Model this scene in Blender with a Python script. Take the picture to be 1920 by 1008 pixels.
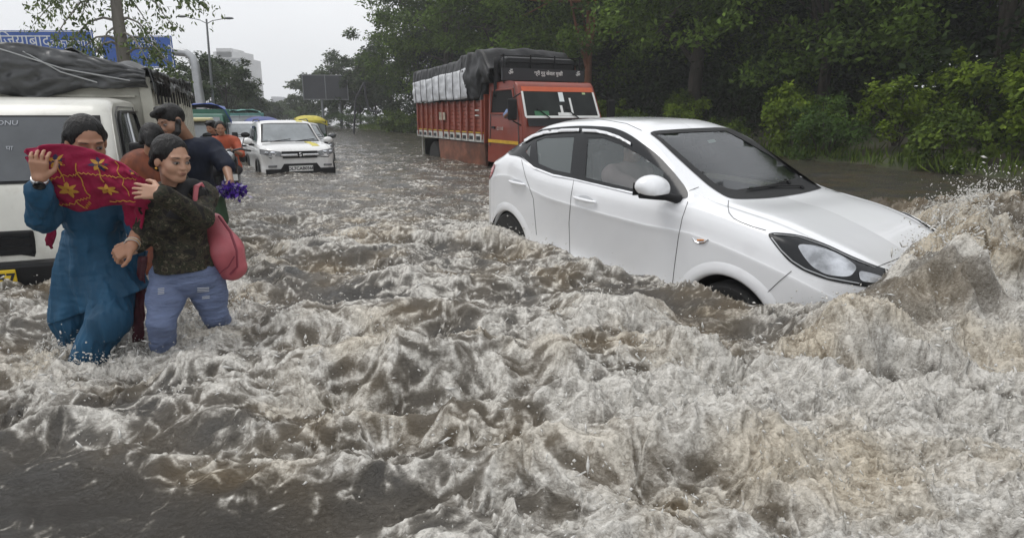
import bpy, bmesh, math, random
import numpy as np
from mathutils import Vector, Matrix
from mathutils.bvhtree import BVHTree

for o in list(bpy.data.objects): bpy.data.objects.remove(o)
sc = bpy.context.scene
COL = sc.collection
PI = math.pi
R = math.radians

# ------------------------------------------------------------------ camera
CAM_H = 1.2
FOC = 1140.0                       # focal length in pixels of the 1920 wide photograph
PITCH = math.atan(289.0 / FOC)
cam = bpy.data.cameras.new("camera")
cam.sensor_width = 36.0
cam.lens = 36.0 * FOC / 1920.0
cam.clip_start = 0.05
cam.clip_end = 3000
camo = bpy.data.objects.new("camera", cam)
camo.location = (0, 0, CAM_H)
camo.rotation_euler = (PI / 2 - PITCH, 0, 0)
COL.objects.link(camo)
sc.camera = camo

# ------------------------------------------------------------------ sky, sun, exposure
SUN_EL, SUN_AZ = R(64), R(285)     # high veiled sun, to the left
w = bpy.data.worlds.new("World")
sc.world = w
w.use_nodes = True
nt = w.node_tree
for n in list(nt.nodes): nt.nodes.remove(n)
wo = nt.nodes.new('ShaderNodeOutputWorld')
bg = nt.nodes.new('ShaderNodeBackground')
sk = nt.nodes.new('ShaderNodeTexSky')
sk.sky_type = 'NISHITA'
sk.sun_disc = False
sk.sun_elevation = SUN_EL
sk.sun_rotation = SUN_AZ
sk.air_density = 1.0
sk.dust_density = 6.0
hs = nt.nodes.new('ShaderNodeHueSaturation')
hs.inputs['Saturation'].default_value = 0.10
hs.inputs['Value'].default_value = 0.9
mx = nt.nodes.new('ShaderNodeMixRGB')
mx.inputs[0].default_value = 0.90      # overcast: an even bank of cloud hides most of the clear sky
nzt = nt.nodes.new('ShaderNodeTexNoise'); nzt.inputs['Scale'].default_value = 1.6; nzt.inputs['Detail'].default_value = 4
rmp = nt.nodes.new('ShaderNodeValToRGB')
rmp.color_ramp.elements[0].position = .3; rmp.color_ramp.elements[0].color = (6.5, 6.65, 6.9, 1)
rmp.color_ramp.elements[1].position = .75; rmp.color_ramp.elements[1].color = (7.8, 7.9, 8.1, 1)
nt.links.new(nzt.outputs[0], rmp.inputs[0])
nt.links.new(sk.outputs[0], hs.inputs['Color'])
nt.links.new(hs.outputs[0], mx.inputs[1])
nt.links.new(rmp.outputs[0], mx.inputs[2])
nt.links.new(mx.outputs[0], bg.inputs['Color'])
bg.inputs['Strength'].default_value = 0.10
nt.links.new(bg.outputs[0], wo.inputs['Surface'])

sun = bpy.data.lights.new("sun", 'SUN')
sun.energy = 0.8
sun.angle = R(32)
sun.color = (1.0, 0.97, 0.93)
suno = bpy.data.objects.new("sun", sun)
sd = Vector((math.sin(SUN_AZ) * math.cos(SUN_EL), math.cos(SUN_AZ) * math.cos(SUN_EL), math.sin(SUN_EL)))
suno.rotation_euler = (-sd).to_track_quat('-Z', 'Y').to_euler()
suno.location = sd * 40
COL.objects.link(suno)
sc.view_settings.view_transform = 'Standard'
sc.view_settings.look = 'None'
sc.view_settings.gamma = 1
sc.view_settings.exposure = 0.6
sc.cycles.max_bounces = 7
sc.cycles.transparent_max_bounces = 16
sc.cycles.volume_bounces = 1

# ------------------------------------------------------------------ helpers
def at(px, py, Y):
    "the point at distance Y (metres ahead) seen at pixel px,py of the 1920x1008 photograph"
    f = FOC * math.cos(PITCH) - (py - 504) * math.sin(PITCH)
    d = FOC * math.sin(PITCH) + (py - 504) * math.cos(PITCH)
    return Vector(((px - 960) / f * Y, Y, CAM_H - d / f * Y))

def atz(px, py, z=0.0):
    "the point at height z seen at that pixel"
    f = FOC * math.cos(PITCH) - (py - 504) * math.sin(PITCH)
    d = FOC * math.sin(PITCH) + (py - 504) * math.cos(PITCH)
    Y = (CAM_H - z) * f / d
    return Vector(((px - 960) / f * Y, Y, z))

MATS = {}
def mat(name, col, rough=0.5, metal=0.0, spec=0.5, var=0.0, vscale=5.0, bump=0.0, bscale=20.0, col2=None,
        coat=0.0, trans=0.0, attr=None, emit=0, stretch=None, dirt=None):
    if name in MATS: return MATS[name]
    m = bpy.data.materials.new(name); m.use_nodes = True
    t = m.node_tree; b = t.nodes['Principled BSDF']
    L = t.links.new
    b.inputs['Base Color'].default_value = (*col, 1)
    b.inputs['Roughness'].default_value = rough
    b.inputs['Metallic'].default_value = metal
    b.inputs['Specular IOR Level'].default_value = spec
    if coat: b.inputs['Coat Weight'].default_value = coat; b.inputs['Coat Roughness'].default_value = .04
    tc = t.nodes.new('ShaderNodeTexCoord')
    vec = tc.outputs['Object']
    if stretch:
        mp = t.nodes.new('ShaderNodeMapping'); mp.inputs['Scale'].default_value = stretch
        L(vec, mp.inputs[0]); vec = mp.outputs[0]
    src = None
    if attr:
        a = t.nodes.new('ShaderNodeAttribute'); a.attribute_name = attr; src = a.outputs['Color']
    if var or col2:
        n = t.nodes.new('ShaderNodeTexNoise'); n.inputs['Scale'].default_value = vscale
        n.inputs['Detail'].default_value = 6; n.inputs['Roughness'].default_value = .62
        L(vec, n.inputs['Vector'])
        rp = t.nodes.new('ShaderNodeValToRGB')
        rp.color_ramp.elements[0].position = .36; rp.color_ramp.elements[1].position = .66
        if attr:
            rp.color_ramp.elements[0].color = (1 - var,) * 3 + (1,)
            rp.color_ramp.elements[1].color = (1 + var * .5,) * 3 + (1,)
            L(n.outputs[0], rp.inputs[0])
            mm = t.nodes.new('ShaderNodeMixRGB'); mm.blend_type = 'MULTIPLY'; mm.inputs[0].default_value = 1
            L(src, mm.inputs[1]); L(rp.outputs[0], mm.inputs[2]); src = mm.outputs[0]
        else:
            c2 = col2 or tuple(min(1, c * (1 + var * .6)) for c in col)
            c1 = col if col2 else tuple(c * (1 - var) for c in col)
            rp.color_ramp.elements[0].color = (*c1, 1)
            rp.color_ramp.elements[1].color = (*c2, 1)
            L(n.outputs[0], rp.inputs[0]); src = rp.outputs[0]
    if dirt:      # (colour, z0, z1) mud that climbs from the bottom in streaks
        dc, amount, dsc = dirt
        n2 = t.nodes.new('ShaderNodeTexNoise'); n2.inputs['Scale'].default_value = dsc; n2.inputs['Detail'].default_value = 8
        n2.inputs['Roughness'].default_value = .7
        L(tc.outputs['Object'], n2.inputs['Vector'])
        r2 = t.nodes.new('ShaderNodeValToRGB')
        r2.color_ramp.elements[0].position = .5; r2.color_ramp.elements[0].color = (0, 0, 0, 1)
        r2.color_ramp.elements[1].position = .8; r2.color_ramp.elements[1].color = (amount, amount, amount, 1)
        L(n2.outputs[0], r2.inputs[0])
        m3 = t.nodes.new('ShaderNodeMixRGB'); L(r2.outputs[0], m3.inputs[0])
        if src: L(src, m3.inputs[1])
        else: m3.inputs[1].default_value = (*col, 1)
        m3.inputs[2].default_value = (*dc, 1); src = m3.outputs[0]
    if src: L(src, b.inputs['Base Color'])
    if bump:
        n = t.nodes.new('ShaderNodeTexNoise'); n.inputs['Scale'].default_value = bscale
        n.inputs['Detail'].default_value = 5
        L(vec, n.inputs['Vector'])
        bp = t.nodes.new('ShaderNodeBump'); bp.inputs['Strength'].default_value = bump; bp.inputs['Distance'].default_value = .02
        L(n.outputs[0], bp.inputs['Height']); L(bp.outputs[0], b.inputs['Normal'])
    if emit:
        b.inputs['Emission Color'].default_value = (*col, 1); b.inputs['Emission Strength'].default_value = emit
    MATS[name] = m
    return m

def glass_mat(name, tint, rough=0.03, see=0.6, pane_tone=None):
    "thin window pane: tinted, partly see-through, glossy"
    if name in MATS: return MATS[name]
    m = bpy.data.materials.new(name); m.use_nodes = True
    t = m.node_tree; L = t.links.new
    for n in list(t.nodes): t.nodes.remove(n)
    out = t.nodes.new('ShaderNodeOutputMaterial')
    tr = t.nodes.new('ShaderNodeBsdfTransparent'); tr.inputs[0].default_value = (*tint, 1)
    gl = t.nodes.new('ShaderNodeBsdfGlossy'); gl.inputs['Roughness'].default_value = rough
    gl.inputs[0].default_value = (.95, .97, 1, 1)
    df = t.nodes.new('ShaderNodeBsdfDiffuse'); df.inputs[0].default_value = (*(pane_tone or (.03, .035, .035)), 1)
    m1 = t.nodes.new('ShaderNodeMixShader'); m1.inputs[0].default_value = see
    L(df.outputs[0], m1.inputs[1]); L(tr.outputs[0], m1.inputs[2])
    lw = t.nodes.new('ShaderNodeFresnel'); lw.inputs[0].default_value = 1.55
    m2 = t.nodes.new('ShaderNodeMixShader')
    L(lw.outputs[0], m2.inputs[0]); L(m1.outputs[0], m2.inputs[1]); L(gl.outputs[0], m2.inputs[2])
    L(m2.outputs[0], out.inputs[0])
    # rain beads roughen the surface a little
    n = t.nodes.new('ShaderNodeTexNoise'); n.inputs['Scale'].default_value = 60; n.inputs['Detail'].default_value = 3
    tc = t.nodes.new('ShaderNodeTexCoord'); L(tc.outputs['Object'], n.inputs['Vector'])
    bp = t.nodes.new('ShaderNodeBump'); bp.inputs['Strength'].default_value = .06; bp.inputs['Distance'].default_value = .01
    L(n.outputs[0], bp.inputs['Height']); L(bp.outputs[0], gl.inputs['Normal'])
    MATS[name] = m
    return m

def link(o, parent=None):
    COL.objects.link(o)
    if parent is not None: o.parent = parent
    return o

def tag(o, label=None, cat=None, group=None, kind=None):
    if label: o['label'] = label
    if cat: o['category'] = cat
    if group: o['group'] = group
    if kind: o['kind'] = kind
    return o

def thing(name, label, cat, loc=(0, 0, 0), rz=0.0, group=None, rot=None):
    o = bpy.data.objects.new(name, None)
    o.empty_display_size = .2
    o.location = loc
    o.rotation_euler = rot if rot else (0, 0, rz)
    link(o)
    return tag(o, label, cat, group)

def copy_tree(o, parent=None):
    c = o.copy(); COL.objects.link(c)
    if parent is not None: c.parent = parent
    for ch in [x for x in bpy.data.objects if x.parent == o]:
        copy_tree(ch, c)
    return c

def np_mesh(name, V, F, m, parent=None, smooth=True, col=None, sharp=None):
    "mesh from numpy arrays: V (n,3), F (k,4) or (k,3)"
    V = np.asarray(V, np.float32); F = np.asarray(F, np.int32)
    me = bpy.data.meshes.new(name)
    k = F.shape[1]
    me.vertices.add(len(V)); me.vertices.foreach_set('co', V.ravel())
    me.loops.add(F.size); me.loops.foreach_set('vertex_index', F.ravel())
    me.polygons.add(len(F))
    me.polygons.foreach_set('loop_start', np.arange(0, F.size, k, dtype=np.int32))
    me.polygons.foreach_set('loop_total', np.full(len(F), k, np.int32))
    me.update(calc_edges=True)
    if smooth: me.polygons.foreach_set('use_smooth', np.ones(len(F), bool))
    if col is not None:
        a = me.color_attributes.new('Col', 'FLOAT_COLOR', 'POINT')
        c = np.ones((len(V), 4), np.float32); c[:, :3] = col
        a.data.foreach_set('color', c.ravel())
    me.materials.append(m)
    o = bpy.data.objects.new(name, me)
    return link(o, parent)

def xf(loc=(0, 0, 0), rx=0, ry=0, rz=0):
    return Matrix.Translation(loc) @ Matrix.Rotation(rz, 4, 'Z') @ Matrix.Rotation(ry, 4, 'Y') @ Matrix.Rotation(rx, 4, 'X')

class MB:
    "collects shapes, then builds one mesh object"
    def __init__(s): s.v = []; s.f = []
    def add(s, vs, fs, M=None):
        b = len(s.v)
        s.v += [(M @ Vector(p)) if M is not None else Vector(p) for p in vs]
        s.f += [tuple(b + i for i in f) for f in fs]
        return s
    def box(s, c, d, M=None, taper=(1, 1)):
        x, y, z = d[0] / 2, d[1] / 2, d[2] / 2
        vs = [(c[0] + i * x * (taper[0] if k > 0 else 1), c[1] + j * y * (taper[1] if k > 0 else 1), c[2] + k * z)
              for k in (-1, 1) for j in (-1, 1) for i in (-1, 1)]
        return s.add(vs, [(0, 2, 3, 1), (4, 5, 7, 6), (0, 1, 5, 4), (2, 6, 7, 3), (0, 4, 6, 2), (1, 3, 7, 5)], M)
    def hexa(s, p, M=None):
        "8 corners: bottom 4 (ccw) then top 4"
        return s.add(p, [(3, 2, 1, 0), (4, 5, 6, 7), (0, 1, 5, 4), (1, 2, 6, 5), (2, 3, 7, 6), (3, 0, 4, 7)], M)
    def tube(s, pts, r, n=8, M=None, close=False):
        pts = [Vector(p) for p in pts]
        rs = r if isinstance(r, (list, tuple)) else [r] * len(pts)
        vs = []; fs = []
        prev = None
        for i, p in enumerate(pts):
            a = pts[(i - 1) % len(pts)] if (i or close) else p
            b = pts[(i + 1) % len(pts)] if (i < len(pts) - 1 or close) else p
            d = (b - a).normalized()
            if prev is None:
                u = d.orthogonal().normalized()
            else:
                u = (prev - d * prev.dot(d))
                u = u.normalized() if u.length > 1e-6 else d.orthogonal().normalized()
            prev = u; v = d.cross(u)
            for k in range(n):
                a_ = 2 * PI * k / n
                vs.append(p + (u * math.cos(a_) + v * math.sin(a_)) * rs[i])
        m = len(pts)
        for i in range(m if close else m - 1):
            for k in range(n):
                a0 = i * n + k; a1 = i * n + (k + 1) % n; j = (i + 1) % m
                fs.append((a0, a1, j * n + (k + 1) % n, j * n + k))
        if not close:
            fs.append(tuple(range(n - 1, -1, -1))); fs.append(tuple((m - 1) * n + k for k in range(n)))
        return s.add(vs, fs, M)
    def lathe(s, prof, n=24, M=None, axis='Z'):
        "prof: (r, h)"
        vs = []; fs = []
        for r, h in prof:
            for k in range(n):
                a = 2 * PI * k / n
                p = (r * math.cos(a), r * math.sin(a), h)
                if axis == 'Y': p = (p[0], h, p[1])
                if axis == 'X': p = (h, p[0], p[1])
                vs.append(p)
        for i in range(len(prof) - 1):
            for k in range(n):
                fs.append((i * n + k, i * n + (k + 1) % n, (i + 1) * n + (k + 1) % n, (i + 1) * n + k))
        fs.append(tuple(range(n - 1, -1, -1))); fs.append(tuple((len(prof) - 1) * n + k for k in range(n)))
        return s.add(vs, fs, M)
    def grid(s, P, M=None, thick=0):
        "P[i][j] points"
        a, b = len(P), len(P[0])
        vs = [p for row in P for p in row]
        fs = [(i * b + j, i * b + j + 1, (i + 1) * b + j + 1, (i + 1) * b + j) for i in range(a - 1) for j in range(b - 1)]
        return s.add(vs, fs, M)
    def prism(s, outline, h0, h1, plane='XY', M=None):
        n = len(outline)
        def P(p, h):
            return {'XY': (p[0], p[1], h), 'XZ': (p[0], h, p[1]), 'YZ': (h, p[0], p[1])}[plane]
        vs = [P(p, h0) for p in outline] + [P(p, h1) for p in outline]
        fs = [tuple(range(n - 1, -1, -1)), tuple(range(n, 2 * n))] + [(i, (i + 1) % n, n + (i + 1) % n, n + i) for i in range(n)]
        return s.add(vs, fs, M)
    def ball(s, c, r, M=None, nu=12, nv=8):
        r = r if isinstance(r, (tuple, list)) else (r, r, r)
        vs = []; fs = []
        for i in range(1, nv):
            for k in range(nu):
                t = PI * i / nv; a = 2 * PI * k / nu
                vs.append((c[0] + r[0] * math.sin(t) * math.cos(a), c[1] + r[1] * math.sin(t) * math.sin(a), c[2] + r[2] * math.cos(t)))
        vs += [(c[0], c[1], c[2] + r[2]), (c[0], c[1], c[2] - r[2])]
        T = len(vs) - 2
        for i in range(nv - 2):
            for k in range(nu):
                fs.append((i * nu + k, (i + 1) * nu + k, (i + 1) * nu + (k + 1) % nu, i * nu + (k + 1) % nu))
        for k in range(nu):
            fs.append((T, k, (k + 1) % nu)); fs.append((T + 1, (nv - 2) * nu + (k + 1) % nu, (nv - 2) * nu + k))
        return s.add(vs, fs, M)
    def build(s, name, m, parent=None, smooth=False, bevel=0.0, solid=0.0, auto=True, subsurf=0):
        me = bpy.data.meshes.new(name)
        me.from_pydata([tuple(p) for p in s.v], [], s.f)
        me.materials.append(m)
        if smooth:
            me.polygons.foreach_set('use_smooth', [True] * len(me.polygons))
        o = bpy.data.objects.new(name, me)
        link(o, parent)
        if smooth and auto: me.set_sharp_from_angle(angle=R(42))
        if solid:
            md = o.modifiers.new('s', 'SOLIDIFY'); md.thickness = solid; md.offset = 0
        if bevel:
            md = o.modifiers.new('b', 'BEVEL'); md.width = bevel; md.segments = 2; md.limit_method = 'ANGLE'; md.angle_limit = R(35)
        if subsurf:
            md = o.modifiers.new('ss', 'SUBSURF'); md.levels = subsurf; md.render_levels = subsurf
        return o

def text_mesh(txt, size, m, parent, name='lettering', M=None, depth=0.002, align='CENTER', bold=0.0):
    cu = bpy.data.curves.new(name, 'FONT'); cu.body = txt; cu.size = size; cu.align_x = align; cu.align_y = 'CENTER'
    cu.extrude = depth; cu.offset = bold; cu.resolution_u = 3
    o = bpy.data.objects.new(name, cu); COL.objects.link(o)
    dg = bpy.context.evaluated_depsgraph_get()
    me = bpy.data.meshes.new_from_object(o.evaluated_get(dg))
    bpy.data.objects.remove(o); bpy.data.curves.remove(cu)
    me.materials.clear(); me.materials.append(m); me.name = name
    if M is not None: me.transform(M)
    return link(bpy.data.objects.new(name, me), parent)

# ---- noise in numpy
_rs = np.random.RandomState(7)
_perm = np.tile(_rs.permutation(512).astype(np.int32), 2)
_ang = _rs.rand(512) * 2 * np.pi
_g2 = np.stack([np.cos(_ang), np.sin(_ang)], 1).astype(np.float32)
_g3 = _rs.normal(size=(512, 3)).astype(np.float32); _g3 /= np.linalg.norm(_g3, axis=1)[:, None]

def noise2(x, y, seed=0):
    x = np.asarray(x, np.float32) + seed * 17.13; y = np.asarray(y, np.float32) + seed * 5.71
    xi = np.floor(x).astype(np.int32); yi = np.floor(y).astype(np.int32)
    xf_ = x - xi; yf_ = y - yi
    u = xf_ * xf_ * xf_ * (xf_ * (xf_ * 6 - 15) + 10); v = yf_ * yf_ * yf_ * (yf_ * (yf_ * 6 - 15) + 10)
    def g(ix, iy, dx, dy):
        h = _perm[(_perm[ix & 511] + iy) & 511]
        q = _g2[h]
        return q[..., 0] * dx + q[..., 1] * dy
    n00 = g(xi, yi, xf_, yf_); n10 = g(xi + 1, yi, xf_ - 1, yf_)
    n01 = g(xi, yi + 1, xf_, yf_ - 1); n11 = g(xi + 1, yi + 1, xf_ - 1, yf_ - 1)
    a = n00 + u * (n10 - n00); b = n01 + u * (n11 - n01)
    return (a + v * (b - a)) * 1.5

def noise3(x, y, z, seed=0):
    x = np.asarray(x, np.float32) + seed * 9.1; y = np.asarray(y, np.float32); z = np.asarray(z, np.float32)
    xi = np.floor(x).astype(np.int32); yi = np.floor(y).astype(np.int32); zi = np.floor(z).astype(np.int32)
    dx = x - xi; dy = y - yi; dz = z - zi
    f = lambda t: t * t * (3 - 2 * t)
    u, v, w_ = f(dx), f(dy), f(dz)
    r = 0
    for i in (0, 1):
        for j in (0, 1):
            for k in (0, 1):
                h = _perm[(_perm[(_perm[(xi + i) & 511] + yi + j) & 511] + zi + k) & 511]
                q = _g3[h]
                d = q[..., 0] * (dx - i) + q[..., 1] * (dy - j) + q[..., 2] * (dz - k)
                r = r + d * (u if i else 1 - u) * (v if j else 1 - v) * (w_ if k else 1 - w_)
    return r * 1.6

def sstep(a, b, x):
    t = np.clip((x - a) / (b - a), 0, 1); return t * t * (3 - 2 * t)

# ---- smooth solid modeller: tapered capsules and ellipsoids blended on a grid, meshed by surface nets
class Solid:
    def __init__(s, lo, hi, res):
        s.lo = np.array(lo, float); s.res = res
        s.n = np.ceil((np.array(hi) - s.lo) / res).astype(int) + 1
        s.F = np.full(s.n, 1.0, np.float32)
        s.C = None; s.D = None
    def colours(s, base):
        s.C = base; s.paints = []; return s
    def paint(s, a, b, r, col, soft=.002, M=None, rad=None):
        "colour the surface near the segment a-b (or inside an ellipsoid rad with axes M)"
        s.paints.append((np.array(a, float), np.array(b, float), r, col, soft, M, rad)); return s
    def _sub(s, lo, hi):
        a = np.maximum(0, np.floor((np.array(lo) - s.lo) / s.res).astype(int))
        b = np.minimum(s.n, np.ceil((np.array(hi) - s.lo) / s.res).astype(int) + 1)
        if (b <= a).any(): return None
        sl = tuple(slice(i, j) for i, j in zip(a, b))
        ax = [(s.lo[i] + s.res * np.arange(a[i], b[i])).astype(np.float32) for i in range(3)]
        return sl, ax[0][:, None, None], ax[1][None, :, None], ax[2][None, None, :]
    def _comb(s, sl, d, k, col, cut=False):
        f = s.F[sl]
        if cut:
            h = np.clip(.5 - .5 * (f + d) / max(k, 1e-5), 0, 1)   # smooth subtraction
            s.F[sl] = f + (-d - f) * h + k * h * (1 - h)
            return
        h = np.clip(.5 + .5 * (f - d) / max(k, 1e-5), 0, 1)
        s.F[sl] = f + (d - f) * h - k * h * (1 - h)
    def cap(s, a, b, ra, rb=None, k=.015, col=None, cut=False, flat=None):
        a = np.array(a, np.float32); b = np.array(b, np.float32); rb = ra if rb is None else rb
        r = max(ra, rb) + k * 1.5 + .02
        q = s._sub(np.minimum(a, b) - r, np.maximum(a, b) + r)
        if q is None: return s
        sl, x, y, z = q
        ab = b - a; L2 = float(ab @ ab) + 1e-9
        px, py, pz = x - a[0], y - a[1], z - a[2]
        t = np.clip((px * ab[0] + py * ab[1] + pz * ab[2]) / L2, 0, 1)
        dx, dy, dz = px - t * ab[0], py - t * ab[1], pz - t * ab[2]
        if flat is not None:   # flatten: (axis vector, factor>1 squeezes along that axis)
            n, f = np.array(flat[0], np.float32), flat[1]; n = n / np.linalg.norm(n)
            e = (dx * n[0] + dy * n[1] + dz * n[2]) * (f - 1)
            dx, dy, dz = dx + e * n[0], dy + e * n[1], dz + e * n[2]
        d = np.sqrt(dx * dx + dy * dy + dz * dz) - (ra + (rb - ra) * t)
        s._comb(sl, d, k, col, cut); return s
    def ell(s, c, r, M=None, k=.015, col=None, cut=False):
        "M: 3x3 rotation whose columns are the ellipsoid axes"
        c = np.array(c, np.float32); r = np.array(r, np.float32)
        e = float(r.max()) + k * 1.5 + .02
        q = s._sub(c - e, c + e)
        if q is None: return s
        sl, x, y, z = q
        px, py, pz = x - c[0], y - c[1], z - c[2]
        if M is not None:
            M = np.array(M, np.float32)
            px, py, pz = (px * M[0, i] + py * M[1, i] + pz * M[2, i] for i in range(3))
        k0 = np.sqrt((px / r[0]) ** 2 + (py / r[1]) ** 2 + (pz / r[2]) ** 2)
        k1 = np.sqrt((px / r[0] ** 2) ** 2 + (py / r[1] ** 2) ** 2 + (pz / r[2] ** 2) ** 2) + 1e-6
        d = k0 * (k0 - 1) / k1
        d = np.broadcast_to(d, s.F[sl].shape)
        s._comb(sl, d, k, col, cut); return s
    def folds(s, amp, scale, seed=0, ridge=True):
        "cloth folds: scale is a 3-vector of noise frequencies"
        m = np.abs(s.F) < .06
        I = np.argwhere(m); P = s.lo + I * s.res
        n = noise3(P[:, 0] * scale[0], P[:, 1] * scale[1], P[:, 2] * scale[2], seed)
        n2 = noise3(P[:, 0] * scale[0] * 2.1, P[:, 1] * scale[1] * 2.1, P[:, 2] * scale[2] * 2.1, seed + 3)
        if ridge: n = 1 - 2 * np.abs(n)
        s.F[m] -= (amp * (n * .7 + n2 * .4)).astype(np.float32); return s
    def clip(s, c, n):
        "keep only the side the normal n points away from"
        n = np.array(n, float); n /= np.linalg.norm(n)
        ax = [s.lo[i] + s.res * np.arange(s.n[i]) for i in range(3)]
        d = (ax[0][:, None, None] - c[0]) * n[0] + (ax[1][None, :, None] - c[1]) * n[1] + (ax[2][None, None, :] - c[2]) * n[2]
        s.F = np.maximum(s.F, d.astype(np.float32)); return s
    def mesh(s, name, m, parent=None):
        F = s.F.copy()
        F[0] = F[-1] = 1; F[:, 0] = F[:, -1] = 1; F[:, :, 0] = F[:, :, -1] = 1
        sg = F < 0
        c8 = [sg[i:i - 1 or None, j:j - 1 or None, k:k - 1 or None] for i in (0, 1) for j in (0, 1) for k in (0, 1)]
        cnt = sum(c.astype(np.int8) for c in c8)
        cells = np.argwhere((cnt > 0) & (cnt < 8))
        if len(cells) == 0:
            return None
        idx = np.full(np.array(F.shape) - 1, -1, np.int32); idx[tuple(cells.T)] = np.arange(len(cells))
        acc = np.zeros((len(cells), 3)); num = np.zeros(len(cells))
        cor = [np.array((i, j, k)) for i in (0, 1) for j in (0, 1) for k in (0, 1)]
        for p in range(8):
            for q in range(p + 1, 8):
                if np.abs(cor[p] - cor[q]).sum() != 1: continue
                fa = F[tuple((cells + cor[p]).T)]; fb = F[tuple((cells + cor[q]).T)]
                mm = (fa < 0) != (fb < 0)
                t = np.where(mm, fa / np.where(mm, fa - fb, 1), 0)
                pt = cor[p] + (cor[q] - cor[p]) * t[:, None]
                acc[mm] += pt[mm]; num[mm] += 1
        P = cells + acc / num[:, None]
        V = s.lo + P * s.res
        quads = []
        for ax in range(3):
            o1, o2 = [(1, 2), (2, 0), (0, 1)][ax]
            sl0 = [slice(1, -1)] * 3; sl0[ax] = slice(0, -1)
            sl1 = [slice(1, -1)] * 3; sl1[ax] = slice(1, None)
            A = sg[tuple(sl0)]; B = sg[tuple(sl1)]
            for flip, mk in ((False, A & ~B), (True, ~A & B)):
                E = np.argwhere(mk)
                if not len(E): continue
                E[:, o1] += 1; E[:, o2] += 1
                e1 = np.zeros(3, int); e1[o1] = 1; e2 = np.zeros(3, int); e2[o2] = 1
                q = [idx[tuple((E - e1 - e2).T)], idx[tuple((E - e2).T)], idx[tuple(E.T)], idx[tuple((E - e1).T)]]
                q = np.stack(q, 1)
                if flip: q = q[:, ::-1]
                quads.append(q)
        Q = np.concatenate(quads)
        col = None
        if s.C is not None:
            col = np.tile(np.array(s.C, float), (len(V), 1))
            for a, b, r, c, soft, M, rad in s.paints:
                if rad is not None:
                    q = (V - a) @ np.array(M); d = (np.sqrt(((q / np.array(rad)) ** 2).sum(1)) - 1) * min(rad)
                else:
                    ab = b - a; t = np.clip(((V - a) @ ab) / (ab @ ab + 1e-9), 0, 1); d = np.linalg.norm(V - a - t[:, None] * ab, axis=1) - r
                w_ = np.clip(.5 - d / soft, 0, 1)[:, None]; col = col * (1 - w_) + np.array(c) * w_
        return np_mesh(name, V, Q, m, parent, True, col)
# ================================================================== materials shared by vehicles
def paint(name, col, rough=.22, inner=(.05, .05, .055), dirt=.0):
    "car paint outside, dark trim on the inner face of the same sheet"
    m = mat(name, col, rough, coat=.7, spec=.5, var=.03, vscale=1.5)
    t = m.node_tree; b = t.nodes['Principled BSDF']; L = t.links.new
    src = b.inputs['Base Color'].links[0].from_socket
    g = t.nodes.new('ShaderNodeNewGeometry'); mi = t.nodes.new('ShaderNodeMixRGB')
    if dirt:
        tc = t.nodes.new('ShaderNodeTexCoord'); n = t.nodes.new('ShaderNodeTexNoise')
        mp = t.nodes.new('ShaderNodeMapping'); mp.inputs['Scale'].default_value = (6, 6, 1.6)
        n.inputs['Scale'].default_value = 2.2; n.inputs['Detail'].default_value = 9; n.inputs['Roughness'].default_value = .75
        L(tc.outputs['Object'], mp.inputs[0]); L(mp.outputs[0], n.inputs['Vector'])
        r = t.nodes.new('ShaderNodeValToRGB'); r.color_ramp.elements[0].position = .45; r.color_ramp.elements[1].position = .85
        r.color_ramp.elements[0].color = (0, 0, 0, 1); r.color_ramp.elements[1].color = (dirt,) * 3 + (1,)
        L(n.outputs[0], r.inputs[0]); md = t.nodes.new('ShaderNodeMixRGB'); L(r.outputs[0], md.inputs[0]); L(src, md.inputs[1])
        md.inputs[2].default_value = (.22, .17, .12, 1); src = md.outputs[0]
    L(g.outputs['Backfacing'], mi.inputs[0]); L(src, mi.inputs[1]); mi.inputs[2].default_value = (*inner, 1)
    L(mi.outputs[0], b.inputs['Base Color'])
    return m

M_WHITE = paint('white_paint', (.80, .81, .83), .2, dirt=.0)
M_WHITE2 = paint('white_paint_road_worn', (.74, .74, .73), .3, dirt=.25)
M_BLACKP = mat('black_plastic', (.010, .010, .011), .45, var=.25, vscale=9, spec=.25)
M_BLACKG = mat('black_gloss_trim', (.007, .008, .010), .16, spec=.4)
M_RUBBER = mat('tyre_rubber', (.02, .02, .02), .8, var=.3, vscale=15, bump=.3, bscale=40)
M_CHROME = mat('chrome', (.75, .76, .78), .12, metal=1.0)
M_SILVER = mat('alloy_silver', (.45, .46, .47), .3, metal=.9)
M_STRIP = mat('trim_and_sky_glint', (.82, .83, .85), .25, metal=.3)
M_SEAM = mat('panel_gap', (.10, .10, .10), .7)
M_LENS = glass_mat('clear_lens', (.92, .94, .96), .05, .93)
M_REFL = mat('lamp_reflector', (.50, .52, .55), .22, metal=.6, var=.5, vscale=7)
M_GLASS = glass_mat('tinted_window', (.84, .88, .87), .035, .78, (.30, .335, .335))  # pale diffuse tone stands in for sky reflected in the pane
M_GLASS_REAR = glass_mat('dark_tinted_window', (.35, .38, .38), .06, .55, (.21, .24, .24))  # grey diffuse tone puts reflected sky into the rear panes
M_WSCREEN = glass_mat('windscreen_glass', (.50, .56, .53), .025, .90, (.06, .07, .065))
M_SEAT = mat('seat_fabric', (.10, .10, .105), .85, var=.2)
M_RED = mat('red_lens', (.30, .015, .015), .15, coat=.5)
M_PLATE_W = mat('plate_white', (.72, .72, .70), .4, var=.08)
M_INK = mat('black_lettering', (.015, .015, .018), .5)
M_AMBER = mat('amber_lens', (.65, .22, .02), .25, coat=.4)

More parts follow.
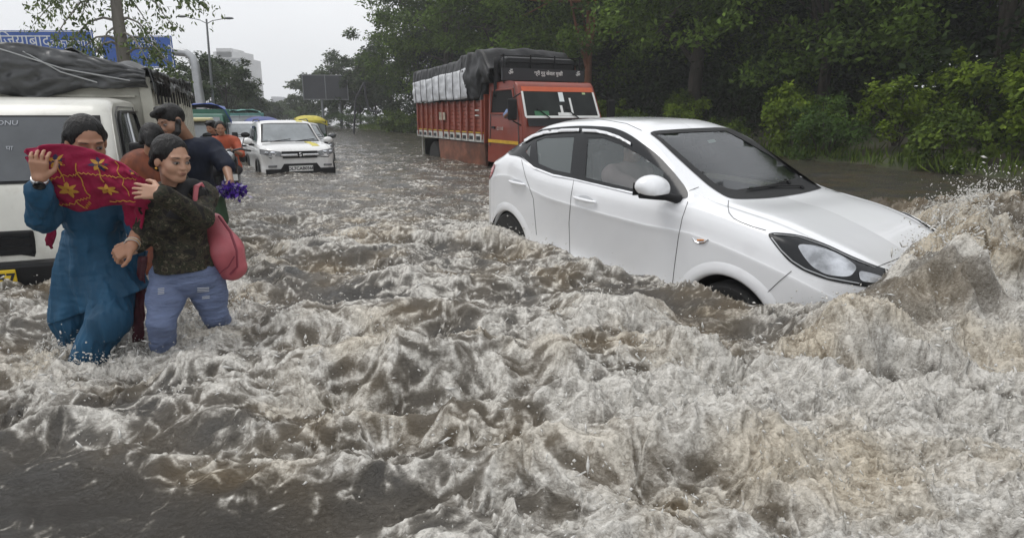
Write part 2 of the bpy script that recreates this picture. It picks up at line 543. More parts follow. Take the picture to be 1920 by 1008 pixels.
def hermite(kx, ky, x):
    kx = np.array(kx, float); ky = np.array(ky, float); x = np.clip(np.asarray(x, float), kx[0], kx[-1])
    d = np.diff(ky) / np.diff(kx)
    m = np.zeros(len(kx)); m[1:-1] = (d[1:] * np.diff(kx)[:-1] + d[:-1] * np.diff(kx)[1:]) / (kx[2:] - kx[:-2]); m[0] = d[0]; m[-1] = d[-1]
    for i in range(1, len(kx) - 1):
        if d[i - 1] * d[i] <= 0: m[i] = 0
        else: m[i] = np.sign(m[i]) * min(abs(m[i]), 3 * abs(d[i - 1]), 3 * abs(d[i]))
    i = np.clip(np.searchsorted(kx, x, side='right') - 1, 0, len(kx) - 2)
    h = kx[i + 1] - kx[i]; t = (x - kx[i]) / h
    return ((2 * t ** 3 - 3 * t ** 2 + 1) * ky[i] + (t ** 3 - 2 * t ** 2 + t) * h * m[i] + (-2 * t ** 3 + 3 * t ** 2) * ky[i + 1] + (t ** 3 - t ** 2) * h * m[i + 1])

def K(s):   # "x:v x:v ..." knots
    a = [tuple(map(float, q.split(':'))) for q in s.split()]
    return [q[0] for q in a], [q[1] for q in a]

def chaikin(P, n):
    for _ in range(n):
        a, b = P[:, :-1], P[:, 1:]
        Q = np.empty((P.shape[0], 2 * (P.shape[1] - 1), P.shape[2]))
        Q[:, 0::2] = .75 * a + .25 * b; Q[:, 1::2] = .25 * a + .75 * b
        P = np.concatenate([P[:, :1], Q, P[:, -1:]], 1)
    return P

class Shell:
    "car body as one lofted sheet: section lines along x, mirrored in y"
    def __init__(s, xs, lines, it=3, cap_ends=True):
        P = np.stack([np.stack([np.broadcast_to(y, xs.shape), np.broadcast_to(z, xs.shape)], 1) for y, z in lines], 1)
        P = chaikin(P, it)
        nx, m, _ = P.shape
        X = np.repeat(xs[:, None], m, 1)
        H = np.stack([X, -P[..., 0], P[..., 1]], -1)           # right half (y<0), bottom to centre
        Lf = H[:, ::-1][:, 1:].copy(); Lf[..., 1] *= -1
        V = np.concatenate([H, Lf], 1); m2 = V.shape[1]
        s.V = V.reshape(-1, 3)
        idx = np.arange(nx * m2).reshape(nx, m2)
        s.F = np.stack([idx[:-1, :-1], idx[1:, :-1], idx[1:, 1:], idx[:-1, 1:]], -1).reshape(-1, 4)
        s.ends = [list(idx[0]), list(idx[-1][::-1])] if cap_ends else []
        s.bvh = BVHTree.FromPolygons([tuple(v) for v in s.V], [tuple(map(int, f)) for f in s.F] + [tuple(map(int, e)) for e in s.ends])
        s.keep = np.ones(len(s.F), bool)
        s.cen = s.V[s.F].mean(1)
    def drop_px(s, inv, poly, side=True):
        "remove the sheet behind an opening drawn by projector inv (3d -> 2d)"
        for sg in ((1, -1) if side else (1,)):
            c = s.cen * np.array([1, sg, 1])
            p = inv(c)
            ok = in_poly(p, poly)
            if side: ok &= c[:, 1] < -.3
            else: ok &= c[:, 2] > .88
            s.keep &= ~ok
    def drop_arch(s, cx, cz, r, ymin=.45):
        c = s.cen
        s.keep &= ~(((c[:, 0] - cx) ** 2 + (c[:, 2] - cz) ** 2 < r * r) & (np.abs(c[:, 1]) > ymin) & (c[:, 2] < cz + r))
    def build(s, name, m, parent):
        me = bpy.data.meshes.new(name)
        me.from_pydata([tuple(v) for v in s.V], [], [tuple(map(int, f)) for f in s.F[s.keep]] + [tuple(map(int, e)) for e in s.ends])
        me.polygons.foreach_set('use_smooth', [True] * len(me.polygons))
        me.materials.append(m); me.set_sharp_from_angle(angle=R(50))
        return link(bpy.data.objects.new(name, me), parent)

def in_poly(p, poly):
    x, y = p[:, 0], p[:, 1]; r = np.zeros(len(p), bool); n = len(poly)
    for i in range(n):
        x0, y0 = poly[i]; x1, y1 = poly[(i + 1) % n]
        c = ((y0 > y) != (y1 > y)) & (x < (x1 - x0) * (y - y0) / ((y1 - y0) if y1 != y0 else 1e-9) + x0)
        r ^= c
    return r

def inset(poly, d):
    n = len(poly); out = []
    A = sum(poly[i][0] * poly[(i + 1) % n][1] - poly[(i + 1) % n][0] * poly[i][1] for i in range(n))
    sg = 1 if A > 0 else -1
    for i in range(n):
        p0, p1, p2 = Vector(poly[i - 1]), Vector(poly[i]), Vector(poly[(i + 1) % n])
        a = (p1 - p0).normalized(); b = (p2 - p1).normalized()
        nn = (Vector((-a.y, a.x)) + Vector((-b.y, b.x)))
        if nn.length < 1e-6: nn = Vector((-a.y, a.x))
        nn.normalize(); c = max(.5, nn.dot(Vector((-a.y, a.x))))
        out.append(tuple(p1 + nn * d * sg / c))
    return out

def smooth_loop(poly, it=2):
    for _ in range(it):
        q = []
        for i in range(len(poly)):
            a, b = poly[i], poly[(i + 1) % len(poly)]
            q += [(.8 * a[0] + .2 * b[0], .8 * a[1] + .2 * b[1]), (.2 * a[0] + .8 * b[0], .2 * a[1] + .8 * b[1])]
        poly = q
    return poly

from mathutils.geometry import delaunay_2d_cdt
def fill2d(outer, holes=(), step=8.0):
    def dens(poly):
        q = []
        for i in range(len(poly)):
            a, b = Vector(poly[i]), Vector(poly[(i + 1) % len(poly)])
            k = max(1, int((b - a).length / step))
            q += [tuple(a.lerp(b, j / k)) for j in range(k)]
        return q
    loops = [dens(outer)] + [dens(h) for h in holes]
    vs = []; es = []
    for lp in loops:
        b = len(vs); vs += lp; es += [(b + i, b + (i + 1) % len(lp)) for i in range(len(lp))]
    xs = [p[0] for p in outer]; ys = [p[1] for p in outer]
    gx = np.arange(min(xs) + step * .37, max(xs), step); gy = np.arange(min(ys) + step * .41, max(ys), step)
    if len(gx) and len(gy):
        G = np.stack(np.meshgrid(gx, gy), -1).reshape(-1, 2)
        G = G[in_poly(G, outer)]
        for h in holes: G = G[~in_poly(G, h)]
        vs += [tuple(map(float, g)) for g in G]
    V, _, F, *_r = delaunay_2d_cdt([Vector(v) for v in vs], es, [], 0, 1e-5)
    V = np.array([tuple(v) for v in V]); F = [tuple(f) for f in F]
    C = np.array([V[list(f)].mean(0) for f in F])
    ok = in_poly(C, outer)
    for h in holes: ok &= ~in_poly(C, h)
    return V, [f for f, o in zip(F, ok) if o]

class Decal:
    "lays 2-D outlines on a shell through a fixed projector (origin E, dir(p))"
    def __init__(s, shell, E, ray, inv=None): s.sh, s.E, s.ray, s.inv = shell, Vector(E), ray, inv
    def hit(s, p, off=.004):
        d = s.ray(p).normalized()
        loc, nor, _, _ = s.sh.bvh.ray_cast(s.E, d)
        if loc is None: return None
        if nor.dot(d) > 0: nor = -nor
        return loc + nor * off
    def pts(s, P, off=.004):
        H = [s.hit(p, off) for p in P]
        last = next((h for h in H if h is not None), Vector())
        for i, h in enumerate(H):
            if h is None: H[i] = last.copy()
            else: last = h
        return H
    def patch(s, name, outer, m, parent, holes=(), off=.004, step=8, both=True, smooth=2, thick=0):
        outer = smooth_loop(outer, smooth) if smooth else outer
        V, F = fill2d(outer, holes, step)
        H = s.pts(V, off)
        out = []
        for sg in ((1, -1) if both else (1,)):
            b = MB()
            fs = []
            for f in F:
                nn = (H[f[1]] - H[f[0]]).cross(H[f[2]] - H[f[0]])
                fl = nn.dot(H[f[0]] - s.E) > 0
                if sg < 0 and both: fl = not fl
                fs.append(tuple(reversed(f)) if fl else tuple(f))
            b.add([Vector((h.x, h.y * sg, h.z)) for h in H], fs)
            o = b.build(name, m, parent, smooth=True, auto=False)
            if thick:
                md = o.modifiers.new('s', 'SOLIDIFY'); md.thickness = thick; md.offset = -1 if sg < 0 else 1
            out.append(o)
        return out
    def line(s, name, P, w_, m, parent, both=True, off=.001):
        Q = []
        for a, b in zip(P[:-1], P[1:]):
            a, b = Vector(a), Vector(b); k = max(1, int((b - a).length / 6))
            Q += [tuple(a.lerp(b, j / k)) for j in range(k)]
        Q.append(P[-1])
        H = s.pts(Q, off)
        for sg in ((1, -1) if both and H[0].y < -.3 else (1,)):
            MB().tube([Vector((h.x, h.y * sg, h.z)) for h in H], w_, 6).build(name, m, parent, smooth=True)

def wheel(parent, x, y, z, r=.3, wd=.18, side=-1, rim=M_SILVER, spokes=10, name='wheel'):
    t = MB().lathe([(r * .62, -wd / 2), (r * .9, -wd / 2), (r * .985, -wd * .36), (r, -wd * .2), (r, wd * .2), (r * .985, wd * .36), (r * .9, wd / 2), (r * .62, wd / 2)],
                   36, xf((x, y, z)), 'Y').build(name, M_RUBBER, parent, smooth=True)
    m = MB(); f = side * wd * .42
    m.lathe([(r * .64, -wd * .45), (r * .64, wd * .45)], 30, xf((x, y, z)), 'Y')
    m.lathe([(r * .14, f - .012), (r * .14, f + .02), (r * .05, f + .03 * side)], 16, xf((x, y, z)), 'Y')
    for k in range(spokes):
        a = 2 * PI * k / spokes
        m.box((r * .38, f, 0), (r * .54, .018, r * .09), Matrix.Translation((x, y, z)) @ Matrix.Rotation(a, 4, 'Y'))
    m.build('rim', rim, t, smooth=True)
    return t

# ================================================================== the white sedan
CAR_YAW, CAR_P = -.982, .047
CAR_LOC = (.689, 6.178, CAM_H - 1.416)
sedan = thing('sedan', 'large white sedan with black window visors ploughing through the flood, bow wave over its bonnet', 'car', CAR_LOC, rot=(0, CAR_P, CAR_YAW))
CARM = Matrix.Translation(CAR_LOC) @ Matrix.Rotation(CAR_YAW, 4, 'Z') @ Matrix.Rotation(CAR_P, 4, 'Y')
CARI = CARM.inverted()
E_CAR = CARI @ Vector((0, 0, CAM_H))
_R3 = CARI.to_3x3()
def ray_car(p):
    f = FOC * math.cos(PITCH) - (p[1] - 504) * math.sin(PITCH)
    d = FOC * math.sin(PITCH) + (p[1] - 504) * math.cos(PITCH)
    return _R3 @ Vector((p[0] - 960, f, -d))
def inv_car(c):
    W = np.array(CARM.to_3x3()) @ (c.T) + np.array(CAR_LOC)[:, None] - np.array([0, 0, CAM_H])[:, None]
    dd = W[1] * math.cos(PITCH) - W[2] * math.sin(PITCH); u = -(W[1] * math.sin(PITCH) + W[2] * math.cos(PITCH))
    return np.stack([960 + FOC * W[0] / dd, 504 + FOC * u / dd], 1)

def build_sedan():
    xs = np.concatenate([np.linspace(-.73, -.60, 14), np.linspace(-.59, 3.0, 250), np.linspace(3.01, 3.30, 26)])
    H = lambda s_: hermite(*K(s_), xs)
    W = H('-.73:.52 -.70:.63 -.6:.725 -.45:.775 -.2:.81 .2:.825 .9:.83 1.8:.835 2.3:.84 2.6:.83 2.8:.80 3.0:.735 3.15:.64 3.25:.48 3.30:.30')
    B = H('-.73:.76 -.68:.86 -.5:.945 -.31:1.0 -.1:1.02 .05:1.0 .2:.965 .8:.925 1.44:.92 2.0:.925 2.3:.905 2.6:.86 2.9:.785 3.1:.705 3.25:.60 3.30:.52')
    yr = H('-.73:.44 -.68:.54 -.6:.58 -.45:.575 -.3:.56 0:.55 .4:.555 .74:.56 1.12:.565 1.3:.575 1.45:.59 1.7:.62 1.95:.65 2.1:.66 2.3:.64 2.6:.62 2.9:.57 3.1:.49 3.25:.34 3.3:.2')
    zr = H('-.73:.78 -.68:.89 -.6:.955 -.45:1.03 -.3:1.12 -.15:1.215 0:1.285 .2:1.335 .4:1.36 .74:1.375 1.12:1.365 1.3:1.34 1.45:1.29 1.7:1.16 1.95:1.025 2.1:.965 2.3:.935 2.6:.895 2.9:.815 3.1:.735 3.25:.62 3.3:.53')
    zc = H('-.73:.80 -.68:.91 -.6:.97 -.5:1.0 -.42:1.04 -.3:1.12 -.15:1.23 0:1.31 .2:1.375 .4:1.405 .7:1.43 1.05:1.435 1.22:1.405 1.3:1.375 1.6:1.235 1.95:1.065 2.15:.972 2.24:.95 2.5:.92 2.72:.865 3.0:.77 3.15:.70 3.25:.62 3.3:.53')
    door = np.clip((xs - .1) / .5, 0, 1) * np.clip((2.1 - xs) / .4, 0, 1)
    top = np.maximum(zc, zr)
    char = B - .17 - .02 * door
    s_ = lambda a: a
    lines = [(W - .14, .05), (W - .045, .11), (W - .015, .20), (W - .018, .265), (W - .045 * door - .012, .33), (W - .038 * door - .008, np.minimum(.48, char - .12)),
             (W - .012 * door - .002, char - .05), (W, char), (W - .006, char + .012), (W - .022, B - .06), (W - .05, B - .008), (W - .064, B + .004), (W - .075, B + .012),
             ((W - .075) * .66 + yr * .34 + .010 * (zr > B + .08), B + .012 + (zr - B) * .36), ((W - .075) * .28 + yr * .72 + .014 * (zr > B + .08), B + .012 + (zr - B) * .74),
             (yr + .008, zr - .012 * (zr > B + .05)), (yr - .02, zr + .006), (yr - .05, zr + .014 + (top - zr) * .08),
             (yr * .72, zr + (zc - zr) * .62 + .012), (yr * .42, zr + (zc - zr) * .90 + .006), (yr * 0 , zc), (0 * yr, zc)]
    sh = Shell(xs, lines)
    D = Decal(sh, E_CAR, ray_car)
    dlo = [(950, 290), (962, 274), (978, 261), (992, 251), (1012, 244), (1047, 239), (1092, 236), (1147, 239), (1170, 247), (1188, 257), (1234, 291), (1264, 324), (1290, 357), (1290, 373), (1240, 373), (1180, 361), (1130, 349), (1076, 336), (1038, 329), (1001, 315), (978, 294)]
    g_rear = [(1004, 264), (1022, 257), (1080, 255), (1072, 328), (1038, 321), (1008, 308)]
    g_quart = [(984, 286), (989, 276), (998, 267), (995, 299)]
    g_front = [(1101, 258), (1130, 257), (1163, 269), (1197, 286), (1226, 305), (1247, 321), (1247, 366), (1213, 362), (1180, 355), (1130, 343), (1096, 334)]
    ws = [(1213, 247), (1287, 242), (1364, 239), (1396, 255), (1444, 283), (1506, 318), (1532, 331), (1560, 342), (1556, 349), (1506, 363), (1444, 372), (1383, 374), (1362, 370), (1331, 351), (1300, 324), (1265, 292), (1235, 263)]
    wg = [(1222, 251), (1287, 246), (1361, 243), (1392, 259), (1440, 287), (1497, 322), (1500, 334), (1468, 345), (1418, 354), (1380, 360), (1366, 358), (1338, 347), (1305, 320), (1270, 289), (1242, 265)]
    for g in (g_rear, g_quart, g_front): sh.drop_px(inv_car, inset(g, -1.5))
    sh.drop_px(inv_car, inset(wg, -1.5), side=False)
    sh.drop_arch(2.42, .195, .372); sh.drop_arch(-.12, .185, .345)
    body = sh.build('body', M_WHITE, sedan)
    fr = [inset(g, 2.2) for g in (g_rear, g_quart, g_front)]
    D.patch('window_frame', dlo, M_BLACKG, sedan, holes=fr, off=.006, step=7)
    for g, m in zip(fr, (M_GLASS_REAR, M_GLASS_REAR, M_GLASS)):
        D.patch('side_window', g, m, sedan, off=.002, step=7, smooth=0)
    wgi = inset(wg, 3.0)
    D.patch('windscreen_frame', ws, M_BLACKP, sedan, holes=[wgi], off=.005, step=9, both=False)
    D.patch('windscreen', wgi, M_WSCREEN, sedan, off=.001, step=9, both=False, smooth=0)
    # pale strips along the rain visors, painting in the sky they reflect
    for P in ([(985, 267), (1000, 258), (1022, 251), (1055, 247), (1088, 246)], [(1094, 247), (1120, 248), (1140, 252), (1163, 260), (1185, 272)]):
        up = [(x, y - 3) for x, y in P]; dn = [(x, y + 2.6) for x, y in P[::-1]]
        D.patch('visor_sky_glint', up + dn, M_STRIP, sedan, off=.016, step=5, smooth=0, thick=.004)
    D.patch('weatherstrip', [(978, 293), (1001, 314), (1038, 328), (1076, 335), (1130, 348), (1180, 360), (1240, 372), (1240, 375), (1180, 363), (1130, 351), (1076, 338), (1038, 331), (1001, 317)], M_STRIP, sedan, off=.009, step=6, smooth=0)
    # panel gaps
    for P in ([(1290, 378), (1279, 410), (1272, 445), (1265, 497), (1260, 540)], [(1076, 338), (1071, 367), (1067, 417), (1069, 490)],
              [(978, 300), (985, 330), (1000, 372), (1006, 440)], [(1366, 376), (1365, 388), (1367, 399), (1375, 409), (1388, 416), (1412, 425), (1436, 432)],
              [(1484, 508), (1460, 528), (1436, 551)], [(1700, 478), (1645, 500)], [(1292, 358), (1310, 351)], [(1100, 221), (1140, 226), (1175, 232), (1203, 245)]):
        D.line('panel_gap', P, .0024, M_SEAM, sedan)
    # headlight
    hl = [(1438, 439), (1451, 436), (1497, 440), (1549, 458), (1593, 479), (1637, 497), (1682, 511), (1664, 530), (1640, 538), (1619, 538), (1549, 525), (1506, 508), (1479, 490), (1458, 466)]
    for o in D.patch('headlight', hl, M_BLACKG, sedan, off=.004, step=8):
        sg = o.data.vertices[0].co.y < 0
    for o in D.patch('lamp_reflector', [(1493, 458), (1532, 462), (1576, 479), (1608, 501), (1593, 520), (1549, 515), (1523, 500), (1506, 480)], M_REFL, sedan, off=.007, step=8): pass
    for o in D.patch('turn_signal', [(1608, 508), (1632, 513), (1655, 520), (1640, 531), (1612, 527)], M_REFL, sedan, off=.008, step=7): pass
    D.line('headlight_trim', [(1447, 446), (1466, 470), (1486, 489), (1510, 504), (1552, 520), (1610, 531)], .004, M_SILVER, sedan, off=.006)
    D.line('headlight_rim', [(1451, 440), (1497, 445), (1549, 463), (1593, 484), (1640, 503)], .003, M_SILVER, sedan, off=.006)
    D.patch('tail_light', [(911, 318), (920, 312), (930, 306), (926, 322), (917, 340), (912, 338)], M_RED, sedan, off=.006, step=5)
    # fender marker badge
    D.line('fender_badge', [(1299, 446), (1305, 453), (1313, 456), (1322, 455), (1329, 449)], .005, M_CHROME, sedan, off=.004)
    D.line('fender_badge', [(1308, 450), (1320, 450)], .005, M_AMBER, sedan, off=.004)
    # door handles: scoop and bar
    for a, b in (((1078, 369), (1119, 379)), ((957, 339), (986, 346))):
        ma = ((a[0] + b[0]) / 2, (a[1] + b[1]) / 2)
        L_ = math.hypot(b[0] - a[0], b[1] - a[1]) * .42
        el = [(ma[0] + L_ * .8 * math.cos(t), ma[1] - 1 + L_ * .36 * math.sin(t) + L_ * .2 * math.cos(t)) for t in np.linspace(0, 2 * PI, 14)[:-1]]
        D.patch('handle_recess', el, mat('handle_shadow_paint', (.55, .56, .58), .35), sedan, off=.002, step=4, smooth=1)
        h = D.pts([a, b], .0)
        for sg in (1, -1):
            m = MB(); n = 9; pts = []; rr = []
            for i in range(n):
                t = i / (n - 1); p = h[0].lerp(h[1], t); o_ = .012 + .026 * math.sin(PI * t) ** .5
                pts.append(Vector((p.x, (p.y - o_) * sg, p.z))); rr.append(.010 + .005 * math.sin(PI * t))
            m.tube(pts, rr, 10).build('door_handle', M_WHITE, sedan, smooth=True)
    # wheel arches: lip and dark liner
    for cx, cz, r in ((2.42, .195, .372), (-.12, .185, .345)):
        for sg in (1, -1):
            lip = MB(); lin = MB(); rows = []; rows2 = []
            for i in range(41):
                a = PI * (-.08 + 1.16 * i / 40)
                row = []
                for k, (dr, o_) in enumerate(((-.022, -.03), (-.016, .004), (0.0, .012), (.03, .010), (.06, .002), (.075, -.004))):
                    x = cx + (r + dr) * math.cos(a); z = cz + (r + dr) * math.sin(a)
                    hh = sh.bvh.ray_cast(Vector((x, -2, z)), Vector((0, 1, 0)))
                    y = hh[0].y if hh[0] is not None else -.8
                    row.append(Vector((x, (y - o_) * sg, z)))
                rows.append(row)
                rows2.append([Vector((cx + (r - .012) * math.cos(a), sg * yy, cz + (r - .012) * math.sin(a))) for yy in (-.80, -.42)])
            lip.grid(rows); lin.grid(rows2)
            lin.lathe([(.01, -.43 * sg), (r, -.43 * sg)], 28, xf((cx, 0, cz)), 'Y')
            lip.build('wheel_arch', M_WHITE, sedan, smooth=True, auto=False)
            lin.build('arch_liner', M_BLACKP, sedan, smooth=False)
    for x, z in ((2.42, .205), (-.12, .205)):
        for sg in (-1, 1): wheel(sedan, x, sg * .715, z, .29, .18, sg)
    # mirror (the far one is folded away in the photo)
    for sg in (-1,):
        S = Solid((1.52, -1.12, .86), (2.12, -.66, 1.2), .008)
        S.ell((1.80, -.93, 1.035), (.095, .125, .074), k=.03)
        S.cap((1.84, -.86, 1.01), (1.86, -.98, 1.01), .05, .045, k=.04)
        S.clip((1.80, -.93, .985), (0, 0, -1))
        o = S.mesh('door_mirror', M_WHITE, sedan)
        b = MB()
        b.tube([(1.80, -1.03, .975), (1.82, -.93, .970), (1.86, -.84, .965), (1.90, -.78, .95), (1.90, -.70, .94)], [.018, .026, .028, .03, .03], 10)
        b.box((1.735, -.935, 1.01), (.008, .19, .085))
        k = b.build('mirror_base', M_BLACKP, o, smooth=True)
        if sg == 1:
            for q in (o, k):
                q.data.transform(Matrix.Scale(-1, 4, (0, 1, 0))); q.data.flip_normals()
    # wipers
    for P in ([(1500, 352), (1450, 352), (1400, 358)], [(1545, 343), (1515, 330), (1475, 342), (1440, 352)]):
        h = D.pts(P, .018)
        m = MB().tube(h, .006, 6)
        m.tube([h[0], h[0] + Vector((.02, 0, -.02))], .012, 6).build('wiper', M_BLACKP, sedan, smooth=True)
    # windscreen sticker and inside mirror
    D.patch('registration_sticker', [(1326, 262), (1340, 260), (1344, 265), (1330, 268)], mat('paper_white', (.7, .75, .75), .5), sedan, off=-.004, step=5, both=False, smooth=0)
    ins = MB()
    ins.box((.9, 0, .33), (2.2, 1.3, .04))                                             # floor pan
    ins.build('floor_pan', M_BLACKP, sedan)
    d = MB().hexa([(1.72, -.66, .70), (2.12, -.62, .70), (2.12, .62, .70), (1.72, .66, .70), (1.78, -.66, .90), (2.14, -.60, .93), (2.14, .60, .93), (1.78, .66, .90)])
    d.build('dashboard', mat('dashboard_plastic', (.035, .035, .038), .55, bump=.1, bscale=150), sedan, bevel=.03)
    for x, ys in ((.95, (-.36, .36)), (.15, (-.38, 0, .38))):
        for y in ys:
            s = MB().box((x + .22, y, .55), (.5, .46, .16)); s.box((0, 0, 0), (.13, .46, .62), xf((x - .06, y, .86), ry=-.25))
            o = s.build('seat', M_SEAT, sedan, bevel=.04)
            MB().box((x - .15, y, 1.21), (.09, .26, .15)).build('headrest', M_SEAT, o, bevel=.03)
    st = MB(); c = Vector((1.62, -.36, .93)); Mw = Matrix.Translation(c) @ Matrix.Rotation(-R(65), 4, 'Y')
    st.tube([Mw @ Vector((.18 * math.cos(a), .18 * math.sin(a), 0)) for a in np.linspace(0, 2 * PI, 25)[:-1]], .014, 8, close=True)
    st.tube([Mw @ Vector((-.17, 0, 0)), Mw @ Vector((.17, 0, 0))], .012, 6); st.tube([c, c + Vector((.25, 0, -.1))], .025, 8)
    st.build('steering_wheel', M_BLACKP, sedan, smooth=True)
    MB().box((1.42, 0, 1.27), (.03, .2, .06)).build('rear_view_mirror', M_BLACKP, sedan, bevel=.01)
    return sh
sedan_shell = build_sedan()
# ================================================================== flood water
_cf = np.array([math.cos(CAR_YAW), math.sin(CAR_YAW)]); _cl = np.array([-math.sin(CAR_YAW), math.cos(CAR_YAW)])
def car_local(x, y):
    dx, dy = x - CAR_LOC[0], y - CAR_LOC[1]
    return dx * _cf[0] + dy * _cf[1], dx * _cl[0] + dy * _cl[1]

BOW = [(2.2, -.98, .02, .2), (2.72, -1.02, .07, .22), (2.98, -.98, .12, .24), (3.2, -.92, .18, .27), (3.32, -.78, .24, .27), (3.38, -.3, .45, .32),
       (3.34, .25, .59, .36), (3.26, .8, .57, .37), (3.05, 1.3, .49, .40), (2.5, 1.9, .42, .5), (1.7, 2.6, .3, .5)]

def ridge_line(x, y, pts):
    "height of a crest that follows pts (x, y, height, half-width)"
    out = np.zeros_like(x)
    for (x0, y0, h0, w0), (x1, y1, h1, w1) in zip(pts[:-1], pts[1:]):
        dx, dy = x1 - x0, y1 - y0
        t = np.clip(((x - x0) * dx + (y - y0) * dy) / (dx * dx + dy * dy), 0, 1)
        d = np.hypot(x - x0 - t * dx, y - y0 - t * dy)
        h = h0 + (h1 - h0) * t; w_ = w0 + (w1 - w0) * t
        out = np.maximum(out, h * np.exp(-(d / w_) ** 2))
    return out

def ridged(x, y, oct_, seed, gain=.5, lac=2.03):
    a = 1.0; s = 0; n = 0; f = 1.0; prev = 1.0
    for i in range(oct_):
        v = 1 - np.abs(noise2(x * f, y * f, seed + i)) * 1.6
        v = v * v * prev; prev = np.clip(v * 1.4, 0, 1)
        s = s + a * v; n += a; a *= gain; f *= lac
    return s / n
def fbm(x, y, oct_, seed, gain=.5):
    a = 1.0; s = 0; n = 0; f = 1.0
    for i in range(oct_):
        s = s + a * noise2(x * f, y * f, seed + i); n += a; a *= gain; f *= 2.07
    return s / n

LEGS = [(-2.22, 2.98), (-2.03, 2.78), (-1.87, 3.02), (-1.66, 3.28)]
def water_fields(x, y):
    lx, ly = car_local(x, y)
    r = np.hypot(x, y)
    # current runs along a: crests are drawn out along it
    a = np.array([-.95, .31]); b = np.array([.31, .95])
    s_ = x * a[0] + y * a[1]; t_ = x * b[0] + y * b[1]
    wx = fbm(x * 1.1, y * 1.1, 3, 11) * .35; wy = fbm(x * 1.1, y * 1.1, 3, 21) * .35
    S = s_ + wx; T_ = t_ + wy
    bow = ridge_line(lx + wx * .25, ly + wy * .25, BOW)
    near = sstep(9, 4.5, y)
    # where it is churned up
    calm_left = sstep(.16, -.12, (x + 1.9) * .35 + (y - 1.98) * .94 + .15 * noise2(x * 2.1, y * 2.1, 5)) * sstep(.2, -.5, x + .3)
    calm_c = np.exp(-(((x + .72) / .45) ** 2 + ((y - 1.58) / .14) ** 2))
    calm_side = np.exp(-(((lx - 2.45) / .65) ** 2 + ((ly + 1.33) / .24) ** 2))
    calm_far = sstep(.2, 1.0, x - .15 * y + .4) * sstep(4.6, 6.0, y) * sstep(.5, 1.6, ly)
    turb = .60 + .18 * sstep(3.8, 2.6, y) + .13 * np.exp(-((y - 5.8) / 2.2) ** 2) + .42 * sstep(-.3, 1.4, x) * sstep(3.3, 2.6, y) + .35 * sstep(.1, .35, bow)
    turb = turb + .40 * fbm(S * .9, T_ * 1.7, 3, 31)
    wkS = np.exp(-(np.minimum(np.abs(ly + .95), 9) / .22) ** 2) * sstep(-1.6, -.3, lx) * sstep(2.0, 1.2, lx)
    turb = turb + .25 * wkS + .25 * np.exp(-((lx + 1.2) / .9) ** 2 - (ly / 1.1) ** 2)
    turb = turb * (1 - .95 * calm_left) * (1 - .6 * calm_c) * (1 - .62 * calm_side) * (1 - .75 * calm_far)
    turb = turb * (1 - .45 * sstep(10, 35, y))
    whl = np.exp(-((lx - 2.25) / .34) ** 2 - ((ly + .90) / .12) ** 2) + .6 * np.exp(-((lx + .2) / .3) ** 2 - ((ly + .90) / .13) ** 2)
    turb = turb + .55 * whl
    turb = np.clip(turb, .03, 1.25)
    # swell and crests
    h = .045 * noise2(S * .55, T_ * 1.05, 41) * near + .02 * noise2(S * .4, T_ * .8, 43)
    cr = 1 - np.abs(noise2(S * .75, T_ * 1.55, 51)) * 1.9
    h = h + (.092 * near + .032) * np.clip(cr, -.4, 1) * (.35 + .65 * np.clip(turb, 0, 1))
    cr2 = 1 - np.abs(noise2(S * 1.9 + 3, T_ * 3.4, 55)) * 2.0
    h = h + (.030 * near + .014) * np.clip(cr2, -.4, 1) * (.3 + .8 * np.clip(turb, 0, 1))
    # designed crests: diverging wake waves seen left of the car
    def crest(P, hh, w_, back=.0):
        q = [(p[0], p[1], hh * k, w_) for p, k in zip(P, (.3, 1, 1, .8, .3))]
        return ridge_line(x + wx * .5, y + wy * .5, q)
    c1 = crest([(-1.55, 3.25), (-.9, 3.05), (-.3, 3.05), (.45, 3.2), (1.0, 3.05)], .15, .16)
    c2 = crest([(-1.9, 2.55), (-1.1, 2.5), (-.4, 2.42), (.5, 2.45), (1.1, 2.75)], .17, .15)
    c3 = crest([(-1.2, 2.05), (-.6, 2.0), (.1, 1.98), (.7, 2.1), (1.5, 2.35)], .14, .13)
    c4 = crest([(.9, 2.62), (1.4, 2.66), (1.9, 2.85), (2.5, 3.0), (3.2, 3.3)], .17, .15)
    c5 = crest([(-.1, 1.62), (.3, 1.7), (.8, 1.85), (1.4, 1.95), (2.2, 2.3)], .13, .14)
    c6 = crest([(-1.6, 4.2), (-.9, 3.9), (-.2, 3.9), (.3, 4.2), (.6, 4.5)], .10, .16)
    c7 = crest([(-1.9, 6.2), (-1.0, 5.6), (-.4, 5.2), (.0, 5.6), (.2, 6.0)], .08, .2)
    cs = np.maximum.reduce([c1, c2, c3, c4, c5, c6, c7]) * (1 - calm_left)
    clear = np.exp(-((x + 1.95) / .62) ** 2 - ((y - 2.72) / .42) ** 2)
    cs = cs * (1 - .9 * clear)
    h = (h + cs) * (1 - .55 * clear) - .035 * clear
    h = h * (1 - .65 * sstep(.04, .2, bow)) + bow * (1 + .12 * noise2(x * 2.3, y * 2.3, 61))
    # lumps and splashes that grow where it is churned
    tb = np.clip(turb, 0, 1)
    amp = tb * tb
    amp = amp * (1 - .5 * sstep(6, 20, y))
    qx = x + .06 * noise2(x * 4, y * 4, 71); qy = y + .06 * noise2(x * 4 + 9, y * 4, 73)
    l1 = 1 - np.abs(noise2(qx * 3.1, qy * 4.2, 81)) * 2
    l2 = 1 - np.abs(noise2(qx * 7.3, qy * 9.0, 83)) * 2
    h = h + amp * (.036 * l1 + .016 * l2) + (1 - amp) * (.010 * l1 + .006 * l2) * near
    px_ = qx + .02 * noise2(x * 13, y * 13, 85); py_ = qy + .02 * noise2(x * 13, y * 13 + 5, 87)
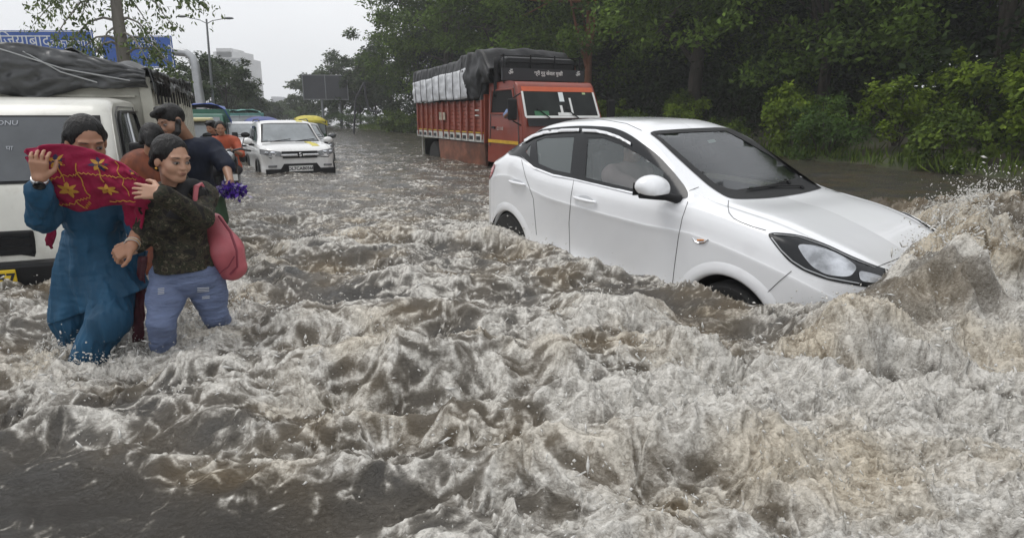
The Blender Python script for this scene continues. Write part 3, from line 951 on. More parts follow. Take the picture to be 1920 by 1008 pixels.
    ri = ridged(px_ * 13, py_ * 16, 3, 91, .55)
    lod = sstep(14, 3.5, y)
    h = h + amp * (ri - .42) * .034 * lod * (1 - .5 * sstep(.1, .3, bow)) + (1 - amp) * noise2(x * 9, y * 14, 97) * .004
    # far ripples
    far = sstep(3.5, 8, y)
    h = h + far * (.020 * noise2(x * 1.2 + wx * 2, y * 1.3, 101) + .012 * noise2(x * 2.7, y * 2.1, 103)) * (1 - .6 * calm_far)
    h = h + sstep(.08, .3, bow) * (.055 * l1 + .030 * l2) * lod
    # legs part the stream
    for (gx, gy) in LEGS:
        d = np.hypot(x - gx, y - gy)
        h = h + .035 * np.exp(-((d - .17) / .05) ** 2) * (ri + .3) - .02 * np.exp(-(d / .12) ** 2)
        turb = turb + .25 * np.exp(-((d - .16) / .10) ** 2)
    # dips under the car
    Wd = .80 - .35 * sstep(2.75, 3.3, lx)
    inside = sstep(Wd + .0, Wd - .08, np.abs(ly)) * sstep(-.72, -.62, lx) * sstep(3.06, 2.94, lx + .10 * noise2(x * 9, y * 9, 5))
    side_lim = .02 + .07 * sstep(1.8, 0, lx) + bow * .9
    nearside = np.exp(-((np.abs(ly) - .86) / .12) ** 2) * sstep(-.9, -.5, lx) * sstep(2.9, 2.5, lx)
    h = h * (1 - .75 * nearside) + side_lim * .75 * nearside
    h = h + .055 * whl * (.6 + ri)
    h = np.where(inside > 0, np.minimum(h, h * (1 - inside) - .12 * inside), h)
    # foam: patchy on crests, dense where churned, in torn threads
    px_ = px_ + bow * 1.1; py_ = py_ - bow * 1.5
    patch = noise2(px_ * 2.6, py_ * 3.2, 171)
    fr = ridged(px_ * 9 + 4, py_ * 12, 4, 111, .62)
    fr2 = fbm(px_ * 5, py_ * 8, 4, 121, .6)
    fine = fbm(px_ * 38, py_ * 46, 3, 131, .65)
    slope = .25 * np.clip(l1, -1, 1) + .18 * np.clip(l2, -1, 1)
    big = fbm(S * 1.3, T_ * 2.4, 3, 141)
    f = -.17 + .95 * (turb - .38) + .85 * (fr - .38) + .55 * fr2 + .24 * slope + .30 * np.clip(cr, -1, 1) * near + .40 * np.clip(cr2, -1, 1) * .6 + .45 * big + 1.0 * (cs > 0) * cs / .17 * .30 * (.5 + fr)
    f = f + .25 * (ri - .4)
    f = f + .06 - .17 * sstep(.25, -.35, fbm(S * 2.1 + 7, T_ * 3.6, 3, 161)) * (1 - .6 * sstep(.9, 1.3, turb))
    foam = sstep(.0, .72, f)
    foam = foam * np.clip(.74 + .5 * fine + .25 * (ri - .4), .15, 1.15)
    foam = foam * (1 - sstep(.07, .22, bow) * sstep(1.7, .9, ly) * (.55 - .70 * sstep(-.30, .35, patch)))
    foam = foam * (1 - .6 * calm_side) * (1 - .75 * calm_far)
    brown = (1 - .7 * calm_left) * np.clip(.45 + 1.1 * fbm(x * 1.6, y * 2.0, 3, 151) + .40 * sstep(.08, .3, bow), 0, 1)
    return h, np.clip(foam, 0, 1), brown, amp, (qx, qy)

def build_water():
    NY, NX = 1150, 1500
    v = np.linspace(0, 1, NY)
    Y = .75 * (110 / .75) ** (v ** 1.12)
    Y = np.concatenate([[-12., -4., -1., 0., .4], Y, [160., 260., 420.]])
    t = np.linspace(-1, 1, NX); t = np.sign(t) * (np.abs(t) * .82 + .18 * np.abs(t) ** 5) 
    X = (Y[:, None].clip(.6) + .8) * 1.28 * t[None, :]
    Yg = np.repeat(Y[:, None], NX, 1)
    x = X.ravel().astype(np.float32); y = Yg.ravel().astype(np.float32)
    h, foam, brown, amp, q = water_fields(x, y)
    # steep crests lean and fold
    lod = sstep(9, 3, y)
    dx = noise2(x * 6.5, y * 6.5, 201) * .035 + noise2(x * 15, y * 15, 203) * .014
    dy = noise2(x * 6.5 + 40, y * 6.5, 205) * .035 + noise2(x * 15 + 9, y * 15, 207) * .014
    V = np.stack([x + dx * amp * lod, y + dy * amp * lod - .10 * h * amp * lod, h], 1)
    V[y > 105, 2] = 0
    idx = np.arange(len(x)).reshape(len(Y), NX)
    F = np.stack([idx[:-1, :-1], idx[:-1, 1:], idx[1:, 1:], idx[1:, :-1]], -1).reshape(-1, 4)
    col = np.stack([foam, brown, amp], 1)
    m = bpy.data.materials.new('flood_water'); m.use_nodes = True
    n_ = m.node_tree; b = n_.nodes['Principled BSDF']; L = n_.links.new
    a = n_.nodes.new('ShaderNodeAttribute'); a.attribute_name = 'Col'
    sp = n_.nodes.new('ShaderNodeSeparateColor'); L(a.outputs['Color'], sp.inputs[0])
    tc = n_.nodes.new('ShaderNodeTexCoord')
    n1 = n_.nodes.new('ShaderNodeTexNoise'); n1.inputs['Scale'].default_value = 75; n1.inputs['Detail'].default_value = 5; n1.inputs['Roughness'].default_value = .7
    n1.inputs['Distortion'].default_value = .8
    mp = n_.nodes.new('ShaderNodeMapping'); mp.inputs['Scale'].default_value = (.8, 1.1, 1); L(tc.outputs['Object'], mp.inputs[0]); L(mp.outputs[0], n1.inputs['Vector'])
    # foam * fine noise
    r1 = n_.nodes.new('ShaderNodeMapRange'); r1.inputs[1].default_value = .30; r1.inputs[2].default_value = .70; r1.inputs[3].default_value = -.24; r1.inputs[4].default_value = .26
    L(n1.outputs[0], r1.inputs[0])
    ad = n_.nodes.new('ShaderNodeMath'); ad.operation = 'MULTIPLY_ADD'; ad.use_clamp = True
    fs = n_.nodes.new('ShaderNodeMath'); fs.operation = 'MINIMUM'
    f4 = n_.nodes.new('ShaderNodeMath'); f4.operation = 'MULTIPLY'; f4.inputs[1].default_value = 3.0; L(sp.outputs[0], f4.inputs[0]); L(f4.outputs[0], fs.inputs[0]); fs.inputs[1].default_value = 1
    L(r1.outputs[0], ad.inputs[0]); L(fs.outputs[0], ad.inputs[1]); L(sp.outputs[0], ad.inputs[2])
    w1 = n_.nodes.new('ShaderNodeMixRGB'); w1.inputs[1].default_value = WATER_A; w1.inputs[2].default_value = WATER_B; L(sp.outputs[1], w1.inputs[0])
    fo = n_.nodes.new('ShaderNodeValToRGB'); L(ad.outputs[0], fo.inputs[0])
    e = fo.color_ramp.elements; e[0].position = .0; e[0].color = (0, 0, 0, 1); e[1].position = .85; e[1].color = (1, 1, 1, 1)
    fc = n_.nodes.new('ShaderNodeMixRGB'); fc.inputs[1].default_value = FOAM_A; fc.inputs[2].default_value = FOAM_B; L(ad.outputs[0], fc.inputs[0])
    mx_ = n_.nodes.new('ShaderNodeMixRGB'); L(fo.outputs[0], mx_.inputs[0]); L(w1.outputs[0], mx_.inputs[1]); L(fc.outputs[0], mx_.inputs[2])
    tn = n_.nodes.new('ShaderNodeMixRGB'); tn.blend_type = 'MULTIPLY'; tn.inputs[2].default_value = (.92, .83, .68, 1)
    tf = n_.nodes.new('ShaderNodeMapRange'); tf.inputs[1].default_value = .45; tf.inputs[2].default_value = 1.0; tf.inputs[4].default_value = .75; L(sp.outputs[1], tf.inputs[0]); L(tf.outputs[0], tn.inputs[0])
    dk = n_.nodes.new('ShaderNodeMixRGB'); dk.blend_type = 'MULTIPLY'; dk.inputs[0].default_value = 1
    da = n_.nodes.new('ShaderNodeMapRange'); da.inputs[2].default_value = .45; da.inputs[3].default_value = .55; L(sp.outputs[2], da.inputs[0])
    L(w1.outputs[0], dk.inputs[1]); L(da.outputs[0], dk.inputs[2]); L(dk.outputs[0], mx_.inputs[1])
    L(mx_.outputs[0], tn.inputs[1]); L(tn.outputs[0], b.inputs['Base Color'])
    rr = n_.nodes.new('ShaderNodeMapRange'); rr.inputs[3].default_value = .07; rr.inputs[4].default_value = .26; L(ad.outputs[0], rr.inputs[0]); L(rr.outputs[0], b.inputs['Roughness'])
    b.inputs['IOR'].default_value = 1.33
    bp = n_.nodes.new('ShaderNodeBump'); bp.inputs['Strength'].default_value = .9; bp.inputs['Distance'].default_value = .012
    L(n1.outputs[0], bp.inputs['Height']); L(bp.outputs[0], b.inputs['Normal'])
    o = np_mesh('water', V, F, m, None, True, col)
    tag(o, 'churning brown flood water with torn pale foam covering the whole road', 'water', kind='structure')
    return V, foam, amp
WATER_A = (.078, .074, .068, 1); WATER_B = (.135, .110, .078, 1)
FOAM_A = (.22, .195, .155, 1); FOAM_B = (.75, .725, .675, 1)
WV, WFOAM, WAMP = build_water()

def water_z(x, y):
    return float(water_fields(np.array([x], np.float32), np.array([y], np.float32))[0][0])

def build_spray():
    rs = np.random.RandomState(3)
    x, y, z = WV.T
    lx, ly = car_local(x, y)
    bow = ridge_line(lx, ly, BOW)
    wgt = WFOAM * WAMP * (y > 1.0) * (y < 9) * (np.abs(x) < y * 1.1) * (1 + 5 * (bow > .3)) * np.clip(y / 3, .3, 1.5) ** 1
    for gx, gy in LEGS: wgt = wgt + 8.0 * np.exp(-(((x - gx) ** 2 + (y - gy) ** 2) / .02)) * (y < 9)
    wgt = wgt.astype(np.float64); wgt /= wgt.sum()
    n = 17000
    i = rs.choice(len(x), n, p=wgt)
    up = rs.exponential(.028, n) * (1 + 1.2 * (bow[i] > .25))
    P = WV[i] + np.stack([rs.normal(0, .02, n), rs.normal(0, .02, n), up], 1)
    r = (.0011 + rs.exponential(.0013, n)) * (.6 + .18 * P[:, 1]); r = np.minimum(r, .008)
    o8 = np.array([(1, 0, 0), (-1, 0, 0), (0, 1, 0), (0, -1, 0), (0, 0, 1), (0, 0, -1)], float)
    f8 = np.array([(0, 2, 4), (2, 1, 4), (1, 3, 4), (3, 0, 4), (2, 0, 5), (1, 2, 5), (3, 1, 5), (0, 3, 5)])
    st = rs.normal(0, 1, (n, 3)); st /= np.linalg.norm(st, axis=1)[:, None]
    el = 1 + rs.rand(n) ** 3 * 5
    B = o8[None] * r[:, None, None]
    B = B + st[:, None, :] * ((B * st[:, None, :]).sum(-1) * (el - 1)[:, None])[..., None]
    V = (P[:, None, :] + B).reshape(-1, 3)
    F = (f8[None] + 6 * np.arange(n)[:, None, None]).reshape(-1, 3)
    o = np_mesh('spray', V, F, mat('spray_drops', (.55, .54, .51), .15, spec=.8), None, True)
    tag(o, 'flying drops of muddy spray above the breaking foam', 'spray', kind='stuff')
build_spray()
# ================================================================== land, trees, distance
rng = np.random.RandomState(11)
M_SOIL = mat('bank_soil', (.07, .06, .042), .9, var=.5, vscale=1.2, bump=.6, bscale=6, col2=(.05, .065, .025))
M_ROAD = mat('flooded_asphalt', (.05, .05, .05), .8, var=.2)
def leaf_mat(name, sheen=.12, trans=.30):
    m = bpy.data.materials.new(name); m.use_nodes = True
    t = m.node_tree; b = t.nodes['Principled BSDF']; L = t.links.new
    a = t.nodes.new('ShaderNodeAttribute'); a.attribute_name = 'Col'
    L(a.outputs['Color'], b.inputs['Base Color']); b.inputs['Roughness'].default_value = .55; b.inputs['Specular IOR Level'].default_value = sheen
    tr = t.nodes.new('ShaderNodeBsdfTranslucent'); L(a.outputs['Color'], tr.inputs[0])
    mx_ = t.nodes.new('ShaderNodeMixShader'); mx_.inputs[0].default_value = trans
    L(b.outputs[0], mx_.inputs[1]); L(tr.outputs[0], mx_.inputs[2])
    L(mx_.outputs[0], t.nodes['Material Output'].inputs[0])
    return m
M_LEAF = leaf_mat('leaf_green')
M_BARK = mat('bark_dark', (.045, .036, .028), .9, var=.4, vscale=8, bump=.8, bscale=14, stretch=(1, 1, .25))
M_BARKG = mat('bark_grey', (.20, .185, .16), .85, var=.35, vscale=6, bump=.5, bscale=14, stretch=(1, 1, .3))
M_BARKR = mat('bark_red', (.19, .075, .035), .85, var=.35, vscale=6, bump=.5, bscale=14, stretch=(1, 1, .3))

def leaves(P, N, L_, W_, col, name, parent, droop=0.0, rs=rng, m=None):
    "one rhombic leaf per point: P (n,3) place, N (n,3) rough facing"
    n = len(P)
    N = N + rs.normal(0, .55, (n, 3)); N /= np.linalg.norm(N, axis=1)[:, None]
    A = rs.normal(0, 1, (n, 3)); A[:, 2] -= droop
    A -= N * (A * N).sum(1)[:, None]; A /= np.linalg.norm(A, axis=1)[:, None]
    B = np.cross(N, A)
    s_ = (.6 + .8 * rs.rand(n))[:, None]
    l = L_ * s_; w_ = W_ * s_
    V = np.stack([P, P + A * l * .5 + B * w_ * .5 - N * l * .06, P + A * l, P + A * l * .5 - B * w_ * .5 - N * l * .06], 1).reshape(-1, 3)
    F = np.arange(4 * n).reshape(n, 4)
    C = np.repeat(np.clip(col, .004, .6), 4, 0)
    return np_mesh(name, V, F, m or M_LEAF, parent, False, C)

def leaf_cols(n, base, hi, rs, clump=None):
    t = rs.rand(n)[:, None] ** 1.5
    if clump is not None: t = np.clip(.45 * t + .55 * clump[:, None], 0, 1)
    c = np.array(base) * (1 - t) + np.array(hi) * t
    return c * (.75 + .5 * rs.rand(n)[:, None])

def crown_points(ncl, per, rad, rs, cr=(.55, .95), flat=.62, hollow=.35, low=-.75):
    "leaf clusters through an uneven crown of half-axes rad, centred on the origin"
    cs = []; 
    while len(cs) < ncl:
        p = rs.normal(0, 1, 3); p /= np.linalg.norm(p)
        if p[2] < low: continue
        k = (hollow + (1 - hollow) * rs.rand() ** .5)
        k *= 1 + .22 * float(noise3(p[0] * 1.7, p[1] * 1.7, p[2] * 1.7, int(rad[0] * 7)))
        cs.append(p * k * np.array(rad))
    cs = np.array(cs)
    P = []; N = []; CL = []; 
    for i, c in enumerate(cs):
        r = rs.uniform(*cr); k = int(per * rs.uniform(.6, 1.4))
        q = rs.normal(0, 1, (k, 3)); q /= np.linalg.norm(q, axis=1)[:, None]
        q *= (rs.rand(k, 1) ** .45) * r; q[:, 2] *= flat
        q[:, 2] -= .25 * (q[:, 0] ** 2 + q[:, 1] ** 2) / r
        P.append(c + q)
        o = c / (np.linalg.norm(c) + 1e-6)
        N.append(np.tile(o * .5 + np.array([0, 0, .9]), (k, 1))); CL.append(np.full(k, rs.rand()))
    return np.concatenate(P), np.concatenate(N), np.concatenate(CL), cs

def make_tree(name, label, loc, H, rad, ncl, per, base, hi, leaf=(.2, .1), seed=0, trunk_r=.16, bark=None, group=None, lean=(0, 0), low=.35, cr=(.55, .95), flat=.62, hollow=.35, droop=.3, lowp=-.75, cat='tree'):
    rs = np.random.RandomState(seed)
    t = thing(name, label, cat, loc, 0, group)
    cz = H - rad[2]
    P, N, CL, cs = crown_points(ncl, per, rad, rs, cr, flat, hollow, lowp)
    off = np.array([lean[0], lean[1], cz])
    b = MB()
    top = Vector((lean[0] * .8, lean[1] * .8, cz + rad[2] * .2)); base_ = Vector((0, 0, -.8))
    pts = []; rr = []
    for i in range(9):
        u = i / 8; p = base_.lerp(top, u) + Vector((math.sin(u * 5 + seed) * .10, math.cos(u * 4 + seed) * .10, 0)) * u * H * .12
        pts.append(p); rr.append(trunk_r * (1.15 - .75 * u) + (.35 * trunk_r if i == 0 else 0))
    b.tube(pts, rr, 9)
    b.build('trunk', bark or M_BARK, t, smooth=True)
    for k in range(min(14, ncl)):
        j = rs.randint(len(cs)); c = Vector(cs[j] + off) 
        u = rs.uniform(low, .95); s0 = pts[int(u * 8)]
        mid = s0.lerp(c, .5) + Vector(rs.normal(0, .12, 3)) + Vector((0, 0, -.1))
        b2 = MB().tube([s0, s0.lerp(mid, .5) + Vector(rs.normal(0, .05, 3)), mid, mid.lerp(c, .6), c], [trunk_r * .42, trunk_r * .33, trunk_r * .25, trunk_r * .16, trunk_r * .06], 6)
        b2.build('branch', bark or M_BARK, t, smooth=True)
    leaves(P + off, N, leaf[0], leaf[1], leaf_cols(len(P), base, hi, rs, CL), 'crown', t, droop, rs)
    return t

# ground under the flood, out to the horizon
gm = MB(); gm.add([(-900, -60, -.75), (900, -60, -.75), (900, 1400, -.75), (-900, 1400, -.75)], [(0, 1, 2, 3)])
tag(gm.build('road', M_ROAD), 'asphalt road hidden under the flood', 'road', kind='structure')

EDGE = [(30, 2.5), (18, 7.0), (11.5, 10.2), (9.0, 12.6), (8.3, 16.2), (6.6, 21), (4.0, 26), (.5, 32.5), (-4.5, 40), (-9.6, 47), (-12.4, 51.5), (-13.6, 58), (-15, 80), (-17, 130)]
def edge_pt(u):
    d = [0]
    for a, b_ in zip(EDGE[:-1], EDGE[1:]): d.append(d[-1] + math.hypot(b_[0] - a[0], b_[1] - a[1]))
    u = u * d[-1] if u <= 1 else d[-1]
    i = max(0, min(len(EDGE) - 2, int(np.searchsorted(d, u)) - 1))
    t = (u - d[i]) / (d[i + 1] - d[i]); a, b_ = EDGE[i], EDGE[i + 1]
    p = Vector((a[0] + (b_[0] - a[0]) * t, a[1] + (b_[1] - a[1]) * t)); tn = Vector((b_[0] - a[0], b_[1] - a[1])).normalized()
    return p, Vector((tn.y, -tn.x))      # point, outward normal (away from the road)
rows = []
for i in range(140):
    p, n = edge_pt(i / 139)
    row = []
    for k, (dd, z) in enumerate(((-1.4, -.5), (-.3, -.08), (.4, .05), (1.2, .22), (2.5, .5), (5, .9), (9, 1.4), (16, 2.2), (30, 3.0))):
        jx = float(noise2(i * .31, k * .7, 5)) * .4
        row.append(Vector((p.x + n.x * (dd + jx), p.y + n.y * (dd + jx), z + .18 * float(noise2(i * .5, k * .9, 9)) * (dd > 0))))
    rows.append(row)
tag(MB().grid(rows).build('verge', M_SOIL, smooth=True, auto=False), 'muddy wooded bank rising from the flooded road edge', 'bank', kind='structure')

DG, LG = (.026, .048, .012), (.155, .24, .035)
TREES = [
 # X, Y, H, rad, ncl, per, label, lean, bark
 (16.5, 11.5, 9.5, (4.2, 4.0, 4.6), 'tall leafy tree at the far right, pale feathery sprays hanging over the bushes', 1),
 (13.0, 17.0, 10.5, (4.4, 4.2, 5.0), 'dense dark tree standing behind the bright bushes right of the white sedan bonnet', 2),
 (10.6, 21.5, 11.0, (4.4, 4.2, 5.2), 'dense tree above the white sedan windscreen, next right of the forked dark trunk', 3),
 (7.3, 25.3, 12.0, (4.6, 4.4, 5.0), 'tree with a thick dark forked trunk rising behind the white sedan roof', 4),
 (3.6, 30.5, 12.0, (4.6, 4.4, 5.2), 'tree with reddish trunk just behind the red truck cab', 5),
 (-.2, 36.5, 13.0, (5.0, 4.6, 5.6), 'broad tree over the tarpaulin of the red truck', 6),
 (-4.4, 43.5, 14.0, (5.2, 5.0, 6.2), 'tall tree behind the rear end of the red truck', 7),
 (-7.2, 48.5, 15.0, (4.4, 5.0, 7.0), 'tall ragged tree nearest the open sky, overhanging the flooded road', 8),
]
def crown_kind(seed, rad, big=1.0):
    return dict(ncl=int(95 * big), per=170, cr=(.55, 1.15), flat=.6)
for X, Y, H, rad, lab, sd_ in TREES:
    k = crown_kind(sd_, rad, 1.15)
    far = Y > 34
    make_tree('roadside_tree', lab, (X, Y, .6), H, rad, k['ncl'], k['per'], DG if sd_ % 2 else (.034, .060, .014), LG if sd_ % 3 else (.17, .265, .042), (.26, .12) if far else (.20, .095), seed=20 + sd_,
              trunk_r=.30 if sd_ == 4 else .2, bark=M_BARKR if sd_ == 5 else M_BARK, group='trees of the roadside wood', cr=(.6, 1.25), lowp=-.95, hollow=.25)
# the rest of the wood: two prototypes copied with their parts
protoA = make_tree('wood_tree', 'dark tree deep in the roadside wood behind the front row', (20.5, 17, 1.6), 10, (4.6, 4.4, 5.0), 110, 260, (.010, .019, .006), (.040, .070, .016), (.24, .12), seed=51, group='trees deep in the roadside wood', cr=(.7, 1.3), lowp=-1, hollow=.2)
protoB = make_tree('wood_tree', 'dark tree deep in the roadside wood behind the front row', (16.5, 22.5, 1.6), 11, (4.8, 4.4, 5.6), 110, 260, (.010, .019, .006), (.034, .060, .015), (.24, .12), seed=52, group='trees deep in the roadside wood', cr=(.7, 1.3), lowp=-1, hollow=.2)
for i, (X, Y) in enumerate([(12.5, 27.5), (9.2, 32), (5.5, 37), (1.5, 43), (-2, 50), (24, 12), (21, 25), (16, 31), (12, 37), (8, 44), (29, 17), (3, 52), (-4.5, 56)]):
    c = copy_tree(protoA if i % 2 else protoB)
    c.location = (X, Y, 1.5); c.rotation_euler = (0, 0, i * 1.7); c.scale = (1 + .1 * (i % 3),) * 3

def hanging_sprays(seed, n, base, hi, name, label, loc, size, leaf):
    pass
# undergrowth: thicket filling the wood floor, deep shade put into its leaf colours (uncountable)
def thicket():
    rs = np.random.RandomState(77); P = []; CL = []
    for k in range(1500):
        u = rs.rand() ** 1.2 * .62; p, n = edge_pt(u); d = rs.uniform(1.5, 11)
        c = np.array([p.x + n.x * d, p.y + n.y * d, .3 + .1 * d + rs.rand() ** 1.2 * 3.2]); q = rs.normal(0, .36, (44, 3)); P.append(c + q); CL.append(np.full(44, rs.rand()))
    P = np.concatenate(P); CL = np.concatenate(CL)
    o = leaves(P, np.tile([0, -.3, .8], (len(P), 1)), .22, .11, leaf_cols(len(P), (.010, .019, .006), (.036, .062, .014), rs, CL), 'undergrowth', None, .2, rs)
    tag(o, 'dark tangled undergrowth filling the wood behind the bushes', 'undergrowth', kind='stuff')
thicket()
def far_wood():
    rs = np.random.RandomState(78); P = []; CL = []
    for k in range(1500):
        u = rs.rand() * .80 + .02; p, n = edge_pt(u); d = rs.uniform(13, 22)
        c = np.array([p.x + n.x * d, p.y + n.y * d, .5 + rs.rand() * 10.5]); q = rs.normal(0, .75, (46, 3)); P.append(c + q); CL.append(np.full(46, rs.rand()))
    P = np.concatenate(P); CL = np.concatenate(CL)
    o = leaves(P, np.tile([0, -.6, .6], (len(P), 1)), .55, .30, leaf_cols(len(P), (.008, .016, .005), (.030, .052, .012), rs, CL), 'far_wood', None, .2, rs)  # near-black shade of the wood's depth is painted into these leaves
    tag(o, 'dark mass of the wood far behind the roadside trees', 'wood', kind='stuff')
far_wood()

# bushes at the water's edge
def make_bush(name, label, size, n, base, hi, leaf, seed, group, cat='bush'):
    rs = np.random.RandomState(seed)
    t = thing(name, label, cat, (0, 0, 0), 0, group)
    P, N, CL, cs = crown_points(34, n // 34, (size[0] / 2, size[1] / 2, size[2] / 2), rs, (.16, .34), .8, .3, -.9)
    off = np.array([0, 0, size[2] * .5])
    b = MB()
    for j in range(8):
        c = Vector(cs[j * 3] + off)
        b.tube([Vector((rs.normal(0, .08), rs.normal(0, .08), -.3)), Vector((c.x * .4, c.y * .4, c.z * .5)), c], [.022, .014, .005], 5)
    b.build('stems', M_BARK, t, smooth=True)
    leaves(P + off, N, leaf[0], leaf[1], leaf_cols(len(P), base, hi, rs, CL), 'foliage', t, .1, rs)
    return t
YB, YH = (.070, .115, .012), (.20, .275, .028)
bushes = [make_bush('bush', 'bright yellow green leafy bush at the flooded wood edge right of the sedan', (2.2, 1.8, 1.7), 3400, YB, YH, (.11, .07), 61, 'yellow green bushes along the water edge'),
          make_bush('bush', 'bright yellow green leafy bush at the flooded wood edge right of the sedan', (1.8, 1.6, 1.3), 2600, (.045, .080, .012), (.15, .21, .03), (.10, .065), 62, 'yellow green bushes along the water edge'),
          make_bush('dark_bush', 'mid green shrub with fine leaves trailing into the flood water', (2.0, 1.7, 1.6), 4200, (.03, .06, .014), (.11, .19, .04), (.12, .035), 63, 'mid green shrubs along the water edge')]
BP = [(.085, .9, .3, 0), (.105, .5, .0, 2), (.122, .9, .5, 0), (.140, .35, -.1, 2), (.150, 1.2, .7, 0), (.165, .6, .1, 1), (.180, 1.3, .8, 0), (.188, .3, -.1, 2), (.200, .8, .2, 0), (.218, .6, .1, 1),
      (.235, 1.1, .5, 0), (.250, .5, 0, 1), (.268, 1.0, .4, 0), (.285, .5, 0, 1), (.300, .9, .3, 2), (.32, .6, .1, 1), (.34, .9, .3, 1), (.36, .6, .1, 2), (.385, .8, .2, 1), (.06, 1.0, .3, 1), (.035, .8, .2, 0),
      (.132, 2.3, 1.0, 1), (.172, 2.4, 1.1, 0), (.21, 2.2, 1.0, 1), (.11, 2.4, 1.1, 1), (.09, 2.2, .9, 1), (.245, 2.2, 1.0, 1), (.29, 2.2, 1.0, 1)]
for i, (u, d, z, kd) in enumerate(BP):
    p, n = edge_pt(u)
    o = bushes[kd] if i in (0, 1, 5) else copy_tree(bushes[kd])
    _o = 'first second third fourth fifth sixth seventh eighth ninth tenth eleventh twelfth thirteenth fourteenth'.split()
    _row = 'water edge row' if d < .75 else 'middle row' if d < 2 else 'raised back row'
    _rk = sorted([q[0] for q in BP if ('w' if q[1] < .75 else 'm' if q[1] < 2 else 'r') == _row[0]]).index(u)
    o['label'] = '%s, %s in the %s counting from the right' % (('bright yellow green bush', 'yellow green bush', 'mid green fine leaved shrub')[kd], _o[_rk], _row)
    o.location = (p.x + n.x * d, p.y + n.y * d, z - .1); o.rotation_euler = (0, 0, i * 2.1); s_ = .85 + .3 * ((i * 37) % 10) / 10; o.scale = (s_, s_, s_ * (1 + .1 * (i % 3)))
# the low bright shrub and grass at the far bend, left of the red truck
for (px, py, Y, sc_, lab) in ((738, 246, 44, 1.35, 'light green bush left of the red truck rear end'), (768, 247, 42, 1.1, 'small light green bush touching the red truck tail')):
    o = copy_tree(bushes[1]); p = at(px, py, Y); o.location = (p.x, p.y, .0); o.scale = (sc_,) * 3; o['label'] = lab; o['group'] = 'bushes at the far bend'
def grass():
    rs = np.random.RandomState(5); P = []
    for k in range(9000):
        u = rs.uniform(.02, .72); p, n = edge_pt(u); d = abs(rs.normal(0, .7)) - .25
        P.append((p.x + n.x * d, p.y + n.y * d, .02 + .1 * max(d, 0)))
    P = np.array(P); N = np.tile([0, -1, .15], (len(P), 1))
    o = leaves(P, N, .34, .03, leaf_cols(len(P), (.05, .085, .015), (.14, .19, .03), rs), 'grass', None, -4.0, rs)
    tag(o, 'green grass and weeds fringing the flooded road edge', 'grass', kind='stuff')
grass()

# ---- middle distance trees on the left and far bend
MID = [(372, 33, 4.6, (1.5, 1.5, 1.5), 'dark green tree in the road divider, left behind the street lamp pole'),
       (428, 37, 4.75, (1.85, 1.8, 1.45), 'spreading green tree in front of the white tower block'),
       (352, 30, 3.3, (1.2, 1.2, 1.1), 'small dark tree beside the grey sign pole'),
       (452, 55, 4.0, (2.3, 2, 1.9), 'pale green tree right behind the spreading divider tree'),
       (480, 75, 3.0, (3.0, 2.4, 1.4), 'hazy low tree left of the distant grey block'),
       (515, 100, 3.0, (4.0, 2.6, 1.4), 'hazy faraway tree below the distant grey block'),
       (556, 95, 4.0, (3.0, 2.8, 1.9), 'hazy tree between the grey block and the billboard'),
       (598, 74, 6.0, (3.4, 3, 2.8), 'grey green tree under the dark billboard'),
       (642, 66, 7.2, (3.0, 3, 3.2), 'rounded grey green tree right of the dark billboard'),
       (676, 60, 7.0, (2.6, 2.4, 3.0), 'grey green tree at the far bend beside the tall ragged tree'),
       (704, 62, 6.4, (2.6, 2.4, 3.0), 'dark tree closing the gap behind the light green bush'),
       (735, 58, 8.4, (3.0, 2.8, 4.0), 'dark tree closing the gap left of the red truck')]
for i, (px, Y, H, rad, lab) in enumerate(MID):
    p = at(px, 225, Y)
    make_tree('distant_tree', lab, (p.x, Y, 0), H, rad, int(26 + 10 * rad[0]), 120, (.022, .040, .014), (.075, .105, .035), (.18, .09) if Y < 45 else (.34, .17), seed=90 + i, trunk_r=.09, cr=(.32, .6) if Y < 45 else (.6, 1.0), flat=.5, hollow=.3, group='trees along the road in the distance')
for i, (px, Y, H, w_) in enumerate([(440, 48, 1.3, 2), (560, 80, 2.2, 4), (600, 66, 1.6, 3.2), (650, 58, 1.8, 3.2), (690, 56, 1.6, 2.6)]):
    o = copy_tree(bushes[2]); p = at(px, 225, Y); o.location = (p.x, Y, 0); o.scale = (w_ / 2, w_ / 2, H / 1.6)
    o['label'] = ['hazy shrub below the pale green tree on the left', 'hazy low shrub line at the far side of the flood', 'low shrub below the dark billboard', 'shrub below the rounded tree at the far bend', 'low shrub beside the bent metal pole'][i]; o['group'] = 'far shrubs'

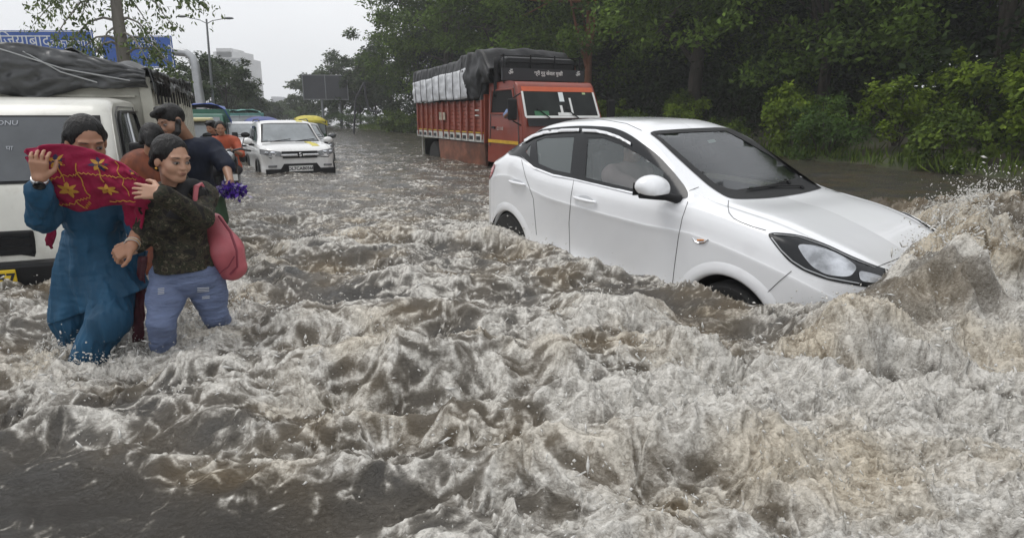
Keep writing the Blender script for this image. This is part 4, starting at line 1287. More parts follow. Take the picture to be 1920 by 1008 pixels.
# ---- thin tree over the left truck
def thin_tree():
    rs = np.random.RandomState(8)
    Y0 = 9.0
    t = thing('thin_tree', 'slender grey trunked tree with sparse drooping leaves above the white mini truck', 'tree', tuple(at(240, 330, Y0)))
    o = Vector(t.location)
    tr = [at(243, 340, Y0), at(240, 200, Y0), at(232, 110, Y0), at(222, 40, Y0), at(212, -40, Y0), at(206, -140, Y0)]
    MB().tube([p - o for p in tr], [.11, .095, .085, .075, .06, .04], 10).build('trunk', M_BARKG, t, smooth=True)
    P = []; N = []
    specs = [((215, -20), (60, 50)), ((216, 0), (95, 85)), ((222, 40), (120, 100)), ((228, 80), (140, 112)), ((214, -30), (150, 40)), ((212, -40), (240, 20)), ((216, 0), (285, 60)),
             ((222, 40), (300, 90)), ((228, 85), (318, 118)), ((214, -30), (330, 60)), ((212, -60), (300, 0)), ((232, 100), (250, 122)), ((225, 60), (185, 118)), ((212, -60), (110, 0)),
             ((212, -60), (60, 15)), ((225, 70), (280, 122)), ((208, -120), (392, 14)), ((208, -120), (362, 8)), ((210, -80), (180, 10)), ((228, 88), (160, 128)), ((232, 105), (330, 132)), ((208, -100), (70, -20))]
    for (a, b_) in specs:
        A = at(a[0], a[1], Y0) - o; Bp = at(b_[0], b_[1], Y0 + rs.uniform(-.8, .8)) - o
        mid = A.lerp(Bp, .5) + Vector((0, 0, .16 + .1 * rs.rand()))
        pts = [A, A.lerp(mid, .5) + Vector((0, 0, .05)), mid, mid.lerp(Bp, .5) + Vector((0, 0, .03)), Bp]
        MB().tube(pts, [.022, .017, .012, .008, .003], 5).build('branch', M_BARKG, t, smooth=True)
        L_ = (Bp - A).length
        for s_ in range(int(8 + L_ * 9)):
            u = rs.uniform(.45, 1.05); q = mid.lerp(Bp, (u - .5) * 2) if u > .5 else A.lerp(mid, u * 2)
            tw = Vector(rs.normal(0, .13, 3)); e = q + tw + Vector((0, 0, -.10))
            for k in range(8):
                P.append(q.lerp(e, rs.rand()) + Vector(rs.normal(0, .035, 3))); N.append((rs.normal(), rs.normal(), .3))
    P = np.array([tuple(p) for p in P]); N = np.array(N)
    leaves(P, N, .066, .028, leaf_cols(len(P), (.07, .10, .04), (.20, .25, .10), rs), 'leaves', t, 1.6, rs)
thin_tree()

# ---- buildings in the haze
M_CONC = mat('pale_concrete', (.50, .50, .50), .8, var=.1, vscale=.2)
M_WIN = mat('window_dark_glass', (.10, .12, .14), .2)
def building(name, label, px0, px1, ytop, Y, floors, cols, m, depth=14, steps=()):
    a = at(px0, 215, Y); b_ = at(px1, 215, Y); top = at((px0 + px1) / 2, ytop, Y).z
    t = thing(name, label, 'building', ((a.x + b_.x) / 2, Y, 0))
    w_ = b_.x - a.x
    m_ = MB().box((0, depth / 2, top / 2 - 1), (w_, depth, top + 2))
    m_.build('wall', m, t)
    for (u0, u1, dz) in steps:
        MB().box(((u0 + u1) / 2 * w_ - w_ / 2, depth / 2, top + dz / 2), ((u1 - u0) * w_, depth * .7, dz)).build('roof_block', m, t)
    fh = top / floors; cw = w_ / cols
    for i in range(floors):
        z = (i + .55) * fh
        if i % 1 == 0:
            MB().box((0, -.25, (i + 1) * fh - fh * .12), (w_ + .3, .5, fh * .16)).build('balcony_slab', m, t)
    for i in range(2, floors):
        for j in range(cols):
            if (i * 7 + j * 3) % 11 == 0: continue
            MB().box((-w_ / 2 + (j + .5) * cw, -.03, (i + .45) * fh), (cw * .55, .1, fh * .5)).build('window', M_WIN, t)
    return t
building('tower_block', 'white high-rise tower block with a stepped roof fading into the haze', 400, 466, 108, 230, 12, 6, M_CONC, 16, ((.1, .88, 2.2), (.2, .62, 3.4)))
building('office_block', 'low grey faraway block left of the billboard, faint in the haze', 508, 556, 190, 330, 6, 5, mat('grey_concrete', (.34, .34, .36), .8, var=.1, vscale=.3), 16, ((0, .28, 2.4), (.5, .7, 1.0)))

# ---- billboard
def billboard():
    Y = 58; a = at(568, 141, Y); b_ = at(652, 187, Y)
    t = thing('billboard', 'dark weathered billboard on steel posts among the far trees', 'billboard', ((a.x + b_.x) / 2, Y, 0), .18)
    w_ = b_.x - a.x; h0, h1 = b_.z, a.z
    MB().box((0, 0, (h0 + h1) / 2), (w_, .10, h1 - h0)).build('panel', mat('billboard_dark', (.035, .036, .045), .6, var=.25, vscale=.6), t)
    for x in (-w_ * .5, w_ * .5, 0):
        MB().box((x, -.08, (h0 + h1) / 2), (.07, .06, h1 - h0 + .1)).build('frame', mat('grey_steel', (.20, .21, .22), .5, metal=.4), t)
    for z in (h0 + .02, h1 - .02):
        MB().box((0, -.085, z), (w_ + .1, .05, .07)).build('frame', MATS['grey_steel'], t)
    for x in (-w_ * .1, w_ * .3): MB().tube([(x, .15, -.6), (x, .15, h0 + 1)], .11, 8).build('post', MATS['grey_steel'], t, smooth=True)
billboard()
M_GALV = mat('galvanised_steel', (.42, .43, .44), .42, metal=.55, var=.12, vscale=4)
def lamp_post():
    Y = 30; base = at(401, 232, Y); base.z = -.3
    t = thing('street_lamp', 'tall thin street lamp with two arms, standing left of the tower block', 'street lamp', tuple(base))
    top = at(387, 36, Y) - base
    MB().tube([(0, 0, -.3), tuple(top * .5), tuple(top)], [.085, .065, .04], 10).build('pole', mat('lamp_pole_grey', (.16, .165, .17), .5, metal=.3), t, smooth=True)
    for sx in (-1, 1):
        e = top + Vector((sx * .95, -.1, .02 if sx > 0 else .10)) 
        MB().tube([tuple(top + Vector((0, 0, -.2))), tuple(top.lerp(e, .3) + Vector((0, 0, -.08))), tuple(e)], .018, 6).build('arm', MATS['lamp_pole_grey'], t, smooth=True)
        MB().ball(tuple(e + Vector((sx * .12, 0, 0))), (.24, .10, .055)).build('lamp_head', MATS['lamp_pole_grey'], t, smooth=True)
lamp_post()
def bent_pole():
    Y = 40; P = [at(683, 155, Y), at(686, 180, Y), at(691, 203, Y), at(697, 209, Y), at(712, 209, Y)]
    o = Vector((P[0].x, Y, 0)); t = thing('bent_pole', 'bent dark metal pole with a hooked arm at the far bend', 'pole', tuple(o))
    MB().tube([p - o for p in P], .07, 8).build('arm', mat('dark_steel', (.06, .06, .065), .5, metal=.4), t, smooth=True)
    MB().tube([Vector((-.9, 0, -.3)), Vector((-.6, 0, 2.2)), P[0] - o], .06, 8).build('post', MATS['dark_steel'], t, smooth=True)
bent_pole()

# ---- blue direction signs on a cantilever pole
M_BLUE = mat('sign_blue', (.018, .085, .36), .38, var=.12, vscale=1.5)
M_SIGNW = mat('sign_white', (.62, .64, .66), .45)
def sign_gantry():
    Y = 25.0
    b0 = at(385, 232, Y); b0.z = -.4
    g = thing('sign_pole', 'thick grey curved cantilever pole that carries the blue road signs', 'pole', tuple(b0))
    pts = [at(387, 232, Y), at(378, 205, Y), at(371, 160, Y), at(366, 122, Y), at(360, 107, Y), at(350, 100, Y), at(336, 98, Y), at(300, 97, Y + .12), at(120, 92, Y + .12), at(-60, 88, Y + .12)]
    MB().tube([p - b0 for p in pts], [.19, .18, .165, .155, .15, .15, .15, .12, .11, .10], 14).build('mast', M_GALV, g, smooth=True)
    for (x0, x1, yt, yb, txts, lab) in ((-40, 186, 58, 118, [('गािजयाबाद', 40, 78, .62), ('अक्षरधाम', 138, 84, .42)], 'wide blue direction sign with white Hindi lettering, left of the gap between the signs'),
                                        (191, 332, 68, 128, [('नई िदल्ली', 262, 84, .40), ('आश्रम', 300, 106, .30), ('↑', 322, 96, .5)], 'smaller blue direction sign at the bend of the grey pole')):
        a = at(x0, yt, Y); b_ = at(x1, yb, Y)
        c = Vector(((a.x + b_.x) / 2, Y - .12, (a.z + b_.z) / 2))
        s = thing('direction_sign', lab, 'road sign', tuple(c), 0, 'blue direction signs')
        w_, h_ = b_.x - a.x, a.z - b_.z
        MB().box((0, 0, 0), (w_, .05, h_)).build('panel', M_BLUE, s, bevel=.01)
        fb = MB()
        for z in (-1, 1): MB().box((0, -.028, z * (h_ / 2 - .04)), (w_ - .06, .006, .03)).build('border', M_SIGNW, s)
        for x in (-1, 1): MB().box((x * (w_ / 2 - .04), -.028, 0), (.03, .006, h_ - .11)).build('border', M_SIGNW, s)
        for tx, px, py, sz in txts:
            q = at(px, py, Y) - c
            text_mesh(tx, sz, M_SIGNW, s, M=Matrix.Translation((q.x, -.032, q.z)) @ Matrix.Rotation(PI / 2, 4, 'X'))
sign_gantry()

# wet air between here and the tower
hz = MB().box((0, 190, 19.5), (420, 480, 42)).build('haze', bpy.data.materials.new('haze'))
hm = hz.data.materials[0]; hm.use_nodes = True; ht = hm.node_tree
for n in list(ht.nodes): ht.nodes.remove(n)
ho = ht.nodes.new('ShaderNodeOutputMaterial'); hv = ht.nodes.new('ShaderNodeVolumePrincipled')
hv.inputs['Color'].default_value = (.93, .95, .97, 1); hv.inputs['Density'].default_value = .0016; hv.inputs['Anisotropy'].default_value = .2
ht.links.new(hv.outputs[0], ho.inputs['Volume'])
tag(hz, 'thin grey rain haze over the whole scene', 'haze', kind='stuff')
# ================================================================== other vehicles
def root_at(name, label, cat, x, y, z, yaw, scale=1.0, group=None, tilt=0.0):
    t = thing(name, label, cat, (x, y, z), rot=(0, tilt, yaw), group=group); t.scale = (scale,) * 3
    return t

def hatch(name, label, x, y, z, yaw, scale, pm, kind='suv', stripe=False, plate=None, group=None, glass=None, tilt=0):
    t = root_at(name, label, 'car', x, y, z, yaw, scale, group, tilt)
    xs = np.concatenate([np.linspace(-.62, -.5, 6), np.linspace(-.48, 3.12, 110), np.linspace(3.14, 3.32, 12)])
    H = lambda s_: hermite(*K(s_), xs)
    W = H('-.62:.74 -.55:.82 -.3:.87 .5:.89 2.2:.89 2.7:.885 3.0:.86 3.15:.81 3.25:.74 3.32:.66')
    B = H('-.62:1.02 -.5:1.08 -.2:1.10 .8:1.06 1.8:1.04 2.3:1.03 2.9:.99 3.15:.95 3.25:.91 3.32:.84')
    yr = H('-.62:.62 -.5:.66 0:.665 1.0:.665 1.4:.665 1.75:.70 2.0:.75 2.15:.78 3.0:.76 3.2:.70 3.32:.60')
    if kind == 'suv':
        zr = H('-.62:1.15 -.5:1.36 -.3:1.52 0:1.57 .8:1.59 1.25:1.56 1.45:1.48 1.75:1.28 2.05:1.10 2.15:1.065 2.9:1.01 3.15:.965 3.25:.92 3.32:.85')
        zc = H('-.62:1.15 -.5:1.38 -.3:1.57 0:1.62 .8:1.64 1.25:1.61 1.4:1.54 1.75:1.33 2.08:1.12 2.18:1.10 2.9:1.05 3.15:.995 3.25:.94 3.32:.86')
    else:
        zr = H('-.62:1.12 -.5:1.20 -.2:1.38 .2:1.46 .8:1.48 1.2:1.46 1.45:1.38 1.75:1.22 2.05:1.08 2.15:1.05 2.9:.98 3.15:.90 3.25:.85 3.32:.78')
        zc = H('-.62:1.13 -.5:1.22 -.2:1.42 .2:1.50 .8:1.53 1.2:1.51 1.4:1.44 1.75:1.27 2.08:1.10 2.18:1.08 2.9:1.0 3.15:.93 3.25:.87 3.32:.79')
    lines = [(W - .1, .24), (W - .02, .30), (W - .01, .45), (W - .03, .62), (W, .80), (W, B - .12), (W - .03, B - .02), (W - .05, B), (W - .07, B + .015),
             ((W - .07) * .6 + yr * .4 + .01, B + .01 + (zr - B) * .4), (yr + .015, zr - .02), (yr - .04, zr + .02), (yr * .6, zr + (zc - zr) * .8 + .008), (yr * .3, zc), (yr * 0, zc)]
    sh = Shell(xs, lines, 2)
    sh.drop_arch(2.5, .33, .37); sh.drop_arch(0, .33, .37)
    sh.build('body', pm, t)
    G = glass or mat('windscreen_far', (.20, .22, .23), .08, spec=.8, var=.25, vscale=2.5)
    GD = mat('side_glass_far', (.035, .04, .042), .08, spec=.8)
    def top(P, off, m, nm):   # decals on top, in plan (x,y)
        V, F = fill2d(P, (), .09); vs = []
        for p in V:
            h = sh.bvh.ray_cast(Vector((p[0], p[1], 3)), Vector((0, 0, -1)))
            vs.append((h[0] + h[1] * off * (1 if h[1].z > 0 else -1)) if h[0] is not None else Vector((p[0], p[1], 1)))
        fs = []
        for f in F:
            nn = (vs[f[1]] - vs[f[0]]).cross(vs[f[2]] - vs[f[0]]); fs.append(tuple(f) if nn.z > 0 else tuple(reversed(f)))
        return MB().add(vs, fs).build(nm, m, t, smooth=True, auto=False)
    def side(P, off, m, nm):
        for sg in (1, -1):
            V, F = fill2d(P, (), .08); vs = []
            for p in V:
                h = sh.bvh.ray_cast(Vector((p[0], sg * 3, p[1])), Vector((0, -sg, 0)))
                vs.append(h[0] + Vector((0, sg * off, 0)) if h[0] is not None else Vector((p[0], sg * .8, p[1])))
            fs = []
            for f in F:
                nn = (vs[f[1]] - vs[f[0]]).cross(vs[f[2]] - vs[f[0]]); fs.append(tuple(f) if nn.y * sg > 0 else tuple(reversed(f)))
            MB().add(vs, fs).build(nm, m, t, smooth=True, auto=False)
    top([(1.36, -.60), (1.36, .60), (2.11, .72), (2.16, .40), (2.18, 0), (2.16, -.40), (2.11, -.72)], .004, M_BLACKP, 'windscreen_seal')
    top([(1.41, -.55), (1.41, .55), (2.05, .675), (2.10, .38), (2.11, 0), (2.10, -.38), (2.05, -.675)], .009, G, 'windscreen')
    side([(-.25, 1.14), (-.05, 1.45), (.65, 1.50), (.65, 1.12)], .006, GD, 'side_window')
    side([(.72, 1.12), (.72, 1.50), (1.25, 1.46), (1.7, 1.22), (1.9, 1.09)], .006, GD, 'side_window')
    for xx in (2.5, 0):
        for sg in (-1, 1):
            wheel(t, xx, sg * .78, .33, .32, .2, sg, spokes=8)
            MB().tube([(xx + .385 * math.cos(a), sg * .895, .33 + .385 * math.sin(a)) for a in np.linspace(-.1, PI + .1, 20)], .022, 6).build('arch_trim', M_BLACKP, t, smooth=True)
            MB().lathe([(.02, -.02), (.37, -.02)], 20, xf((xx, sg * .6, .33)), 'Y').build('arch_liner', M_BLACKP, t)
    for sg in (-1, 1):
        m = MB().ball((1.78, sg * 1.0, 1.12), (.085, .13, .085)).build('door_mirror', pm, t, smooth=True)
        MB().tube([(1.8, sg * .98, 1.04), (1.84, sg * .86, 1.03)], .03, 8).build('mirror_stalk', M_BLACKP, m, smooth=True)
        if kind == 'suv': MB().tube([(-.35, sg * .62, 1.60), (-.2, sg * .62, 1.65), (1.0, sg * .62, 1.665), (1.2, sg * .62, 1.615)], .015, 6).build('roof_rail', M_BLACKP, t, smooth=True)
        # lamps sit on the front corner
        a = [(3.335, sg * .42, .80), (3.30, sg * .70, .815), (3.10, sg * .875, .86), (3.09, sg * .865, .965), (3.255, sg * .70, .945), (3.325, sg * .44, .90)]
        hl = MB(); c = Vector((3.15, sg * .6, .88))
        hl.add(a + [tuple(Vector(p) - Vector((.10, sg * .03, 0))) for p in a], [(0, 1, 2, 3, 4, 5)] + [(i, (i + 1) % 6, 6 + (i + 1) % 6, 6 + i) for i in range(6)])
        q = hl.build('headlight', mat('lamp_housing', (.16, .165, .17), .15, coat=.6, var=.5, vscale=9), t, bevel=.008)
        MB().ball((3.285, sg * .60, .875), (.045, .07, .045)).build('lamp_bulb', M_REFL, q, smooth=True)
        MB().ball((3.27, sg * .74, .88), (.03, .05, .035)).build('lamp_bulb', M_REFL, q, smooth=True)
    g = MB(); g.box((3.325, 0, .885), (.03, .84, .055)).build('grille', M_BLACKP, t, bevel=.008)
    MB().box((3.335, 0, .77), (.04, .80, .04)).build('grille', M_BLACKP, t, bevel=.008)
    if kind == 'suv': MB().box((3.345, 0, .825), (.03, .88, .05)).build('grille_bar', M_CHROME, t, bevel=.012)
    em = MB().lathe([(.001, 0), (.06, 0), (.06, .012), (.001, .02)], 16, xf((3.362, 0, .83), ry=PI / 2)).build('round_badge', M_BLACKP, t, smooth=True)
    text_mesh('S', .13, M_CHROME, em, 'badge_letter', xf((3.385, 0, .83)) @ Matrix.Rotation(PI / 2, 4, 'Z') @ Matrix.Rotation(PI / 2, 4, 'X'), .004, bold=.004)
    # bumper: wide black intake stepping up at the middle
    MB().prism([(-.80, .36), (.80, .36), (.80, .50), (.46, .50), (.38, .62), (-.38, .62), (-.46, .50), (-.80, .50)], 3.27, 3.345, 'YZ').build('bumper_intake', M_BLACKP, t, bevel=.01)
    MB().box((3.30, 0, .30), (.1, 1.5, .10)).build('bumper_lip', pm, t, bevel=.02)
    for sg in (-1, 1): MB().box((3.315, sg * .64, .57), (.05, .2, .05)).build('fog_lamp', mat('lamp_housing', (.16, .165, .17)), t, bevel=.01)
    if plate:
        p = MB().box((3.352, 0, .50), (.012, .56, .13)).build('number_plate', M_PLATE_W, t, bevel=.004)
        text_mesh(plate, .105, M_INK, p, 'plate_lettering', xf((3.361, 0, .50)) @ Matrix.Rotation(PI / 2, 4, 'Z') @ Matrix.Rotation(PI / 2, 4, 'X'), .001, bold=.003)
    if stripe:
        Y_ = mat('yellow_sticker', (.62, .52, .04), .4, var=.15)
        top([(2.22, .30), (2.22, .46), (3.1, .52), (3.1, .34)], .006, Y_, 'yellow_stripe')
        top([(.1, .30), (.1, .46), (1.3, .46), (1.3, .30)], .006, Y_, 'yellow_stripe')
    for sg in (-.3, .3): MB().tube([(2.16, sg - .2, 1.11), (2.05, sg + .3, 1.165)], .010, 5).build('wiper', M_BLACKP, t, smooth=True)
    MB().tube([(.2, 0, 1.60), (.02, 0, 1.74)], .006, 5).build('aerial', M_BLACKP, t)
    # people shapes behind the glass are too faint to model; the cabin keeps its seats
    return t
fw = (.47, -.883)
hatch('suv', 'white compact SUV with a yellow bonnet stripe and chrome grille facing the camera', -4.45 - fw[0] * 2.87, 12.95 - fw[1] * 2.87, -.36, math.atan2(fw[1], fw[0]), .87, M_WHITE2, 'suv', True, 'DL7CAB0568', tilt=-.01)
hatch('parked_hatchback', 'small white car half hidden behind the left side of the striped SUV', -8.0, 18.4, -.36, -1.12, .90, paint('white_paint_dull', (.66, .67, .68), .3, dirt=.2), 'car')
hatch('dark_car', 'dark grey car half hidden behind the right side of the striped SUV', -6.5, 18.6, -.36, -1.16, .88, paint('dark_grey_paint', (.05, .055, .06), .2), 'car')

# ---- auto rickshaw, van and trucks queued on the left
def rickshaw(name, label, x, y, z, yaw, s, roof, bodyc, group=None):
    t = root_at(name, label, 'auto rickshaw', x, y, z, yaw, s, group)
    RM = mat('canopy_%.2f' % roof[0], roof, .55, var=.25, vscale=3); BMt = mat('cowl_%.2f' % bodyc[1], bodyc, .35, coat=.3, var=.1)
    rows = []
    for i in range(17):
        u = i / 16; xx = -1.25 + 2.15 * u
        zt = 1.62 + .10 * math.sin(PI * min(1, u * 1.15)) - .22 * max(0, u - .88) / .12
        rows.append([Vector((xx + .06 * math.sin(PI * v / 12) * (1 if u > .5 else -1), -.66 + 1.32 * v / 12, zt - .16 * abs(v / 6 - 1) ** 3 + .012 * math.sin(u * 40))) for v in range(13)])
    MB().grid(rows).build('canopy', RM, t, smooth=True, auto=False, solid=.03)
    fr = MB()
    for k in range(12):
        MB().prism([(-.66 + k * .11, 1.50), (-.55 + k * .11, 1.50), (-.605 + k * .11, 1.40)], .88, .90, 'YZ').build('canopy_fringe', RM, t)
    for sx, sy in ((.82, .56), (.82, -.56), (-1.1, .6), (-1.1, -.6), (-.1, .6), (-.1, -.6)):
        MB().tube([(sx + (.1 if sx > .5 else 0), sy, .7), (sx, sy, 1.5)], .022, 6).build('post', M_BLACKP, t)
    MB().hexa([(.70, -.6, .25), (1.25, -.25, .25), (1.25, .25, .25), (.70, .6, .25), (.78, -.58, .92), (1.02, -.36, .92), (1.02, .36, .92), (.78, .58, .92)]).build('front_cowl', BMt, t, bevel=.04)
    MB().hexa([(-1.3, -.66, .3), (.2, -.66, .3), (.2, .66, .3), (-1.3, .66, .3), (-1.25, -.64, .85), (.1, -.64, .85), (.1, .64, .85), (-1.25, .64, .85)]).build('rear_body', BMt, t, bevel=.04)
    MB().hexa([(1.0, -.5, .92), (1.02, -.5, .92), (1.02, .5, .92), (1.0, .5, .92), (.86, -.52, 1.45), (.88, -.52, 1.45), (.88, .52, 1.45), (.86, .52, 1.45)]).build('windscreen', M_GLASS_REAR, t)
    MB().box((-.5, 0, .95), (.5, 1.1, .5)).build('seat', M_SEAT, t, bevel=.05)
    MB().ball((1.26, 0, .75), (.05, .09, .09)).build('headlight', M_REFL, t, smooth=True)
    wheel(t, 1.05, 0, .22, .22, .1, 1, name='wheel'); wheel(t, -.9, .58, .22, .22, .1, 1); wheel(t, -.9, -.58, .22, .22, .1, -1)
    return t
p = at(586, 224, 24); rickshaw('auto_rickshaw', 'auto rickshaw with a bright yellow and green canopy behind the striped SUV', p.x - .1, 24, -.22, -1.1, .80, (.50, .42, .03), (.03, .13, .05))
p = at(492, 224, 26); rickshaw('auto_rickshaw', 'auto rickshaw with a dark blue canopy behind the small white car', p.x, 26, -.62, -1.1, 1.0, (.03, .05, .22), (.05, .07, .10))

def van(name, label, x, y, z, yaw, s, L_, W_, H_, col, cab_col, roofm, hood=.5, cat='van'):
    "boxy van or small truck, local origin at the middle of the front bumper"
    t = root_at(name, label, cat, x, y, z, yaw, s)
    w2 = W_ / 2
    CM = mat('paint_' + name, cab_col, .35, coat=.3, var=.12); BX = mat('box_' + name, col, .5, var=.15)
    MB().hexa([(-1.5, -w2, .2), (0, -w2 + .05, .2), (0, w2 - .05, .2), (-1.5, w2, .2), (-1.5, -w2, .95), (-.02, -w2 + .08, .95), (-.02, w2 - .08, .95), (-1.5, w2, .95)]).build('cab_lower', CM, t, bevel=.05)
    MB().hexa([(-1.5, -w2, .95), (-.06, -w2 + .08, .95), (-.06, w2 - .08, .95), (-1.5, w2, .95), (-1.5, -w2 + .07, H_), (-.55, -w2 + .12, H_), (-.55, w2 - .12, H_), (-1.5, w2 - .07, H_)]).build('cab_upper', CM, t, bevel=.05)
    e = .012
    MB().hexa([(-.08 + e, -w2 + .16, .99), (-.07 + e, -w2 + .16, .99), (-.07 + e, w2 - .16, .99), (-.08 + e, w2 - .16, .99), (-.50 + e, -w2 + .2, H_ - .08), (-.49 + e, -w2 + .2, H_ - .08), (-.49 + e, w2 - .2, H_ - .08), (-.50 + e, w2 - .2, H_ - .08)]).build('windscreen', mat('windscreen_far', (.2, .22, .23)), t)
    for sg in (-1, 1):
        MB().box((-.95, sg * (w2 - .025), (H_ + .9) / 2), (.7, .02, (H_ - 1.1)), xf(rx=sg * .10 * 0)).build('side_window', M_BLACKG, t)
        MB().box((.0, sg * (w2 - .28), .62), (.05, .22, .16)).build('headlight', M_REFL, t, bevel=.02)
        MB().box((-.25, sg * (w2 + .12), 1.15), (.05, .14, .22)).build('door_mirror', M_BLACKP, t, bevel=.02)
    MB().box((.03, 0, .34), (.14, W_ - .05, .2)).build('bumper', M_BLACKP, t, bevel=.03)
    MB().box((.01, 0, .62), (.04, W_ * .45, .14)).build('grille', M_BLACKP, t)
    if L_ > 1.6:
        MB().box((-1.55 - L_ / 2, 0, .45 + H_ / 2 - .1), (L_, W_ + .08, H_ - .45)).build('cargo_box', BX, t, bevel=.03)
        rows = []
        for i in range(15):
            u = i / 14; row = []
            for v in range(13):
                q = v / 12 * 2 - 1
                zz = H_ + .14 + .10 * (1 - q * q) + .07 * float(noise2(u * 5, q * 3, 3)) - .42 * max(0, abs(q) - .82) / .18
                row.append(Vector((-1.5 - L_ * u * 1.02, q * (w2 + .09), zz + .02 * math.sin(i * 2.2))))
            rows.append(row)
        if roofm: MB().grid(rows).build('tarpaulin', roofm, t, smooth=True, auto=False, solid=.02)
    else:
        MB().box((-.95, 0, H_ + .03), (1.0, W_ - .22, .07)).build('roof_panel', roofm, t, bevel=.03)
    for xx in (-.75, -1.5 - L_ * .7):
        for sg in (-1, 1): wheel(t, xx, sg * (w2 - .1), .3, .3, .18, sg)
    return t
M_BLUET = mat('blue_tarpaulin', (.025, .07, .34), .45, var=.35, vscale=4, bump=.4, bscale=6)
p = at(322, 232, 10.5); van('taxi_van', 'van with a cream yellow roof behind the bearded man', p.x, 10.5, -.42, -1.18, .93, .8, 1.45, 1.62, (.6, .55, .3), (.16, .17, .17), mat('cream_roof', (.66, .60, .33), .4, var=.08))
p = at(358, 232, 15.5); van('green_truck', 'green goods truck with a blue tarpaulin over its load', p.x, 15.5, -.50, -1.15, 1.0, 3.2, 1.7, 1.72, (.04, .15, .10), (.035, .13, .09), M_BLUET, cat='truck')
p = at(456, 235, 27); van('teal_truck', 'faraway teal roofed truck between the green truck and the small white car', p.x, 27, -.5, -1.15, 1.0, 3.0, 1.8, 1.65, (.12, .30, .28), (.07, .08, .09), mat('teal_roof', (.14, .36, .32), .5), cat='truck')

